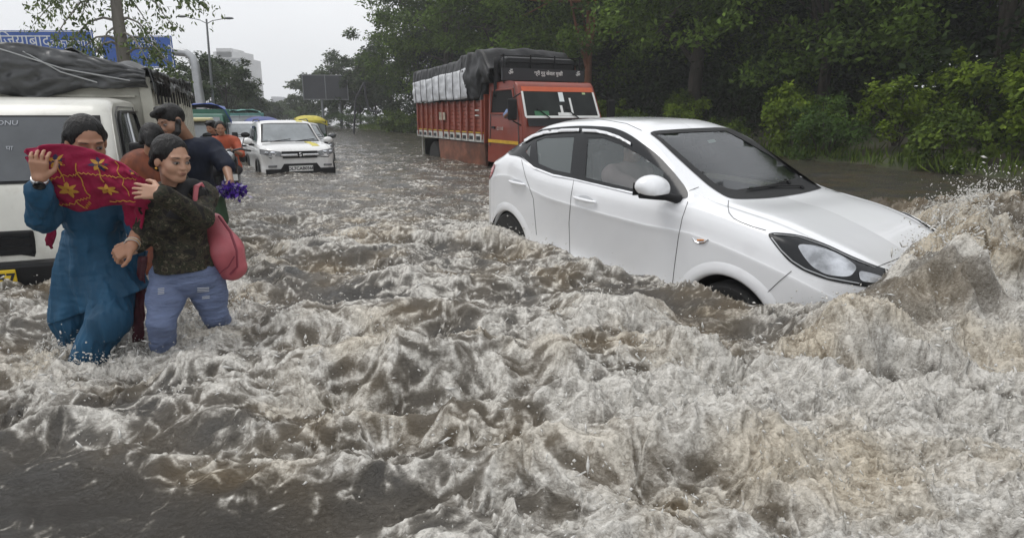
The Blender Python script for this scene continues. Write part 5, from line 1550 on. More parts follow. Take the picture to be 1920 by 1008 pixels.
# ---- the white mini truck on the left
M_CREAM = mat('cream_truck_paint', (.60, .595, .54), .32, coat=.35, var=.10, vscale=2.2, dirt=((.20, .16, .11), .55, 3.0))
M_BOXP = mat('cargo_box_paint', (.50, .49, .42), .5, var=.16, vscale=2.5, dirt=((.16, .13, .09), .6, 4.0))
M_TARP = mat('black_tarpaulin', (.007, .007, .008), .42, var=.4, vscale=3.0, bump=.45, bscale=9, spec=.28)
M_TARPG = mat('grey_tarpaulin', (.048, .050, .052), .34, var=.35, vscale=2.2, bump=.5, bscale=7, spec=.6)
def mini_truck():
    t = root_at('mini_truck', 'white mini truck with a grey tarpaulin load and yellow number plate at the left edge', 'truck', -3.68, 4.02, 0, -1.213)
    hw = .93
    # cab shell: side profile lofted over its width with rounded corners
    prof = [(-1.42, -.2), (-.02, -.2), (.04, .02), (.05, .20), (.02, .42), (-.03, .66), (-.08, .73), (-.42, 1.20), (-.50, 1.275), (-.62, 1.315), (-1.0, 1.335), (-1.42, 1.325)]
    ys = [-hw, -hw + .015, -hw + .05, -hw + .12, -.3, 0, .3, hw - .12, hw - .05, hw - .015, hw]
    rows = []
    for y in ys:
        e = max(0, (abs(y) - (hw - .12)) / .12)
        sh_ = .07 * (1 - math.sqrt(max(0, 1 - e * e)))
        row = []
        for x, z in prof:
            k = 1 if z > .1 else .3
            tum = 0 if z < .73 else .10 * (z - .73) / .6
            row.append(Vector((x - sh_ * (1 if x > -1.3 else 0) * k + .03 * (1 - (y / hw) ** 2) * (x > -.5), y * (1 - tum), z - sh_ * .6 * (z > 1.2))))
        rows.append(row)
    m = MB().grid(rows)
    n = len(prof)
    m.f.append(tuple(range(n))); m.f.append(tuple(reversed([(len(ys) - 1) * n + i for i in range(n)])))
    m.build('cab', M_CREAM, t, bevel=.012, smooth=True)
    # windscreen: dull tree and sky reflection put into its grey, black seal
    def wsq(y, s, off): # s 0 bottom..1 top
        x = -.08 + (-.34) * s; z = .73 + .47 * s
        return Vector((x + .03 * (1 - (y / hw) ** 2) + off * .81, y * (1 - .10 * (z - .73) / .6), z + off * .58))
    for nm, y0, s0, s1, off, mm in (('windscreen_seal', .865, .015, .985, .004, M_BLACKP), ('windscreen', .83, .05, .95, .010, mat('dull_windscreen', (.085, .092, .10), .20, spec=.5, var=.25, vscale=1.5))):
        MB().grid([[wsq(-y0 + 2 * y0 * i / 12, s0 + (s1 - s0) * j / 6, off) for i in range(13)] for j in range(7)]).build(nm, mm, t, smooth=True, auto=False)
    STK = mat('windscreen_sticker', (.42, .46, .5), .4)
    for (a, b_, s0, s1) in ((-.10, .05, .55, .80), (-.12, -.04, .42, .50)):
        MB().grid([[wsq(a + (b_ - a) * i, s0 + (s1 - s0) * j, .013) for i in (0, 1)] for j in (0, 1)]).build('windscreen_paper', STK, t)
    for tx, yy, ss, sz in (('SONU', .25, .86, .055), ('लि', .02, .36, .05), ('पा', .28, .50, .05)):
        c = wsq(yy, ss, .014)
        text_mesh(tx, sz, mat('pale_lettering', (.34, .36, .39), .5), t, 'windscreen_lettering', Matrix.Translation(c) @ Matrix.Rotation(PI / 2, 4, 'Z') @ Matrix.Rotation(R(54), 4, 'X'), .001)
    for (y0, y1) in ((-.55, -.05), (.05, .13)):
        MB().tube([wsq(y0, .0, .03), wsq(y1, .34 if y0 < 0 else .62, .022)], .011, 6).build('wiper', M_BLACKP, t)
    MB().tube([wsq(-.10, .45, .03), wsq(.07, .72, .03)], .016, 6).build('wiper_blade', M_BLACKP, t)
    # nose
    MB().box((.052, -.06, .335), (.03, .92, .20)).build('grille', M_BLACKP, t, bevel=.02)
    for z in (.28, .335, .39): MB().box((.070, -.06, z), (.015, .88, .018)).build('grille_slat', M_BLACKG, t)
    for sg in (-1, 1):
        h = MB().box((.035, sg * .70, .345), (.05, .20, .17)).build('headlight', mat('lamp_housing', (.16, .165, .17)), t, bevel=.03)
        MB().ball((.055, sg * .70, .345), (.02, .06, .06)).build('lamp_bulb', M_REFL, h, smooth=True)
    MB().box((.075, 0, .10), (.14, 1.88, .26)).build('bumper', M_BLACKP, t, bevel=.035)
    MB().box((.04, 0, -.12), (.12, 1.8, .16)).build('lower_bumper', M_BLACKP, t, bevel=.03)
    pl = MB().box((.152, .06, .125), (.012, .46, .125)).build('number_plate', mat('plate_yellow', (.72, .50, .02), .4), t, bevel=.004)
    text_mesh('HR55 3357', .098, M_INK, pl, 'plate_lettering', xf((.160, .06, .125)) @ Matrix.Rotation(PI / 2, 4, 'Z') @ Matrix.Rotation(PI / 2, 4, 'X'), .001, bold=.003)
    # seam between roof and pillar, door, window, mirror on both sides
    for sg in (-1, 1):
        f = lambda x, z, o=.008: Vector((x, sg * (hw * (1 - (0 if z < .73 else .10 * (z - .73) / .6)) + o), z))
        win = [(-.36, .80), (-.62, 1.16), (-.72, 1.22), (-1.22, 1.22), (-1.26, 1.18), (-1.26, .78)]
        MB().add([f(*q) for q in win], [tuple(range(6)) if sg > 0 else tuple(range(5, -1, -1))]).build('door_window', M_BLACKG, t)
        MB().tube([f(x, z, .010) for x, z in win], .014, 6, close=True).build('window_rubber', M_BLACKP, t, smooth=True)
        MB().tube([f(-.82, .79, .014), f(-.95, 1.21, .014)], .014, 6).build('quarter_bar', M_SILVER, t)
        MB().tube([f(-.28, .0, .002), f(-.24, .5, .002), f(-.28, .74, .002), f(-.60, 1.20, .002), f(-.72, 1.26, .002), f(-1.30, 1.26, .002), f(-1.32, .0, .002)], .005, 5).build('door_gap', M_SEAM, t)
        MB().box((-1.15, sg * (hw + .012), .66), (.14, .03, .035)).build('door_handle', M_BLACKP, t, bevel=.01)
        k = MB().box((-.28, sg * (hw + .11), .90), (.05, .13, .20)).build('door_mirror', M_BLACKP, t, bevel=.03)
        MB().tube([(-.30, sg * (hw + .08), .83), (-.34, sg * hw * .97, .76)], .014, 6).build('mirror_arm', M_BLACKP, k)
    # cargo box
    x0, x1, bw, z0, z1 = -1.50, -4.25, .96, .30, 1.50
    MB().box(((x0 + x1) / 2, 0, (z0 + z1) / 2), (x0 - x1, bw * 2, z1 - z0)).build('cargo_box', M_BOXP, t, bevel=.01)
    for sg in (-1, 1):
        for i in range(16):
            x = x0 - .14 - i * (x0 - x1 - .24) / 15
            MB().box((x, sg * (bw + .010), .87), (.085, .045, 1.04), taper=(.9, 1)).build('side_rib', M_BOXP, t, bevel=.006)
        MB().box((x0 - .01, sg * (bw - .02), .92), (.09, .1, 1.22)).build('corner_post', M_BOXP, t, bevel=.012)
        MB().box(((x0 + x1) / 2, sg * (bw + .015), 1.455), (x0 - x1 + .04, .05, .075)).build('top_rail', M_BOXP, t, bevel=.01)
    for z in (1.36, 1.24): MB().box((x0 + .02, .55, z), (.03, .60, .018)).build('front_rib', M_BOXP, t)
    # tarpaulin over the load
    rows = []; NX, NV = 60, 80
    for i in range(NX + 1):
        u = i / NX; x = x0 + .06 - u * (x0 - x1 + .12); row = []
        for v in range(NV + 1):
            q = v / NV * 2 - 1
            peak = 1.76 - .14 * u - .06 * math.sin(u * 9)
            a = abs(q)
            if a < .72:
                y = q / .72 * bw * 1.0; zz = peak - (peak - 1.56 + .03 * u) * (a / .72) ** 1.5
            else:
                b_ = (a - .72) / .28; y = math.copysign(bw + .02 + .035 * math.sin(b_ * 2), q)
                zz = 1.56 - .03 * u - b_ * (.14 + .05 * float(noise2(u * 9, 2, 4)))
            nx = float(noise2(u * 7 + q * 2, q * 3, 8)) * .05 + .03 * (1 - 2.2 * abs(float(noise2(u * 6 - q * 3, q * 5 + u * 3, 19)))) + .05 * sstep(.2, -.6, q) + float(noise2(u * 19, q * 7, 9)) * .018 + .02 * abs(float(noise2(u * 5 + q * 6, q * 1.5, 12)))
            row.append(Vector((x + .03 * float(noise2(q * 4, u * 2, 7)), y + .02 * float(noise2(u * 14, q * 5, 6)), zz + nx)))
        rows.append(row)
    MB().grid(rows).build('tarpaulin', M_TARPG, t, smooth=True, auto=False, solid=.012)
    # front flap hanging down from the ridge to the cab roof
    rows = []
    for v in range(121):
        q = v / 120 * 2 - 1; y = q * (bw + .01); topz = 1.76 - .20 * abs(q) ** 1.5 + .02
        botz = 1.36 + .11 * sstep(.15, .95, q) + .05 * float(noise2(q * 2.3, 3.3, 17)) + .012 * float(noise2(q * 9, 1.3, 18))
        rows.append([Vector((x0 + .07 + .05 * math.sin(j / 24 * PI) + .035 * float(noise2(q * 5 + j * .05, j * .15, 14)) + .022 * (1 - 2.4 * abs(float(noise2(q * 4 + j * .13, j * .16 - q * 2, 15)))) + .012 * (1 - 2 * abs(float(noise2(q * 9 - j * .2, j * .3, 16)))), y, topz + (botz - topz) * j / 24)) for j in range(25)])
    MB().grid(rows).build('tarpaulin_flap', M_TARPG, t, smooth=True, auto=False, solid=.01)
    for (ya, yb, za, zb) in ((-.1, .85, 1.74, 1.55), (.1, .6, 1.71, 1.53)):
        MB().tube([(x0 + .12, ya, za), (x0 + .15, (ya + yb) / 2, (za + zb) / 2 - .07), (x0 + .14, yb, zb - .06)], .006, 6).build('rope', mat('rope_pale', (.35, .36, .36), .8), t, smooth=True)
    # torn straps over the rail
    rs = np.random.RandomState(4)
    for i in range(13):
        x = x0 - .10 - i * .20
        MB().box((x, bw + .052, 1.44 - rs.uniform(0, .03)), (.07 if i % 2 else .035, .012, .22 + rs.uniform(-.03, .05)), taper=(1.2, 1)).build('tarpaulin_strap', M_TARP, t, bevel=.004)
    rows = [[Vector((x0 + .05 - (x0 - x1) * i / 40, bw + .045 + .03 * float(noise2(i * .5, j * .8, 31)), 1.60 - j * .035 + .03 * float(noise2(i * .6, j * .3, 33)))) for i in range(41)] for j in range(4)]
    MB().grid(rows).build('tarpaulin_hem', M_TARP, t, smooth=True, auto=False, solid=.012)
    # crumpled gathered corner
    for k in range(5):
        a = Vector((x0 + .06 - k * .07, bw * .72 + k * .03, 1.575 - .01 * k)); b_ = Vector((x0 - .1 - k * .16, bw + .05, 1.47))
        MB().tube([a, a.lerp(b_, .5) + Vector((.02, .02, .02)), b_, b_ + Vector((-.02, .01, -.10))], [.02, .03, .03, .012], 6).build('tarpaulin_fold', M_TARP, t, smooth=True)
    for xx in (-.75, -3.4):
        for sg in (-1, 1): wheel(t, xx, sg * .80, -.14, .26, .16, sg)
    MB().box((-2.9, 0, .12), (2.7, .7, .14)).build('chassis', M_BLACKP, t)
    return t
mini_truck()

# ---- red lorry
M_TRED = mat('lorry_red_paint', (.26, .050, .025), .42, var=.28, vscale=2.5, dirt=((.10, .06, .04), .7, 2.5), coat=.15)
M_CABR = mat('lorry_cab_paint', (.23, .033, .014), .35, coat=.15, var=.15, vscale=2, dirt=((.12, .07, .05), .5, 3))
M_WHT = mat('rail_white', (.55, .55, .52), .5, var=.25, vscale=4, dirt=((.15, .12, .09), .7, 6))
M_YEL = mat('stripe_yellow', (.60, .36, .02), .45, var=.2)
M_SILV = mat('silver_sheet', (.62, .63, .65), .40, metal=.15, var=.30, vscale=3.5, bump=.7, bscale=6)
M_RUST = mat('rusty_skirt', (.22, .085, .05), .6, var=.5, vscale=2.5, dirt=((.07, .06, .05), .8, 2))
def lorry():
    t = root_at('lorry', 'red goods lorry with a black tarpaulin and silver sheet over its load', 'truck', -1.95, 19.44, 0, -1.117)
    L_ = 5.0; hw = 1.0; z0, z1 = .56, 1.52
    MB().box((L_ / 2, 0, (z0 + z1) / 2), (L_, 2 * hw - .10, z1 - z0)).build('cargo_body', M_TRED, t)
    for sg in (-1, 1):
        for k in range(7):   # planks
            MB().box((L_ / 2, sg * (hw - .03), .86 + k * .095), (L_ - .04, .04, .084)).build('plank', M_TRED, t, bevel=.008)
        for i in range(12):
            x = .06 + i * (L_ - .12) / 11
            MB().box((x, sg * (hw + .015), (z0 + z1) / 2 + .04), (.085, .06, z1 - z0 - .06)).build('stake', M_TRED, t, bevel=.01)
        MB().box((L_ / 2, sg * (hw + .002), .66), (L_, .03, .19)).build('lower_rail', M_WHT, t)
        MB().box((L_ / 2, sg * (hw + .004), .785), (L_, .03, .025)).build('yellow_line', M_YEL, t)
        for i in range(11):
            if i == 4: continue
            x = .06 + (i + .5) * (L_ - .12) / 11
            MB().box((x, sg * (hw + .019), .66), (.24, .012, .085)).build('rail_slot', M_INK, t)
        for i in range(12):
            x = .06 + i * (L_ - .12) / 11
            MB().box((x, sg * (hw + .049), .66), (.07, .008, .17)).build('rail_post', M_WHT, t)
        for z in (1.18, 1.30): MB().box((L_ - .35, sg * (hw + .02), z), (.25, .012, .03)).build('white_mark', M_WHT, t)
        bd = MB().box((2.25, sg * (hw + .03), 1.16), (.46, .02, .20)).build('painted_board', mat('faded_board', (.42, .36, .27), .6, var=.5, vscale=9), t)
    MB().box((-.02, 0, (z0 + z1) / 2), (.05, 2 * hw, z1 - z0)).build('tailboard', M_TRED, t, bevel=.01)
    MB().box((L_ + .02, 0, 1.1), (.06, 2 * hw, 1.1)).build('headboard', M_TRED, t, bevel=.01)
    # tarpaulin
    rows = []; NX, NV = 90, 70
    for i in range(NX + 1):
        u = i / NX; x = -.06 + u * (L_ + .65); row = []
        front = sstep(.62, .72, u)
        for v in range(NV + 1):
            q = v / NV * 2 - 1; a = abs(q)
            sidez = 2.50 - .10 * (1 - u) + .10 * front; ridge = 2.60 + .06 * front - .35 * sstep(.90, 1, u) ; sidez -= .45 * sstep(.9, 1, u)
            hem = 1.56 - .02 * front + .35 * sstep(.88, .92, u)
            if a < .45:
                y = q / .45 * (hw + .02); zz = ridge - (ridge - sidez) * (a / .45) ** 1.3
            else:
                b_ = (a - .45) / .55; y = math.copysign(hw + .03 + .05 * math.sin(PI * b_) + .03 * front, q); zz = sidez + (hem - sidez) * b_
            nn = .035 * float(noise2(u * 16, q * 5, 41)) + .03 * (1 - 2 * abs(float(noise2(u * 9 + q * 3, q * 4 - u * 3, 43)))) * (.5 + .5 * front)
            row.append(Vector((x, y + math.copysign(nn, q) * (a > .4), zz + nn * (a <= .5) + .02 * float(noise2(u * 30, q * 3, 44)) * (a > .95))))
        rows.append(row)
    MB().grid(rows).build('tarpaulin', M_TARP, t, smooth=True, auto=False, solid=.02)
    # end sheets
    for xe, zt in ((-.07, 2.45), (L_ + .60, 2.4)):
        rows = [[Vector((xe + .05 * float(noise2(v * .5, j * .5, 51)), -hw + 2 * hw * v / 16, 1.56 + (zt + .12 * (1 - abs(v / 8 - 1)) - 1.56) * j / 8)) for v in range(17)] for j in range(9)]
        MB().grid(rows).build('tarpaulin_end', M_TARP, t, smooth=True, auto=False, solid=.02)
    # silver sheet on the near side, laced with ropes
    rows = []
    for i in range(61):
        u = i / 60; x = .0 + u * 4.25
        rows.append([Vector((x + .04 * (1 - j / 12), -(hw + .115 + .022 * float(noise2(u * 14, j * .35, 61)) + .012 * float(noise2(u * 31, j * .7, 62)) + .02 * math.sin(PI * j / 12)),
                     1.53 + .04 * u + .025 * float(noise2(u * 6, 1, 63)) + (.58 + .11 * u) * j / 12)) for j in range(13)])
    sv = MB().grid(rows).build('silver_sheet', M_SILV, t, smooth=True, auto=False, solid=.012)
    for i in range(8):
        x = .3 + i * .52
        MB().tube([(x, -(hw + .10), 2.42), (x + .02, -(hw + .165), 2.15), (x + .03, -(hw + .165), 1.8), (x + .01, -(hw + .14), 1.50)], .010, 5).build('rope', M_INK, t)
    # cab
    cx0, cx1 = 5.18, 6.95; cw = .98
    prof = [(cx0, .15), (6.93, .15), (6.98, .45), (6.96, .95), (6.93, 1.14), (6.62, 1.78), (6.52, 1.86), (6.3, 1.885), (cx0, 1.88)]
    ys = [-cw, -cw + .02, -cw + .08, -.4, 0, .4, cw - .08, cw - .02, cw]
    rows = [[Vector((x - (.05 if abs(y) == cw else .02 if abs(y) > cw - .03 else 0) * (x > 6), y * (1 - .06 * max(0, z - 1.1)), z)) for x, z in prof] for y in ys]
    m = MB().grid(rows); n = len(prof); m.f.append(tuple(range(n))); m.f.append(tuple(reversed([(len(ys) - 1) * n + i for i in range(n)])))
    m.build('cab', M_CABR, t, bevel=.012, smooth=True)
    def wq(y, s, off):
        x = 6.93 - .31 * s; z = 1.14 + .64 * s
        return Vector((x + off * .9, y * (1 - .06 * max(0, z - 1.1)), z + off * .43))
    def wgrid(nm, y0, y1, s0, s1, off, mm): return MB().grid([[wq(y0 + (y1 - y0) * i / 8, s0 + (s1 - s0) * j / 4, off) for i in range(9)] for j in range(5)]).build(nm, mm, t, smooth=True, auto=False)
    wgrid('windscreen', -.88, .88, .06, .93, .006, mat('lorry_windscreen', (.012, .015, .014), .22, spec=.22, var=.4, vscale=2))
    wgrid('windscreen_visor', -.90, .90, .82, .97, .012, mat('visor_orange', (.55, .10, .03), .4, var=.1))
    for a, b_ in ((-.92, -.87), (.87, .92)): wgrid('white_trim', a, b_, .02, .82, .012, M_PLATE_W)
    wgrid('white_trim', -.9, .9, -.02, .05, .013, M_PLATE_W)
    wgrid('grille_band', -.88, .88, -.28, -.04, .02, M_BLACKP)
    wgrid('paper', -.12, .22, .055, .15, .016, M_PLATE_W)
    wgrid('hanging_cloth', -.02, .10, .50, .80, .016, mat('paper_white', (.7, .75, .75)))
    wgrid('garland', -.04, .02, .08, .38, .015, M_PLATE_W)
    wgrid('garland', .22, .27, .12, .62, .015, M_PLATE_W)
    wgrid('green_box', -.68, -.34, .05, .20, .014, mat('box_green', (.03, .14, .06), .5))
    wgrid('sticker', .60, .68, .74, .80, .015, mat('sticker_green', (.4, .5, .25), .5))
    for y in (-.35, .35): MB().tube([wq(y, -.05, .04), wq(y - .25, .26, .03)], .012, 5).build('wiper', M_BLACKP, t)
    for sg in (-1, 1):
        f = lambda x, z, o=.0: Vector((x, sg * (cw * (1 - .06 * max(0, z - 1.1)) + o), z))
        win = [(5.38, 1.22), (5.42, 1.72), (6.42, 1.72), (6.66, 1.22)]
        MB().add([f(*q, .006) for q in win], [(0, 1, 2, 3) if sg < 0 else (3, 2, 1, 0)]).build('door_window', mat('dark_cab_interior', (.010, .010, .010), .7, spec=.2), t)
        MB().tube([f(*q, .012) for q in win], .022, 6, close=True).build('window_frame', M_CABR, t)
        MB().tube([f(5.30, .5, .002), f(5.30, 1.80, .002)], .010, 5).build('door_gap', M_SEAM, t)
        MB().tube([f(6.78, .5, .002), f(6.74, 1.15, .002), f(6.46, 1.80, .002)], .010, 5).build('door_gap', M_SEAM, t)
        MB().box((6.0, sg * (cw + .004), .62), (1.55, .014, .07)).build('yellow_line', M_YEL, t)
        MB().box((5.52, sg * (cw + .012), .92), (.16, .03, .05)).build('door_handle', M_BLACKP, t)
        text_mesh('E2 1110', .10, M_WHT, t, 'door_lettering', xf((5.86 if sg < 0 else 5.86, sg * (cw + .006), .90), rz=0 if sg < 0 else PI) @ Matrix.Rotation(PI / 2, 4, 'X'), .002)
        k = MB().box((6.92, sg * (cw + .22), 1.30), (.07, .20, .42)).build('door_mirror', M_BLACKP, t, bevel=.03)
        MB().tube([(6.90, sg * (cw + .2), 1.52), (6.80, sg * (cw - .02), 1.62)], .015, 5).build('mirror_arm', M_BLACKP, k)
        MB().tube([(6.90, sg * (cw + .2), 1.08), (6.86, sg * (cw - .02), .98)], .015, 5).build('mirror_arm', M_BLACKP, k)
        MB().box((7.0, sg * .68, .55), (.06, .3, .18)).build('headlight', M_REFL, t, bevel=.03)
    MB().box((7.02, 0, .28), (.16, 1.96, .26)).build('bumper', M_WHT, t, bevel=.03)
    # carrier board over the cab roof with painted words
    bx = 6.05
    MB().box((bx, 0, 2.04), (.05, 2.05, .25)).build('roof_board', M_INK, t)
    for y in (-.95, -.3, .3, .95): MB().tube([(bx - .06, y, 1.86), (bx - .06, y, 2.45)], .018, 5).build('roof_rack', M_BLACKP, t)
    for z in (2.30, 2.42): MB().tube([(bx - .06, -1.02, z), (bx - .06, 1.02, z)], .014, 5).build('roof_rack', M_BLACKP, t)
    MW = mat('board_white_lettering', (.62, .62, .6), .5)
    for tx, yy, sz in (('ॐ', -.82, .13), ('ॐ', .86, .13), ('श्री गुरु केवल मुखी', .10, .105)):
        text_mesh(tx, sz, MW, t, 'board_lettering', xf((bx + .028, yy, 2.07)) @ Matrix.Rotation(PI / 2, 4, 'Z') @ Matrix.Rotation(PI / 2, 4, 'X'), .002, bold=.002)
    MB().box((bx - .50, 0, 2.20), (.8, 1.8, .44)).build('roof_load', M_TARP, t, bevel=.12)
    # skirt, wheels, chassis
    MB().hexa([(1.95, -hw + .02, -.25), (4.9, -hw + .10, -.25), (4.9, -hw + .16, -.25), (1.95, -hw + .08, -.25), (1.75, -hw + .02, .54), (5.0, -hw + .02, .54), (5.0, -hw + .08, .54), (1.75, -hw + .08, .54)]).build('side_skirt', M_RUST, t)
    MB().box((2.6, 0, .30), (5.4, .8, .3)).build('chassis', M_BLACKP, t)
    for xx in (1.25, 5.9):
        for sg in (-1, 1): wheel(t, xx, sg * .82, .02, .44, .26, sg, rim=M_BLACKP)
    MB().box((.1, 0, .25), (.06, 1.7, .5)).build('mud_flap', M_BLACKP, t)
    for y in (-.9, .9): MB().tube([(.05, y, .55), (.05, y, -.3)], .02, 5).build('rear_bracket', M_WHT, t)
    return t
LORRY = lorry()
# ================================================================== people
SKIN = (.38, .20, .125); SKIN_D = (.17, .085, .052); LIP = (.20, .055, .045); HAIRC = (.010, .009, .009)
def skin_mat():
    m = mat('skin', (.3, .17, .11), .45, spec=.45, attr='Col', var=.06, vscale=30)
    b = m.node_tree.nodes['Principled BSDF']
    b.inputs['Subsurface Weight'].default_value = .08; b.inputs['Subsurface Radius'].default_value = (.012, .005, .003)
    return m
M_SKIN = skin_mat()
M_HAIR = mat('black_hair', (.007, .006, .006), .45, spec=.28, var=.4, vscale=60, bump=.5, bscale=90, stretch=(1, 1, .25))

def frame(fwd, up=(0, 0, 1)):
    f = Vector(fwd).normalized(); r = f.cross(Vector(up)).normalized(); u = r.cross(f)
    return Matrix((r, f, u)).transposed()      # columns: right, forward, up

def add_head(S, c, Mh, s=1.0, skin=SKIN, beard=False, detail=True):
    P = lambda x, y, z: c + Mh @ (Vector((x, y, z)) * s)
    M3 = [list(r) for r in Mh]
    E = lambda p, r, k=.012, col=skin, cut=False: S.ell(P(*p), tuple(q * s for q in r), M3, k=k, col=col, cut=cut)
    C = lambda a, b_, ra, rb=None, k=.008, col=skin: S.cap(P(*a), P(*b_), ra * s, (rb or ra) * s, k, col)
    E((0, -.012, .030), (.074, .092, .090), .02)
    E((0, .024, -.030), (.056 if beard else .053, .064, .076), .03)
    E((0, .060, -.086), (.022, .022, .019), .03)
    for g in (-1, 1):
        E((g * .036, .058, -.028), (.026, .026, .028), .02)
        C((g * .044, .020, -.062), (g * .018, .058, -.085), .020, .016, .02)
        C((g * .014, .081, .027), (g * .046, .072, .026), .008, .007, .014)
    if detail:
        for g in (-1, 1): E((g * .031, .103, .002), (.016, .015, .010), .010, None, True)
    C((0, .083, .008), (0, .100, -.025), .006, .009, .010)
    for g in (-1, 1): E((g * .009, .093, -.028), (.008, .008, .007), .008)
    E((0, .082, -.052), (.022, .015, .014), .012)
    C((-.016, .0915, -.0495), (.016, .0915, -.0495), .0050, .0050, .004)
    C((-.012, .0915, -.058), (.012, .0915, -.058), .0064, .0064, .004)
    lip = tuple(a * .3 + b_ * .7 for a, b_ in zip(skin, LIP)); dk = (.02, .012, .010)
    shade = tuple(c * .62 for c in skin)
    def PE(x, z, rx, rz, c, soft=.0022, y=.085, ry=.030):   # painted patch seen from the front of the face
        S.paint(P(x, y, z), P(0, 0, 0), 0, c, soft, Mh, (rx * s, ry * s, rz * s))
    def PA(a, b_, r, c, soft=.0025): S.paint(P(*a), P(*b_), r * s, c, soft)
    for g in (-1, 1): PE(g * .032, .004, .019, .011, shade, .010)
    PE(0, -.0500, .0190, .0042, lip); PE(0, -.0580, .0150, .0052, lip)
    PE(0, -.0536, .0200, .0011, tuple(c * .3 for c in lip), .0015)
    for g in (-1, 1):
        PE(g * .009, -.034, .0028, .0020, tuple(c * .4 for c in skin), .002)
        E((g * .076, -.006, -.008), (.011, .020, .032), .008)
        if detail:
            E((g * .031, .0800, .002), (.0150, .0130, .0085), .002)
            PE(g * .0315, .0020, .0155, .0080, dk, .0035)
            PE(g * .0315, .0000, .0125, .0046, (.42, .39, .37), .0015)
            PE(g * .0325, .0005, .0066, .0060, (.010, .007, .005), .0015)
            PE(g * .026, .0270, .0120, .0040, dk, .0030); PE(g * .041, .0275, .0100, .0030, dk, .0030)
    if beard:
        bc = (.012, .010, .009)
        for g in (-1, 1):
            C((g * .066, .0, -.03), (g * .052, .035, -.075), .012, .016, .010); C((g * .052, .035, -.075), (g * .01, .074, -.098), .018, .020, .010)
            PA((g * .070, .0, -.01), (g * .056, .035, -.070), .022, bc, .006); PA((g * .054, .038, -.075), (g * .01, .080, -.098), .027, bc, .006)
            PA((g * .004, .100, -.040), (g * .026, .090, -.046), .0045, bc, .003)
        E((0, .072, -.088), (.030, .026, .026), .008)

def add_hand(S, w, d, n, side, s=1.0, curl=(20, 25, 20), skin=SKIN, spread=.10, thumb=.6, curls=None):
    """wrist w, finger direction d, back-of-hand normal n, side=+1 if the thumb lies toward cross(d, n)"""
    d = Vector(d).normalized(); n = Vector(n); n = (n - d * n.dot(d)).normalized(); t = d.cross(n).normalized() * side
    w = Vector(w)
    for k in range(4):
        o = (.030 - .020 * k)
        S.cap(w + t * o * .55 * s, w + d * .078 * s + t * o * s, .015 * s, .0125 * s, .012 * s, skin)
    for k, ln in enumerate((.070, .078, .072, .056)):
        o = .030 - .020 * k
        p = w + d * .080 * s + t * o * s
        dd = (d + t * spread * (1.5 - k)).normalized(); a = 0
        c3 = curls[k] if curls else curl
        for j, (f, rad) in enumerate(((.45, .0092), (.32, .0085), (.23, .0076))):
            a += R(c3[j])
            q = p + (dd * math.cos(a) - n * math.sin(a)) * ln * f * s
            S.cap(p, q, rad * s, rad * .93 * s, .0025, skin); p = q
        S.paint(p + n * .006 * s, p + n * .006 * s, .0055 * s, tuple(min(.8, c * 1.35) for c in skin), .003)
    p = w + d * .018 * s + t * .030 * s; q = p + (d * .55 + t * thumb - n * .25).normalized() * .040 * s
    S.cap(p, q, .015 * s, .0115 * s, .012 * s, skin)
    r_ = q + (d * .8 + t * thumb * .35 - n * .35).normalized() * .032 * s
    S.cap(q, r_, .0105 * s, .0095 * s, .003, skin)
    S.cap(r_, r_ + (d - n * .3).normalized() * .020 * s, .0095 * s, .0078 * s, .003, skin)

def bounds(pts, pad):
    a = np.array([tuple(p) for p in pts]); return a.min(0) - pad, a.max(0) + pad

def limb(S, pts, rs, k=.02, col=None):
    for (a, b_, ra, rb) in zip(pts[:-1], pts[1:], rs[:-1], rs[1:]): S.cap(a, b_, ra, rb, k, col)

def torso(S, J, g=0.0, s=1.0, col=None, k=.05, bust=False, depth=1.0):
    ax = (J['shL'] - J['shR']).normalized(); up = (J['neck'] - J['pel']).normalized(); f = up.cross(ax).normalized()
    if f.dot(J['fwd']) < 0: f = -f
    u2 = f.cross(ax).normalized()
    if u2.dot(up) < 0: u2 = -u2
    M3 = [list(r) for r in Matrix((ax, f, u2)).transposed()]
    ch = J['neck'].lerp(J['pel'], .30); wa = J['neck'].lerp(J['pel'], .66)
    sw = (J['shL'] - J['shR']).length / 2
    S.cap(J['shR'].lerp(J['neck'], .12), J['shL'].lerp(J['neck'], .12), .050 * s + g, None, k, col)
    S.ell(ch, (sw * .88 + g, .098 * s * depth + g, .155 * s + g), M3, k, col)
    S.ell(wa, (sw * .74 + g, .085 * s * depth + g, .15 * s + g), M3, k, col)
    S.ell(J['pel'], (sw * .90 + g, .105 * s * depth + g, .12 * s + g), M3, k, col)
    if bust:
        for q in (-1, 1): S.ell(ch + f * .072 * s + ax * q * sw * .42 - up * .02, (.052 * s + g * .6,) * 3, None, .04, col)
    return ax, f, u2

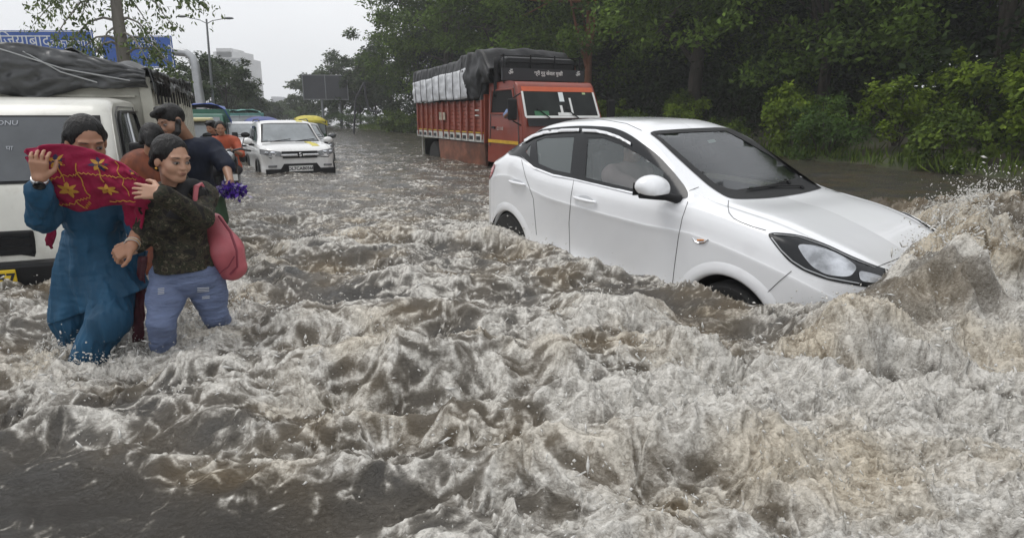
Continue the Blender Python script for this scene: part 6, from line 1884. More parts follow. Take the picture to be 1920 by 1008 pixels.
def build_person(name, label, J, group=None, s=1.0, skin=SKIN, res=.006, top=None, topm=None, sleeve=.95, bottom=None, hair=None, beard=False, hands=True, detail=True, bust=False, seated=False, legs=True, depth=1.0):
    root = Vector((J['pel'].x, J['pel'].y, J.get('base', -.4)))
    t = thing(name, label, 'person', tuple(root), group=group)
    K = {k: (v - root if isinstance(v, Vector) and k not in ('fwd', 'face') and not k.startswith('hd') and not k.startswith('hn') else v) for k, v in J.items()}
    pts = [v for k, v in K.items() if isinstance(v, Vector) and k not in ('fwd', 'face') and not k.startswith('hd') and not k.startswith('hn')]
    if not legs: pts = [p for k, p in K.items() if isinstance(p, Vector) and k in ('head', 'neck', 'shL', 'shR', 'elL', 'elR', 'wrL', 'wrR', 'pel')]
    lo, hi = bounds(pts, .20)
    S = Solid(lo, hi, res).colours(skin)
    Mh = frame(J['face'], J.get('hup', (0, 0, 1)))
    hs = J.get('hs', 1.0) * s
    add_head(S, K['head'], Mh, hs, skin, beard, detail)
    S.cap(K['head'] + Mh @ Vector((0, -.025, -.055)) * hs, K['neck'], (.050 if beard else .040) * s, .048 * s, .02, skin)
    torso(S, K, -.012, s, skin, depth=depth)
    for q in 'LR':
        limb(S, [K['sh' + q], K['el' + q], K['wr' + q]], [.044 * s, .036 * s, .024 * s], .015, skin)
        if hands:
            d = J.get('hd' + q, K['wr' + q] - K['el' + q]); n = J.get('hn' + q, Vector((0, -1, .2)))
            add_hand(S, K['wr' + q], d, n, J.get('ts' + q, 1), .85 * s, J.get('curl' + q, (25, 30, 20)), skin, curls=J.get('curls' + q))
        if legs:
            limb(S, [K['hi' + q], K['kn' + q], K['an' + q]], [.078 * s, .052 * s, .036 * s], .02, skin)
            S.cap(K['an' + q], K['an' + q] + Vector(J['fwd']) * .13 + Vector((0, 0, -.04)), .038, .028, .02, skin)
    S.mesh('body', M_SKIN, t)
    # hair cap
    P = lambda x, y, z: K['head'] + Mh @ (Vector((x, y, z)) * hs)
    M3 = [list(r) for r in Mh]
    H = Solid(*bounds([P(0, 0, 0)] + [p for p in [K['neck']]], .26), max(res * .8, .004))
    if hair in ('tied', 'long'):
        H.ell(P(0, -.020, .036), (.083 * hs, .096 * hs, .092 * hs), M3, .01)
        for g in (-1, 1): H.cap(P(g * .074, -.01, .03), P(g * .070, -.045, -.03), .018 * hs, .022 * hs, .02)
        H.cap(P(0, -.09, -.01), P(.0, -.105, -.06), .045 * hs, .03 * hs, .03)
        H.ell(P(0, .075, -.012), (.062 * hs, .070 * hs, .088 * hs), M3, .010, cut=True)
        if hair == 'long':
            H.cap(P(0, -.08, -.03), P(.03, -.085, -.20), .055 * hs, .05 * hs, .03)
    else:
        H.ell(P(0, -.018, .040), (.083 * hs, .100 * hs, .092 * hs), M3, .01)
        H.cap(P(-.03, .070, .095), P(.035, .075, .092), .026 * hs, .022 * hs, .02)
        H.cap(P(-.05, .05, .10), P(.045, .02, .118), .022 * hs, .02 * hs, .02)
        H.ell(P(0, .085, -.028), (.064 * hs, .070 * hs, .082 * hs), M3, .008, cut=True)
        H.ell(P(0, -.02, -.09), (.09 * hs, .1 * hs, .055 * hs), M3, .01, cut=True)
    H.folds(.0022, (60, 60, 16), 5, True)
    H.mesh('hair', M_HAIR, t)
    return t, K, root, Mh, P

def garment(t, name, m, K, res, parts, fold=(.010, (9, 9, 3), 1), clips=(), pts=None):
    lo, hi = bounds(pts or [v for k, v in K.items() if isinstance(v, Vector) and k in ('neck', 'shL', 'shR', 'elL', 'elR', 'wrL', 'wrR', 'pel', 'knL', 'knR', 'anL', 'anR')], .24)
    S = Solid(lo, hi, res)
    parts(S)
    if fold: S.folds(fold[0], fold[1], fold[2])
    for c, n in clips: S.clip(c, n)
    return S.mesh(name, m, t)

A = at
# ---------------- woman in the blue kurta
M_KURTA = mat('blue_cotton', (.012, .068, .135), .66, var=.25, vscale=7, bump=.8, bscale=13, spec=.35, stretch=(1, 1, .45))
M_MAG = mat('magenta_cloth', (.270, .008, .048), .75, var=.22, vscale=6, bump=.2, bscale=60, spec=.3)
M_GOLDT = mat('gold_thread', (.52, .27, .035), .6, var=.2, vscale=40)
M_NAVYT = mat('dark_blue_thread', (.02, .015, .07), .6)
J1 = dict(head=A(162, 266, 2.88), neck=A(172, 346, 2.95), shR=A(118, 374, 2.90), shL=A(232, 370, 3.00), elR=A(80, 408, 2.68), wrR=A(74, 334, 2.56),
          elL=A(264, 424, 2.94), wrL=A(246, 462, 2.74), pel=A(182, 505, 3.0), hiR=A(150, 520, 3.0), hiL=A(215, 520, 3.0),
          knR=A(135, 596, 2.96), anR=Vector((-2.26, 3.06, -.34)), knL=A(205, 600, 2.84), anL=Vector((-2.30, 2.70, -.33)),
          fwd=Vector((.56, -.83, 0)), face=Vector((.72, -.66, -.36)), hs=.98, base=-.38,
          hdR=Vector((.22, -.10, 1)), hnR=Vector((.35, -.9, .0)), tsR=1, currR=0, curlR=(14, 38, 30), hdL=Vector((-.75, -.45, -.42)), hnL=Vector((.25, -.6, .75)), tsL=-1, curlL=(48, 62, 40))
w1, K1, R1, Mh1, P1 = build_person('person', 'woman in a blue kurta holding a magenta embroidered scarf across her face', J1, s=.98, res=.0040, hair='tied', skin=SKIN, bust=False)
def kurta(S):
    torso(S, K1, .016, .95, k=.05, bust=True)
    limb(S, [K1['shR'], K1['elR'], K1['elR'].lerp(K1['wrR'], .72)], [.052, .050, .040], .03)
    limb(S, [K1['shL'], K1['elL'], K1['elL'].lerp(K1['wrL'], .15)], [.056, .050, .046], .03)
    w_ = K1['neck'].lerp(K1['pel'], .7)
    S.cap(w_, K1['pel'] + Vector((0, 0, -.02)), .118, .135, .05)
    S.cap(K1['pel'] + Vector((-.05, 0, 0)), K1['knR'].lerp(K1['hiR'], .10) + Vector((.03, .02, 0)), .125, .125, .05)
    S.cap(K1['pel'] + Vector((.05, 0, 0)), K1['knL'].lerp(K1['hiL'], .35) + Vector((-.02, .03, 0)), .125, .115, .05)
    S.cap(K1['pel'] + Vector((.08, .06, .03)), K1['knL'] + Vector((.06, .12, .10)), .07, .065, .05)
    S.folds(.006, (26, 26, 9), 33); S.folds(.0035, (9, 9, 34), 35)
garment(w1, 'kurta', M_KURTA, K1, .0055, kurta, (.021, (10, 10, 2.6), 2),
        clips=[(A(120, 598, 2.9) - R1, (.36, .0, -1.0))])
def salwar(S):
    for q in 'RL':
        a, b_ = K1['kn' + q], K1['an' + q]
        limb(S, [K1['hi' + q], a, a.lerp(b_, .5), b_], [.10, .080, .062, .045], .03); S.folds(.006, (30, 30, 6), 39)
garment(w1, 'salwar', M_KURTA, K1, .006, salwar, (.016, (16, 16, 3), 7))
# back scarf and shirt tail hanging behind
def sheet(parent, name, m, top, bot, n=24, k=14, amp=.02, sc=(6, 3), seed=1, off=None, thick=.006, bulge=0.0):
    rows = []
    def pl(P, u):
        u = u * (len(P) - 1); i = min(int(u), len(P) - 2); return P[i].lerp(P[i + 1], u - i)
    for i in range(n + 1):
        u = i / n; a, b_ = pl(top, u), pl(bot, u); row = []
        for j in range(k + 1):
            v = j / k; p = a.lerp(b_, v)
            nn = amp * (1 - 2 * abs(float(noise2(u * sc[0] + v * .8, v * sc[1], seed)))) + amp * .5 * float(noise2(u * sc[0] * 2.3, v * sc[1] * 2, seed + 1)) + bulge * math.sin(PI * v) * math.sin(PI * min(1, u * 1.1))
            row.append(p + Vector((-.35 * nn, -.93 * nn, .1 * nn)))
        rows.append(row)
    o = MB().grid(rows).build(name, m, parent, smooth=True, auto=False, solid=thick)
    return rows, o
r = R1
sheet(w1, 'kurta_tail', M_KURTA, [A(228, 470, 2.98) - r, A(275, 470, 3.02) - r], [A(215, 640, 2.98) - r, A(262, 600, 3.05) - r], 20, 20, .022, (9, 1), 5, bulge=.02)
top_ = [A(52, 282, 2.64), A(62, 278, 2.625), A(90, 272, 2.62), A(118, 270, 2.66), A(150, 274, 2.70), A(178, 281, 2.715), A(208, 294, 2.72), A(240, 310, 2.70), A(262, 326, 2.68), A(278, 342, 2.72)]
bot_ = [A(60, 305, 2.64), A(78, 338, 2.65), A(92, 372, 2.67), A(112, 386, 2.70), A(150, 397, 2.72), A(186, 390, 2.74), A(214, 384, 2.74), A(240, 384, 2.72), A(262, 388, 2.72), A(284, 392, 2.78)]
rowsS, dup = sheet(w1, 'scarf', M_MAG, [p - r for p in top_], [p - r for p in bot_], 60, 30, .017, (6, 3.4), 3, bulge=.03)
sheet(w1, 'scarf_end', M_MAG, [A(86, 395, 2.99) - r, A(112, 400, 3.0) - r], [A(88, 458, 3.0) - r, A(100, 466, 3.02) - r], 10, 14, .012, (5, 2), 6)
sheet(w1, 'scarf_end', M_MAG, [A(232, 380, 2.86) - r, A(276, 384, 2.80) - r], [A(246, 440, 2.88) - r, A(268, 446, 2.84) - r], 10, 14, .014, (5, 2), 8)
sheet(w1, 'scarf_end', mat('wet_dark_scarf', (.075, .012, .02), .5, var=.4, vscale=20), [A(262, 480, 3.0) - r, A(276, 480, 3.0) - r], [A(250, 640, 2.96) - r, A(272, 640, 3.0) - r], 8, 16, .014, (5, 3), 9)
def spt(u, v, off=.006):
    i = min(max(u, 0), .999) * 60; j = min(max(v, 0), .999) * 30; a, b_ = int(i), int(j)
    p = rowsS[a][b_].lerp(rowsS[a + 1][b_], i - a).lerp(rowsS[a][b_ + 1].lerp(rowsS[a + 1][b_ + 1], i - a), j - b_)
    return p + Vector((.05, -1, .05)) * off
def px_uv(px, py):   # nearest point of the scarf to a direction
    best = None; d = (A(px, py, 2.7) - Vector((0, 0, CAM_H))).normalized()
    for i in range(61):
        for j in range(31):
            q = (rowsS[i][j] + r - Vector((0, 0, CAM_H))).normalized(); e = (q - d).length
            if best is None or e < best[0]: best = (e, i / 60, j / 30)
    return best[1], best[2]
for (px, py, sz, c1, c2) in ((128, 357, .034, M_GOLDT, M_GOLDT), (202, 357, .034, M_GOLDT, M_GOLDT), (186, 308, .036, M_GOLDT, M_NAVYT), (108, 303, .034, M_GOLDT, M_NAVYT), (256, 322, .026, M_GOLDT, M_NAVYT)):
    u0, v0 = px_uv(px, py); du = sz / .62 * 1.0; dv = sz / .28
    for k in range(6 if c2 is M_GOLDT else 8):
        nn = 6 if c2 is M_GOLDT else 8; a = 2 * PI * k / nn + .3
        pet = MB(); pts = []
        for (rr, ww) in ((.06, 0), (.45, .30), (.95, .20), (1.25, 0)):
            pts.append((rr, ww))
        L_ = [spt(u0 + du * (rr * math.cos(a) - ww * math.sin(a)), v0 + dv * (rr * math.sin(a) + ww * math.cos(a)) * .8) for rr, ww in pts]
        Rr = [spt(u0 + du * (rr * math.cos(a) + ww * math.sin(a)), v0 + dv * (rr * math.sin(a) - ww * math.cos(a)) * .8) for rr, ww in pts[1:3]]
        pet.add([L_[0], L_[1], L_[2], L_[3], Rr[1], Rr[0]], [(0, 1, 2, 3, 4, 5)])
        pet.build('embroidered_petal', c1 if (k % 2 == 0 or c2 is M_GOLDT) else c2, dup)
def stitch(P, w_=.0022, zig=.006):
    uv = [px_uv(*p) for p in P]; pts = []
    for a, b_ in zip(uv[:-1], uv[1:]):
        for k in range(9):
            t_ = k / 9; z = zig * (1 if k % 2 else -1)
            pts.append(spt(a[0] + (b_[0] - a[0]) * t_ + z * .5, a[1] + (b_[1] - a[1]) * t_ + z * 2.2))
    MB().tube(pts, w_, 4).build('embroidered_line', M_GOLDT, dup)
for P in ([(94, 340), (120, 328), (150, 326), (190, 330), (230, 333), (262, 338)], [(142, 308), (155, 340), (176, 374)], [(110, 312), (124, 345)], [(190, 318), (200, 345)], [(112, 386), (150, 376), (176, 370)],
          [(146, 376), (160, 390), (172, 378)], [(218, 303), (232, 340), (246, 372)], [(212, 378), (262, 380)]): stitch(P)
# watch on the raised wrist, bangles on the other
wr = K1['wrR']; dw = (K1['wrR'] - K1['elR']).normalized(); wc = wr - dw * .01
Mw = Matrix.Translation(wc) @ dw.to_track_quat('Z', 'Y').to_matrix().to_4x4()
wt = MB().lathe([(.0275, -.008), (.031, -.006), (.031, .006), (.0275, .008)], 24, Mw).build('watch_strap', M_SILVER, w1, smooth=True)
fc = (Vector((.55, -.83, 0)) - dw * Vector((.55, -.83, 0)).dot(dw)).normalized(); cpos = wc + fc * .030 
Mf = Matrix.Translation(cpos) @ fc.to_track_quat('Z', 'Y').to_matrix().to_4x4()
MB().lathe([(.001, 0), (.022, 0), (.022, .008), (.018, .010), (.001, .010)], 24, Mf).build('watch_dial', M_BLACKG, w1, smooth=True)
dl = (K1['wrL'] - K1['elL']).normalized()
for k in range(3):
    c = K1['wrL'] - dl * (.012 + .010 * k)
    Mb = Matrix.Translation(c) @ dl.to_track_quat('Z', 'Y').to_matrix().to_4x4()
    MB().tube([Mb @ Vector((.031 * math.cos(a), .031 * math.sin(a), 0)) for a in np.linspace(0, 2 * PI, 21)[:-1]], .0026, 6, close=True).build('bangle', M_GOLDT if k == 1 else M_SILVER, w1, smooth=True)

# ---------------- woman in the camouflage top
def camo_mat():
    m = mat('camouflage_cloth', (.05, .045, .035), .8, spec=.3)
    t = m.node_tree; b = t.nodes['Principled BSDF']; L = t.links.new
    tc = t.nodes.new('ShaderNodeTexCoord'); mp = t.nodes.new('ShaderNodeMapping'); mp.inputs['Scale'].default_value = (26, 26, 42)
    n = t.nodes.new('ShaderNodeTexNoise'); n.inputs['Scale'].default_value = 1; n.inputs['Detail'].default_value = 3
    L(tc.outputs['Object'], mp.inputs[0]); L(mp.outputs[0], n.inputs['Vector'])
    r_ = t.nodes.new('ShaderNodeValToRGB'); r_.color_ramp.interpolation = 'CONSTANT'
    e = r_.color_ramp.elements; e[0].position = 0; e[0].color = (.012, .011, .010, 1); e[1].position = .44; e[1].color = (.040, .033, .022, 1)
    for p_, c in ((.52, (.018, .022, .012, 1)), (.60, (.10, .085, .06, 1)), (.66, (.026, .020, .014, 1))):
        q = e.new(p_); q.color = c
    L(n.outputs[0], r_.inputs[0]); L(r_.outputs[0], b.inputs['Base Color'])
    return m
M_CAMO = camo_mat()
M_JEANS = mat('wet_denim', (.13, .17, .29), .6, var=.22, vscale=9, bump=.5, bscale=26, stretch=(1, 1, 4), spec=.5)
M_PINK = mat('pink_leather', (.42, .10, .12), .45, var=.15, vscale=9, spec=.5)
J2 = dict(head=A(322, 299, 2.86), neck=A(326, 356, 2.93), shR=A(284, 378, 2.86), shL=A(384, 368, 3.00), elL=A(376, 408, 2.82), wrL=A(300, 362, 2.62),
          elR=A(276, 434, 2.88), wrR=A(252, 466, 2.80), pel=A(350, 512, 2.98), hiR=A(318, 520, 2.96), hiL=A(384, 518, 3.02),
          knR=A(303, 604, 2.84), anR=Vector((-1.92, 3.10, -.34)), knL=A(402, 588, 3.06), anL=Vector((-1.60, 3.45, -.34)),
          fwd=Vector((.45, -.89, 0)), face=Vector((.86, -.46, -.20)), hup=(.10, .0, 1), hs=.93, base=-.38,
          hdL=Vector((-1, -.05, .12)), hnL=Vector((.25, -.9, .3)), tsL=1, curlL=(8, 14, 12), hdR=Vector((-.8, -.45, -.25)), hnR=Vector((.3, -.75, .6)), tsR=1, curlR=(45, 55, 40))
w2, K2, R2, Mh2, P2 = build_person('person', 'woman in a dark camouflage top and ripped blue jeans looking sideways', J2, s=.95, res=.0040, hair='tied', skin=(.46, .265, .18))
def ctop(S):
    torso(S, K2, .016, .95, k=.05, bust=True)
    limb(S, [K2['shL'], K2['elL'], K2['elL'].lerp(K2['wrL'], .93)], [.054, .047, .035], .03)
    limb(S, [K2['shR'], K2['elR'], K2['elR'].lerp(K2['wrR'], .8)], [.054, .046, .035], .03)
    S.cap(K2['neck'].lerp(K2['pel'], .72), K2['pel'] + Vector((0, 0, -.01)), .118, .138, .05)
garment(w2, 'camouflage_top', M_CAMO, K2, .005, ctop, (.011, (14, 14, 11), 12), clips=[(A(340, 509, 2.9) - R2, (.05, 0, -1))])
def jeans(S):
    S.ell(K2['pel'], (.148, .115, .12), None, .04)
    for q in 'RL':
        a, b_ = K2['kn' + q], K2['an' + q]
        limb(S, [K2['hi' + q], K2['hi' + q].lerp(a, .5), a, b_], [.092, .082, .062, .050], .02)
garment(w2, 'jeans', M_JEANS, K2, .005, jeans, (.0055, (7, 7, 26), 17))
r = R2
# frayed rips on the thighs
for (px, py, w_, n) in ((302, 541, 12, 4), (381, 540, 22, 3), (386, 556, 14, 2)):
    for k in range(n):
        q0 = A(px - w_ / 2, py + k * 3.2, 2.0) ; q1 = A(px + w_ / 2, py + k * 3.2 - 1, 2.0); cpt = Vector((0, 0, CAM_H))
        jn = [o for o in w2.children if o.name.startswith('jeans')][0]
        if not (k or px != 302): bvj = BVHTree.FromPolygons([tuple(v.co) for v in jn.data.vertices], [tuple(p.vertices) for p in jn.data.polygons])
        pts = []
        for i in range(6):
            d = (q0.lerp(q1, i / 5) - cpt).normalized(); h = bvj.ray_cast(cpt - r, d)
            if h[0] is not None: pts.append(h[0] - d * .003)
        if len(pts) > 2: MB().tube(pts, .0022, 4).build('frayed_thread', mat('white_thread', (.5, .52, .56), .8), w2)
# black scarf tucked at the neck, hair falling behind
def scarf2(S):
    S.cap(K2['neck'] + Vector((-.03, -.05, -.02)), K2['neck'] + Vector((.0, -.085, -.12)), .035, .030, .03)
    S.cap(K2['neck'] + Vector((.06, -.02, .01)), K2['neck'] + Vector((.05, -.08, -.10)), .032, .030, .03)
    S.cap(K2['neck'] + Vector((-.05, .0, .0)), K2['neck'] + Vector((.08, .03, .01)), .038, .038, .03)
garment(w2, 'black_scarf', mat('black_cotton', (.012, .012, .014), .8, var=.3), K2, .006, scarf2, (.008, (14, 14, 9), 3))
def ponytail(S):
    S.cap(P2(0, -.095, .0), K2['neck'] + Vector((.02, .06, .0)), .045, .04, .03)
    S.cap(K2['neck'] + Vector((.02, .06, .0)), K2['neck'] + Vector((.12, .0, -.02)), .04, .035, .03)
    S.cap(K2['neck'] + Vector((.12, .0, -.02)), K2['neck'] + Vector((.13, -.05, -.14)), .035, .02, .03)
garment(w2, 'ponytail', M_HAIR, K2, .006, ponytail, (.006, (40, 40, 10), 3))
for g, nm in ((1, 'earring'),): MB().ball(tuple(P2(g * .083, .0, -.045)), .006).build(nm, M_GOLDT, w2, smooth=True)
# pink shoulder bag (hangs on her: a thing of its own)
bo = A(425, 460, 3.05)
bag = thing('shoulder_bag', 'pink leather shoulder bag hanging behind the woman in the camouflage top', 'bag', tuple(bo))
S = Solid((-.25, -.2, -.32), (.25, .2, .32), .006)
S.cap(A(402, 418, 3.05) - bo, A(424, 470, 3.05) - bo, .045, .075, .04); S.cap(A(424, 470, 3.05) - bo, A(434, 498, 3.05) - bo, .080, .072, .04); S.cap(A(400, 430, 3.06) - bo, A(412, 500, 3.08) - bo, .04, .06, .04)
S.folds(.007, (9, 9, 6), 4); S.mesh('bag_body', M_PINK, bag)
MB().tube([A(410, 405, 3.02) - bo, A(432, 435, 2.97) - bo, A(444, 470, 2.965) - bo, A(445, 500, 2.97) - bo, A(432, 514, 2.98) - bo], .006, 6).build('piping', mat('dark_pink_trim', (.20, .03, .05), .5), bag, smooth=True)
MB().tube([A(440, 480, 2.965) - bo, A(428, 500, 2.955) - bo, A(412, 512, 2.97) - bo], .004, 6).build('zip', mat('dark_pink_trim', (.2, .03, .05)), bag, smooth=True)
for P in ([A(400, 412, 3.04), A(392, 375, 2.95), A(376, 345, 2.93), A(368, 350, 2.89), A(366, 372, 2.86), A(369, 385, 2.86)],):
    MB().tube([p - bo for p in P], [.011, .012, .012, .012, .011, .008], 8).build('strap', M_PINK, bag, smooth=True)

# ---------------- bearded man and the people behind
M_NAVY = mat('navy_shirt', (.010, .014, .028), .75, var=.3, vscale=8, spec=.25)
J3 = dict(head=A(322, 229, 4.72), neck=A(352, 262, 4.85), shR=A(330, 292, 4.70), shL=A(400, 280, 4.98), elL=A(424, 312, 4.85), wrL=A(432, 340, 4.66), elR=A(308, 330, 4.55), wrR=A(290, 345, 4.40),
          pel=A(374, 400, 4.95), hiR=A(356, 410, 4.9), hiL=A(392, 408, 5.0), knR=Vector((-2.62, 4.75, .0)), knL=Vector((-2.42, 4.95, .0)), anR=Vector((-2.62, 4.9, -.42)), anL=Vector((-2.42, 5.1, -.42)),
          fwd=Vector((.1, -1, 0)), face=Vector((-.38, -.85, -.34)), hup=(-.25, .0, 1), hs=1.0, hdL=Vector((.1, -.3, -1)), hnL=Vector((1, -.2, 0)), curlL=(40, 60, 30), base=-.45)
w3, K3, R3, Mh3, P3 = build_person('person', 'bearded man in a dark navy shirt bending his head, arm hanging down', J3, s=1.03, res=.007, hair='short', beard=True, skin=(.30, .165, .105), detail=True)
def shirt3(S):
    torso(S, K3, .022, 1.02, k=.06)
    limb(S, [K3['shL'], K3['elL']], [.070, .062], .03); limb(S, [K3['shR'], K3['elR']], [.07, .058], .03); S.folds(.006, (14, 14, 9), 44)
    S.cap(K3['pel'], K3['pel'] + Vector((0, 0, -.12)), .16, .165, .05)
garment(w3, 'shirt', M_NAVY, K3, .008, shirt3, (.014, (7, 7, 4), 3), clips=[(K3['elL'].lerp(K3['wrL'], .22), tuple(K3['wrL'] - K3['elL']))] if False else ())
def pants3(S):
    for q in 'LR': limb(S, [K3['hi' + q], K3['kn' + q], K3['an' + q]], [.11, .085, .07], .03)
garment(w3, 'trousers', mat('black_cotton', (.012, .012, .014)), K3, .01, pants3, (.01, (7, 7, 4), 3))
# the purple bundle he carries
bo = A(436, 357, 4.60)
fb = thing('flower_bunch', 'purple and white flower bunch held low in the hand of the bearded man', 'flowers', tuple(bo))
rs = np.random.RandomState(2)
n = 420; q = rs.normal(0, 1, (n, 3)); q /= np.linalg.norm(q, axis=1)[:, None]; q = q * np.array([.105, .05, .052]) * (.6 + .5 * rs.rand(n, 1)); q[:, 2] -= .1 * q[:, 0]
leaves(q, q * 6, .04, .022, np.where(rs.rand(n, 1) < .78, np.array([[.085, .035, .30]]), np.array([[.45, .42, .6]])) * (.6 + .6 * rs.rand(n, 1)), 'petals', fb, 0, rs)
MB().ball(tuple(A(408, 362, 4.6) - bo), (.026, .026, .03)).build('white_knob', M_PLATE_W, fb, smooth=True)
MB().tube([A(408, 362, 4.6) - bo, A(450, 352, 4.6) - bo], .012, 6).build('stalks', mat('stalk_green', (.05, .1, .03), .6), fb)
bo = A(410, 392, 4.68)
gb = thing('green_sack', 'dark green cloth sack hanging below the purple flower bunch', 'sack', tuple(bo))
S = Solid((-.12, -.12, -.2), (.12, .12, .2), .008); S.cap((0, 0, .09), (0, 0, -.07), .045, .065, .03); S.folds(.008, (12, 12, 5), 4)
S.mesh('cloth', mat('dark_green_cloth', (.022, .05, .022), .8, var=.3), gb)
MB().tube([(0, 0, .12), (.01, 0, .15), (.02, -.01, .16)], .01, 6).build('tied_neck', MATS['dark_green_cloth'], gb)

J4 = dict(head=A(287, 262, 4.40), neck=A(280, 296, 4.45), shR=A(255, 312, 4.40), shL=A(312, 312, 4.50), elL=A(318, 360, 4.45), wrL=A(300, 390, 4.35), elR=A(248, 360, 4.40), wrR=A(262, 390, 4.25),
          pel=A(285, 420, 4.5), hiR=A(272, 430, 4.5), hiL=A(298, 430, 4.5), knR=Vector((-2.72, 4.45, .02)), knL=Vector((-2.60, 4.5, .02)), anR=Vector((-2.72, 4.6, -.42)), anL=Vector((-2.60, 4.6, -.42)),
          fwd=Vector((.3, -1, 0)), face=Vector((-.3, .9, -.3)), hs=.95, base=-.45)
w4, K4, R4, _, _ = build_person('person', 'dark haired person in an orange brown shawl between the two women, seen from behind', J4, s=.95, res=.009, hair='tied', detail=False)
M_SHAWL = mat('orange_brown_shawl', (.22, .055, .018), .75, col2=(.07, .02, .012), vscale=14, stretch=(1, 1, .3))
def shawl(S):
    torso(S, K4, .04, 1.0, k=.06); limb(S, [K4['shL'], K4['elL'], K4['wrL']], [.07, .06, .05], .04); limb(S, [K4['shR'], K4['elR'], K4['wrR']], [.07, .06, .05], .04)
    S.cap(K4['shR'], K4['shL'], .075, .075, .05); S.cap(K4['pel'], K4['pel'] + Vector((0, 0, -.3)), .16, .18, .05)
garment(w4, 'shawl', M_SHAWL, K4, .01, shawl, (.016, (9, 9, 4), 6))

# scooter riders further back
def rider(name, label, px, py, Y, shirt, sm_label, seed, face, lean=0.0, arm=None, group=None, hair='short', skin=SKIN):
    h = A(px, py, Y); U = lambda x, y, z: h + Vector((x, y, z))
    J = dict(head=h, neck=U(.02 + lean * .2, .05, -.15), shR=U(-.17 + lean * .2, .0, -.22), shL=U(.19 + lean * .2, .06, -.22), elL=U(.27 + lean, -.12, -.42), wrL=arm - Vector((0, 0, 0)) if arm else U(.2, -.3, -.5),
             elR=U(-.22, -.12, -.42), wrR=U(-.15, -.32, -.5), pel=U(.04, .12, -.66), hiR=U(-.06, .1, -.70), hiL=U(.14, .12, -.70), knR=U(-.12, -.32, -.72), knL=U(.22, -.30, -.72), anR=U(-.12, -.25, -1.1), anL=U(.22, -.22, -1.1),
             fwd=Vector((.3, -.95, 0)), face=face, hs=1.0, base=h.z - 1.2)
    t, K, r_, _, _ = build_person(name, label, J, s=1.0, res=.012, hair=hair, detail=False, skin=skin, group=group)
    def sh_(S):
        torso(S, K, .03, 1.05, k=.06); limb(S, [K['shL'], K['elL']], [.07, .055], .03); limb(S, [K['shR'], K['elR']], [.07, .055], .03)
    garment(t, 'shirt', shirt, K, .014, sh_, (.012, (7, 7, 4), seed))
    def tr(S):
        for q in 'LR': limb(S, [K['hi' + q], K['kn' + q], K['an' + q]], [.10, .075, .06], .03)
    garment(t, 'trousers', mat('dark_trousers', (.02, .02, .025), .8), K, .014, tr, (.01, (7, 7, 4), seed))
    return t
M_ORNG = mat('orange_shirt', (.40, .075, .03), .75, var=.2, vscale=8)
rider('person', 'person in an orange top riding the black scooter behind the bearded man', 413, 241, 10.6, M_ORNG, '', 3, Vector((.45, -.85, -.1)), .1, A(436, 282, 10.1), hair='long')
rider('person', 'dark haired person beside the orange rider, face partly hidden', 397, 240, 10.9, M_NAVY, '', 5, Vector((-.2, -.9, -.2)), 0, None)
def scooter():
    o = A(434, 335, 10.2); o.z = 0
    t = thing('scooter', 'black motor scooter wading beside the small white car', 'scooter', tuple(o), -1.15)
    B_ = mat('scooter_black', (.012, .012, .014), .25, coat=.5)
    def body(S):
        S.cap((.35, 0, -.1), (.22, 0, .45), .10, .12, .05); S.cap((.22, 0, .45), (.18, 0, .58), .11, .09, .05)
        S.cap((-.1, 0, .0), (-.75, 0, .25), .12, .16, .08); S.cap((-.35, 0, .32), (-.85, 0, .40), .12, .13, .06); S.cap((.3, 0, -.05), (-.2, 0, -.05), .14, .14, .05)
    S = Solid((-1.1, -.4, -.4), (.7, .4, .9), .014); body(S); S.mesh('body', B_, t)
    MB().tube([(.14, -.34, .62), (.2, -.18, .66), (.2, 0, .62), (.2, .18, .66), (.14, .34, .62)], .018, 8).build('handlebar', B_, t, smooth=True)
    for sg in (-1, 1):
        MB().tube([(.18, sg * .2, .66), (.16, sg * .26, .84)], .008, 5).build('mirror_stem', B_, t)
        MB().ball((.15, sg * .28, .88), (.02, .07, .045)).build('mirror', M_BLACKG, t, smooth=True)
    MB().ball((.33, 0, .56), (.05, .085, .07)).build('headlight', M_REFL, t, smooth=True)
    MB().box((.40, 0, .22), (.02, .2, .10)).build('number_plate', M_PLATE_W, t)
    MB().box((-.5, 0, .46), (.65, .26, .09)).build('seat', M_SEAT, t, bevel=.03)
    wheel(t, .48, 0, -.16, .24, .1, 1, spokes=6); wheel(t, -.75, 0, -.16, .24, .1, 1, spokes=6)
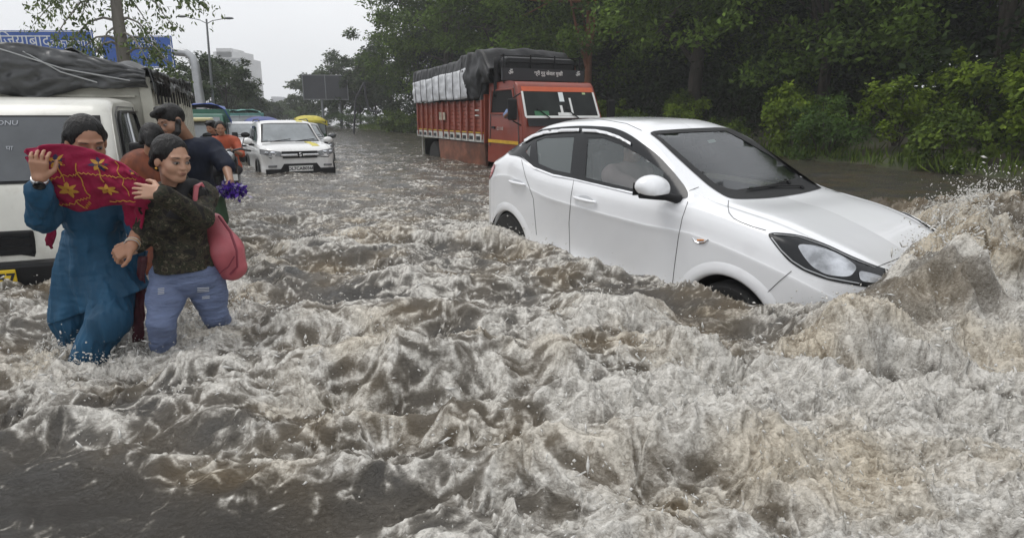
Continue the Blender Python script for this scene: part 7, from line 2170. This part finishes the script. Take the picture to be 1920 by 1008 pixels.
scooter()

# drivers
def driver(label, M4, head, shirt, skin, arm, face, res=.010, hair='short'):
    h = Vector(head); U = lambda x, y, z: M4 @ (h + Vector((x, y, z)))
    R_ = M4.to_3x3()
    J = dict(head=U(0, 0, 0), neck=U(-.03, 0, -.16), shR=U(-.03, -.19, -.22), shL=U(-.03, .19, -.22), elR=M4 @ Vector(arm[0]), wrR=M4 @ Vector(arm[1]), elL=U(.15, .22, -.42), wrL=U(.42, .12, -.32),
             pel=U(-.02, 0, -.64), hiR=U(.0, -.1, -.66), hiL=U(.0, .1, -.66), knR=U(.42, -.12, -.60), knL=U(.42, .12, -.60), anR=U(.55, -.1, -.85), anL=U(.55, .1, -.85), fwd=R_ @ Vector((1, 0, 0)), face=R_ @ Vector(face), base=(U(0, 0, -.8)).z)
    t, K, r_, _, _ = build_person('person', label, J, s=1.0, res=res, hair=hair, detail=True, skin=skin)
    def sh_(S):
        torso(S, K, .03, 1.05, k=.06); limb(S, [K['shL'], K['elL']], [.07, .055], .03); limb(S, [K['shR'], K['shR'].lerp(K['elR'], .85)], [.075, .06], .03)
    garment(t, 'shirt', shirt, K, .011, sh_, (.010, (7, 7, 4), 2))
    def tr(S):
        for q in 'LR': limb(S, [K['hi' + q], K['kn' + q], K['an' + q]], [.10, .075, .06], .03)
    garment(t, 'trousers', mat('dark_trousers', (.02, .02, .025)), K, .014, tr, None)
driver('driver of the white sedan in a pale pink shirt reaching for the steering wheel', CARM, (1.02, -.36, 1.20), mat('pale_pink_shirt', (.62, .46, .46), .8, var=.1), SKIN, ((1.30, -.50, .90), (1.56, -.44, .98)), (1, .1, -.05))
LM = Matrix.Translation((-1.95, 19.44, 0)) @ Matrix.Rotation(-1.117, 4, 'Z')
driver('driver of the red lorry in a blue shirt, elbow at the cab window', LM, (6.12, -.66, 1.52), mat('light_blue_shirt', (.16, .22, .38), .8, var=.2), SKIN_D, ((6.42, -1.12, 1.16), (6.62, -1.06, 1.30)), (1, -.3, 0), .014)
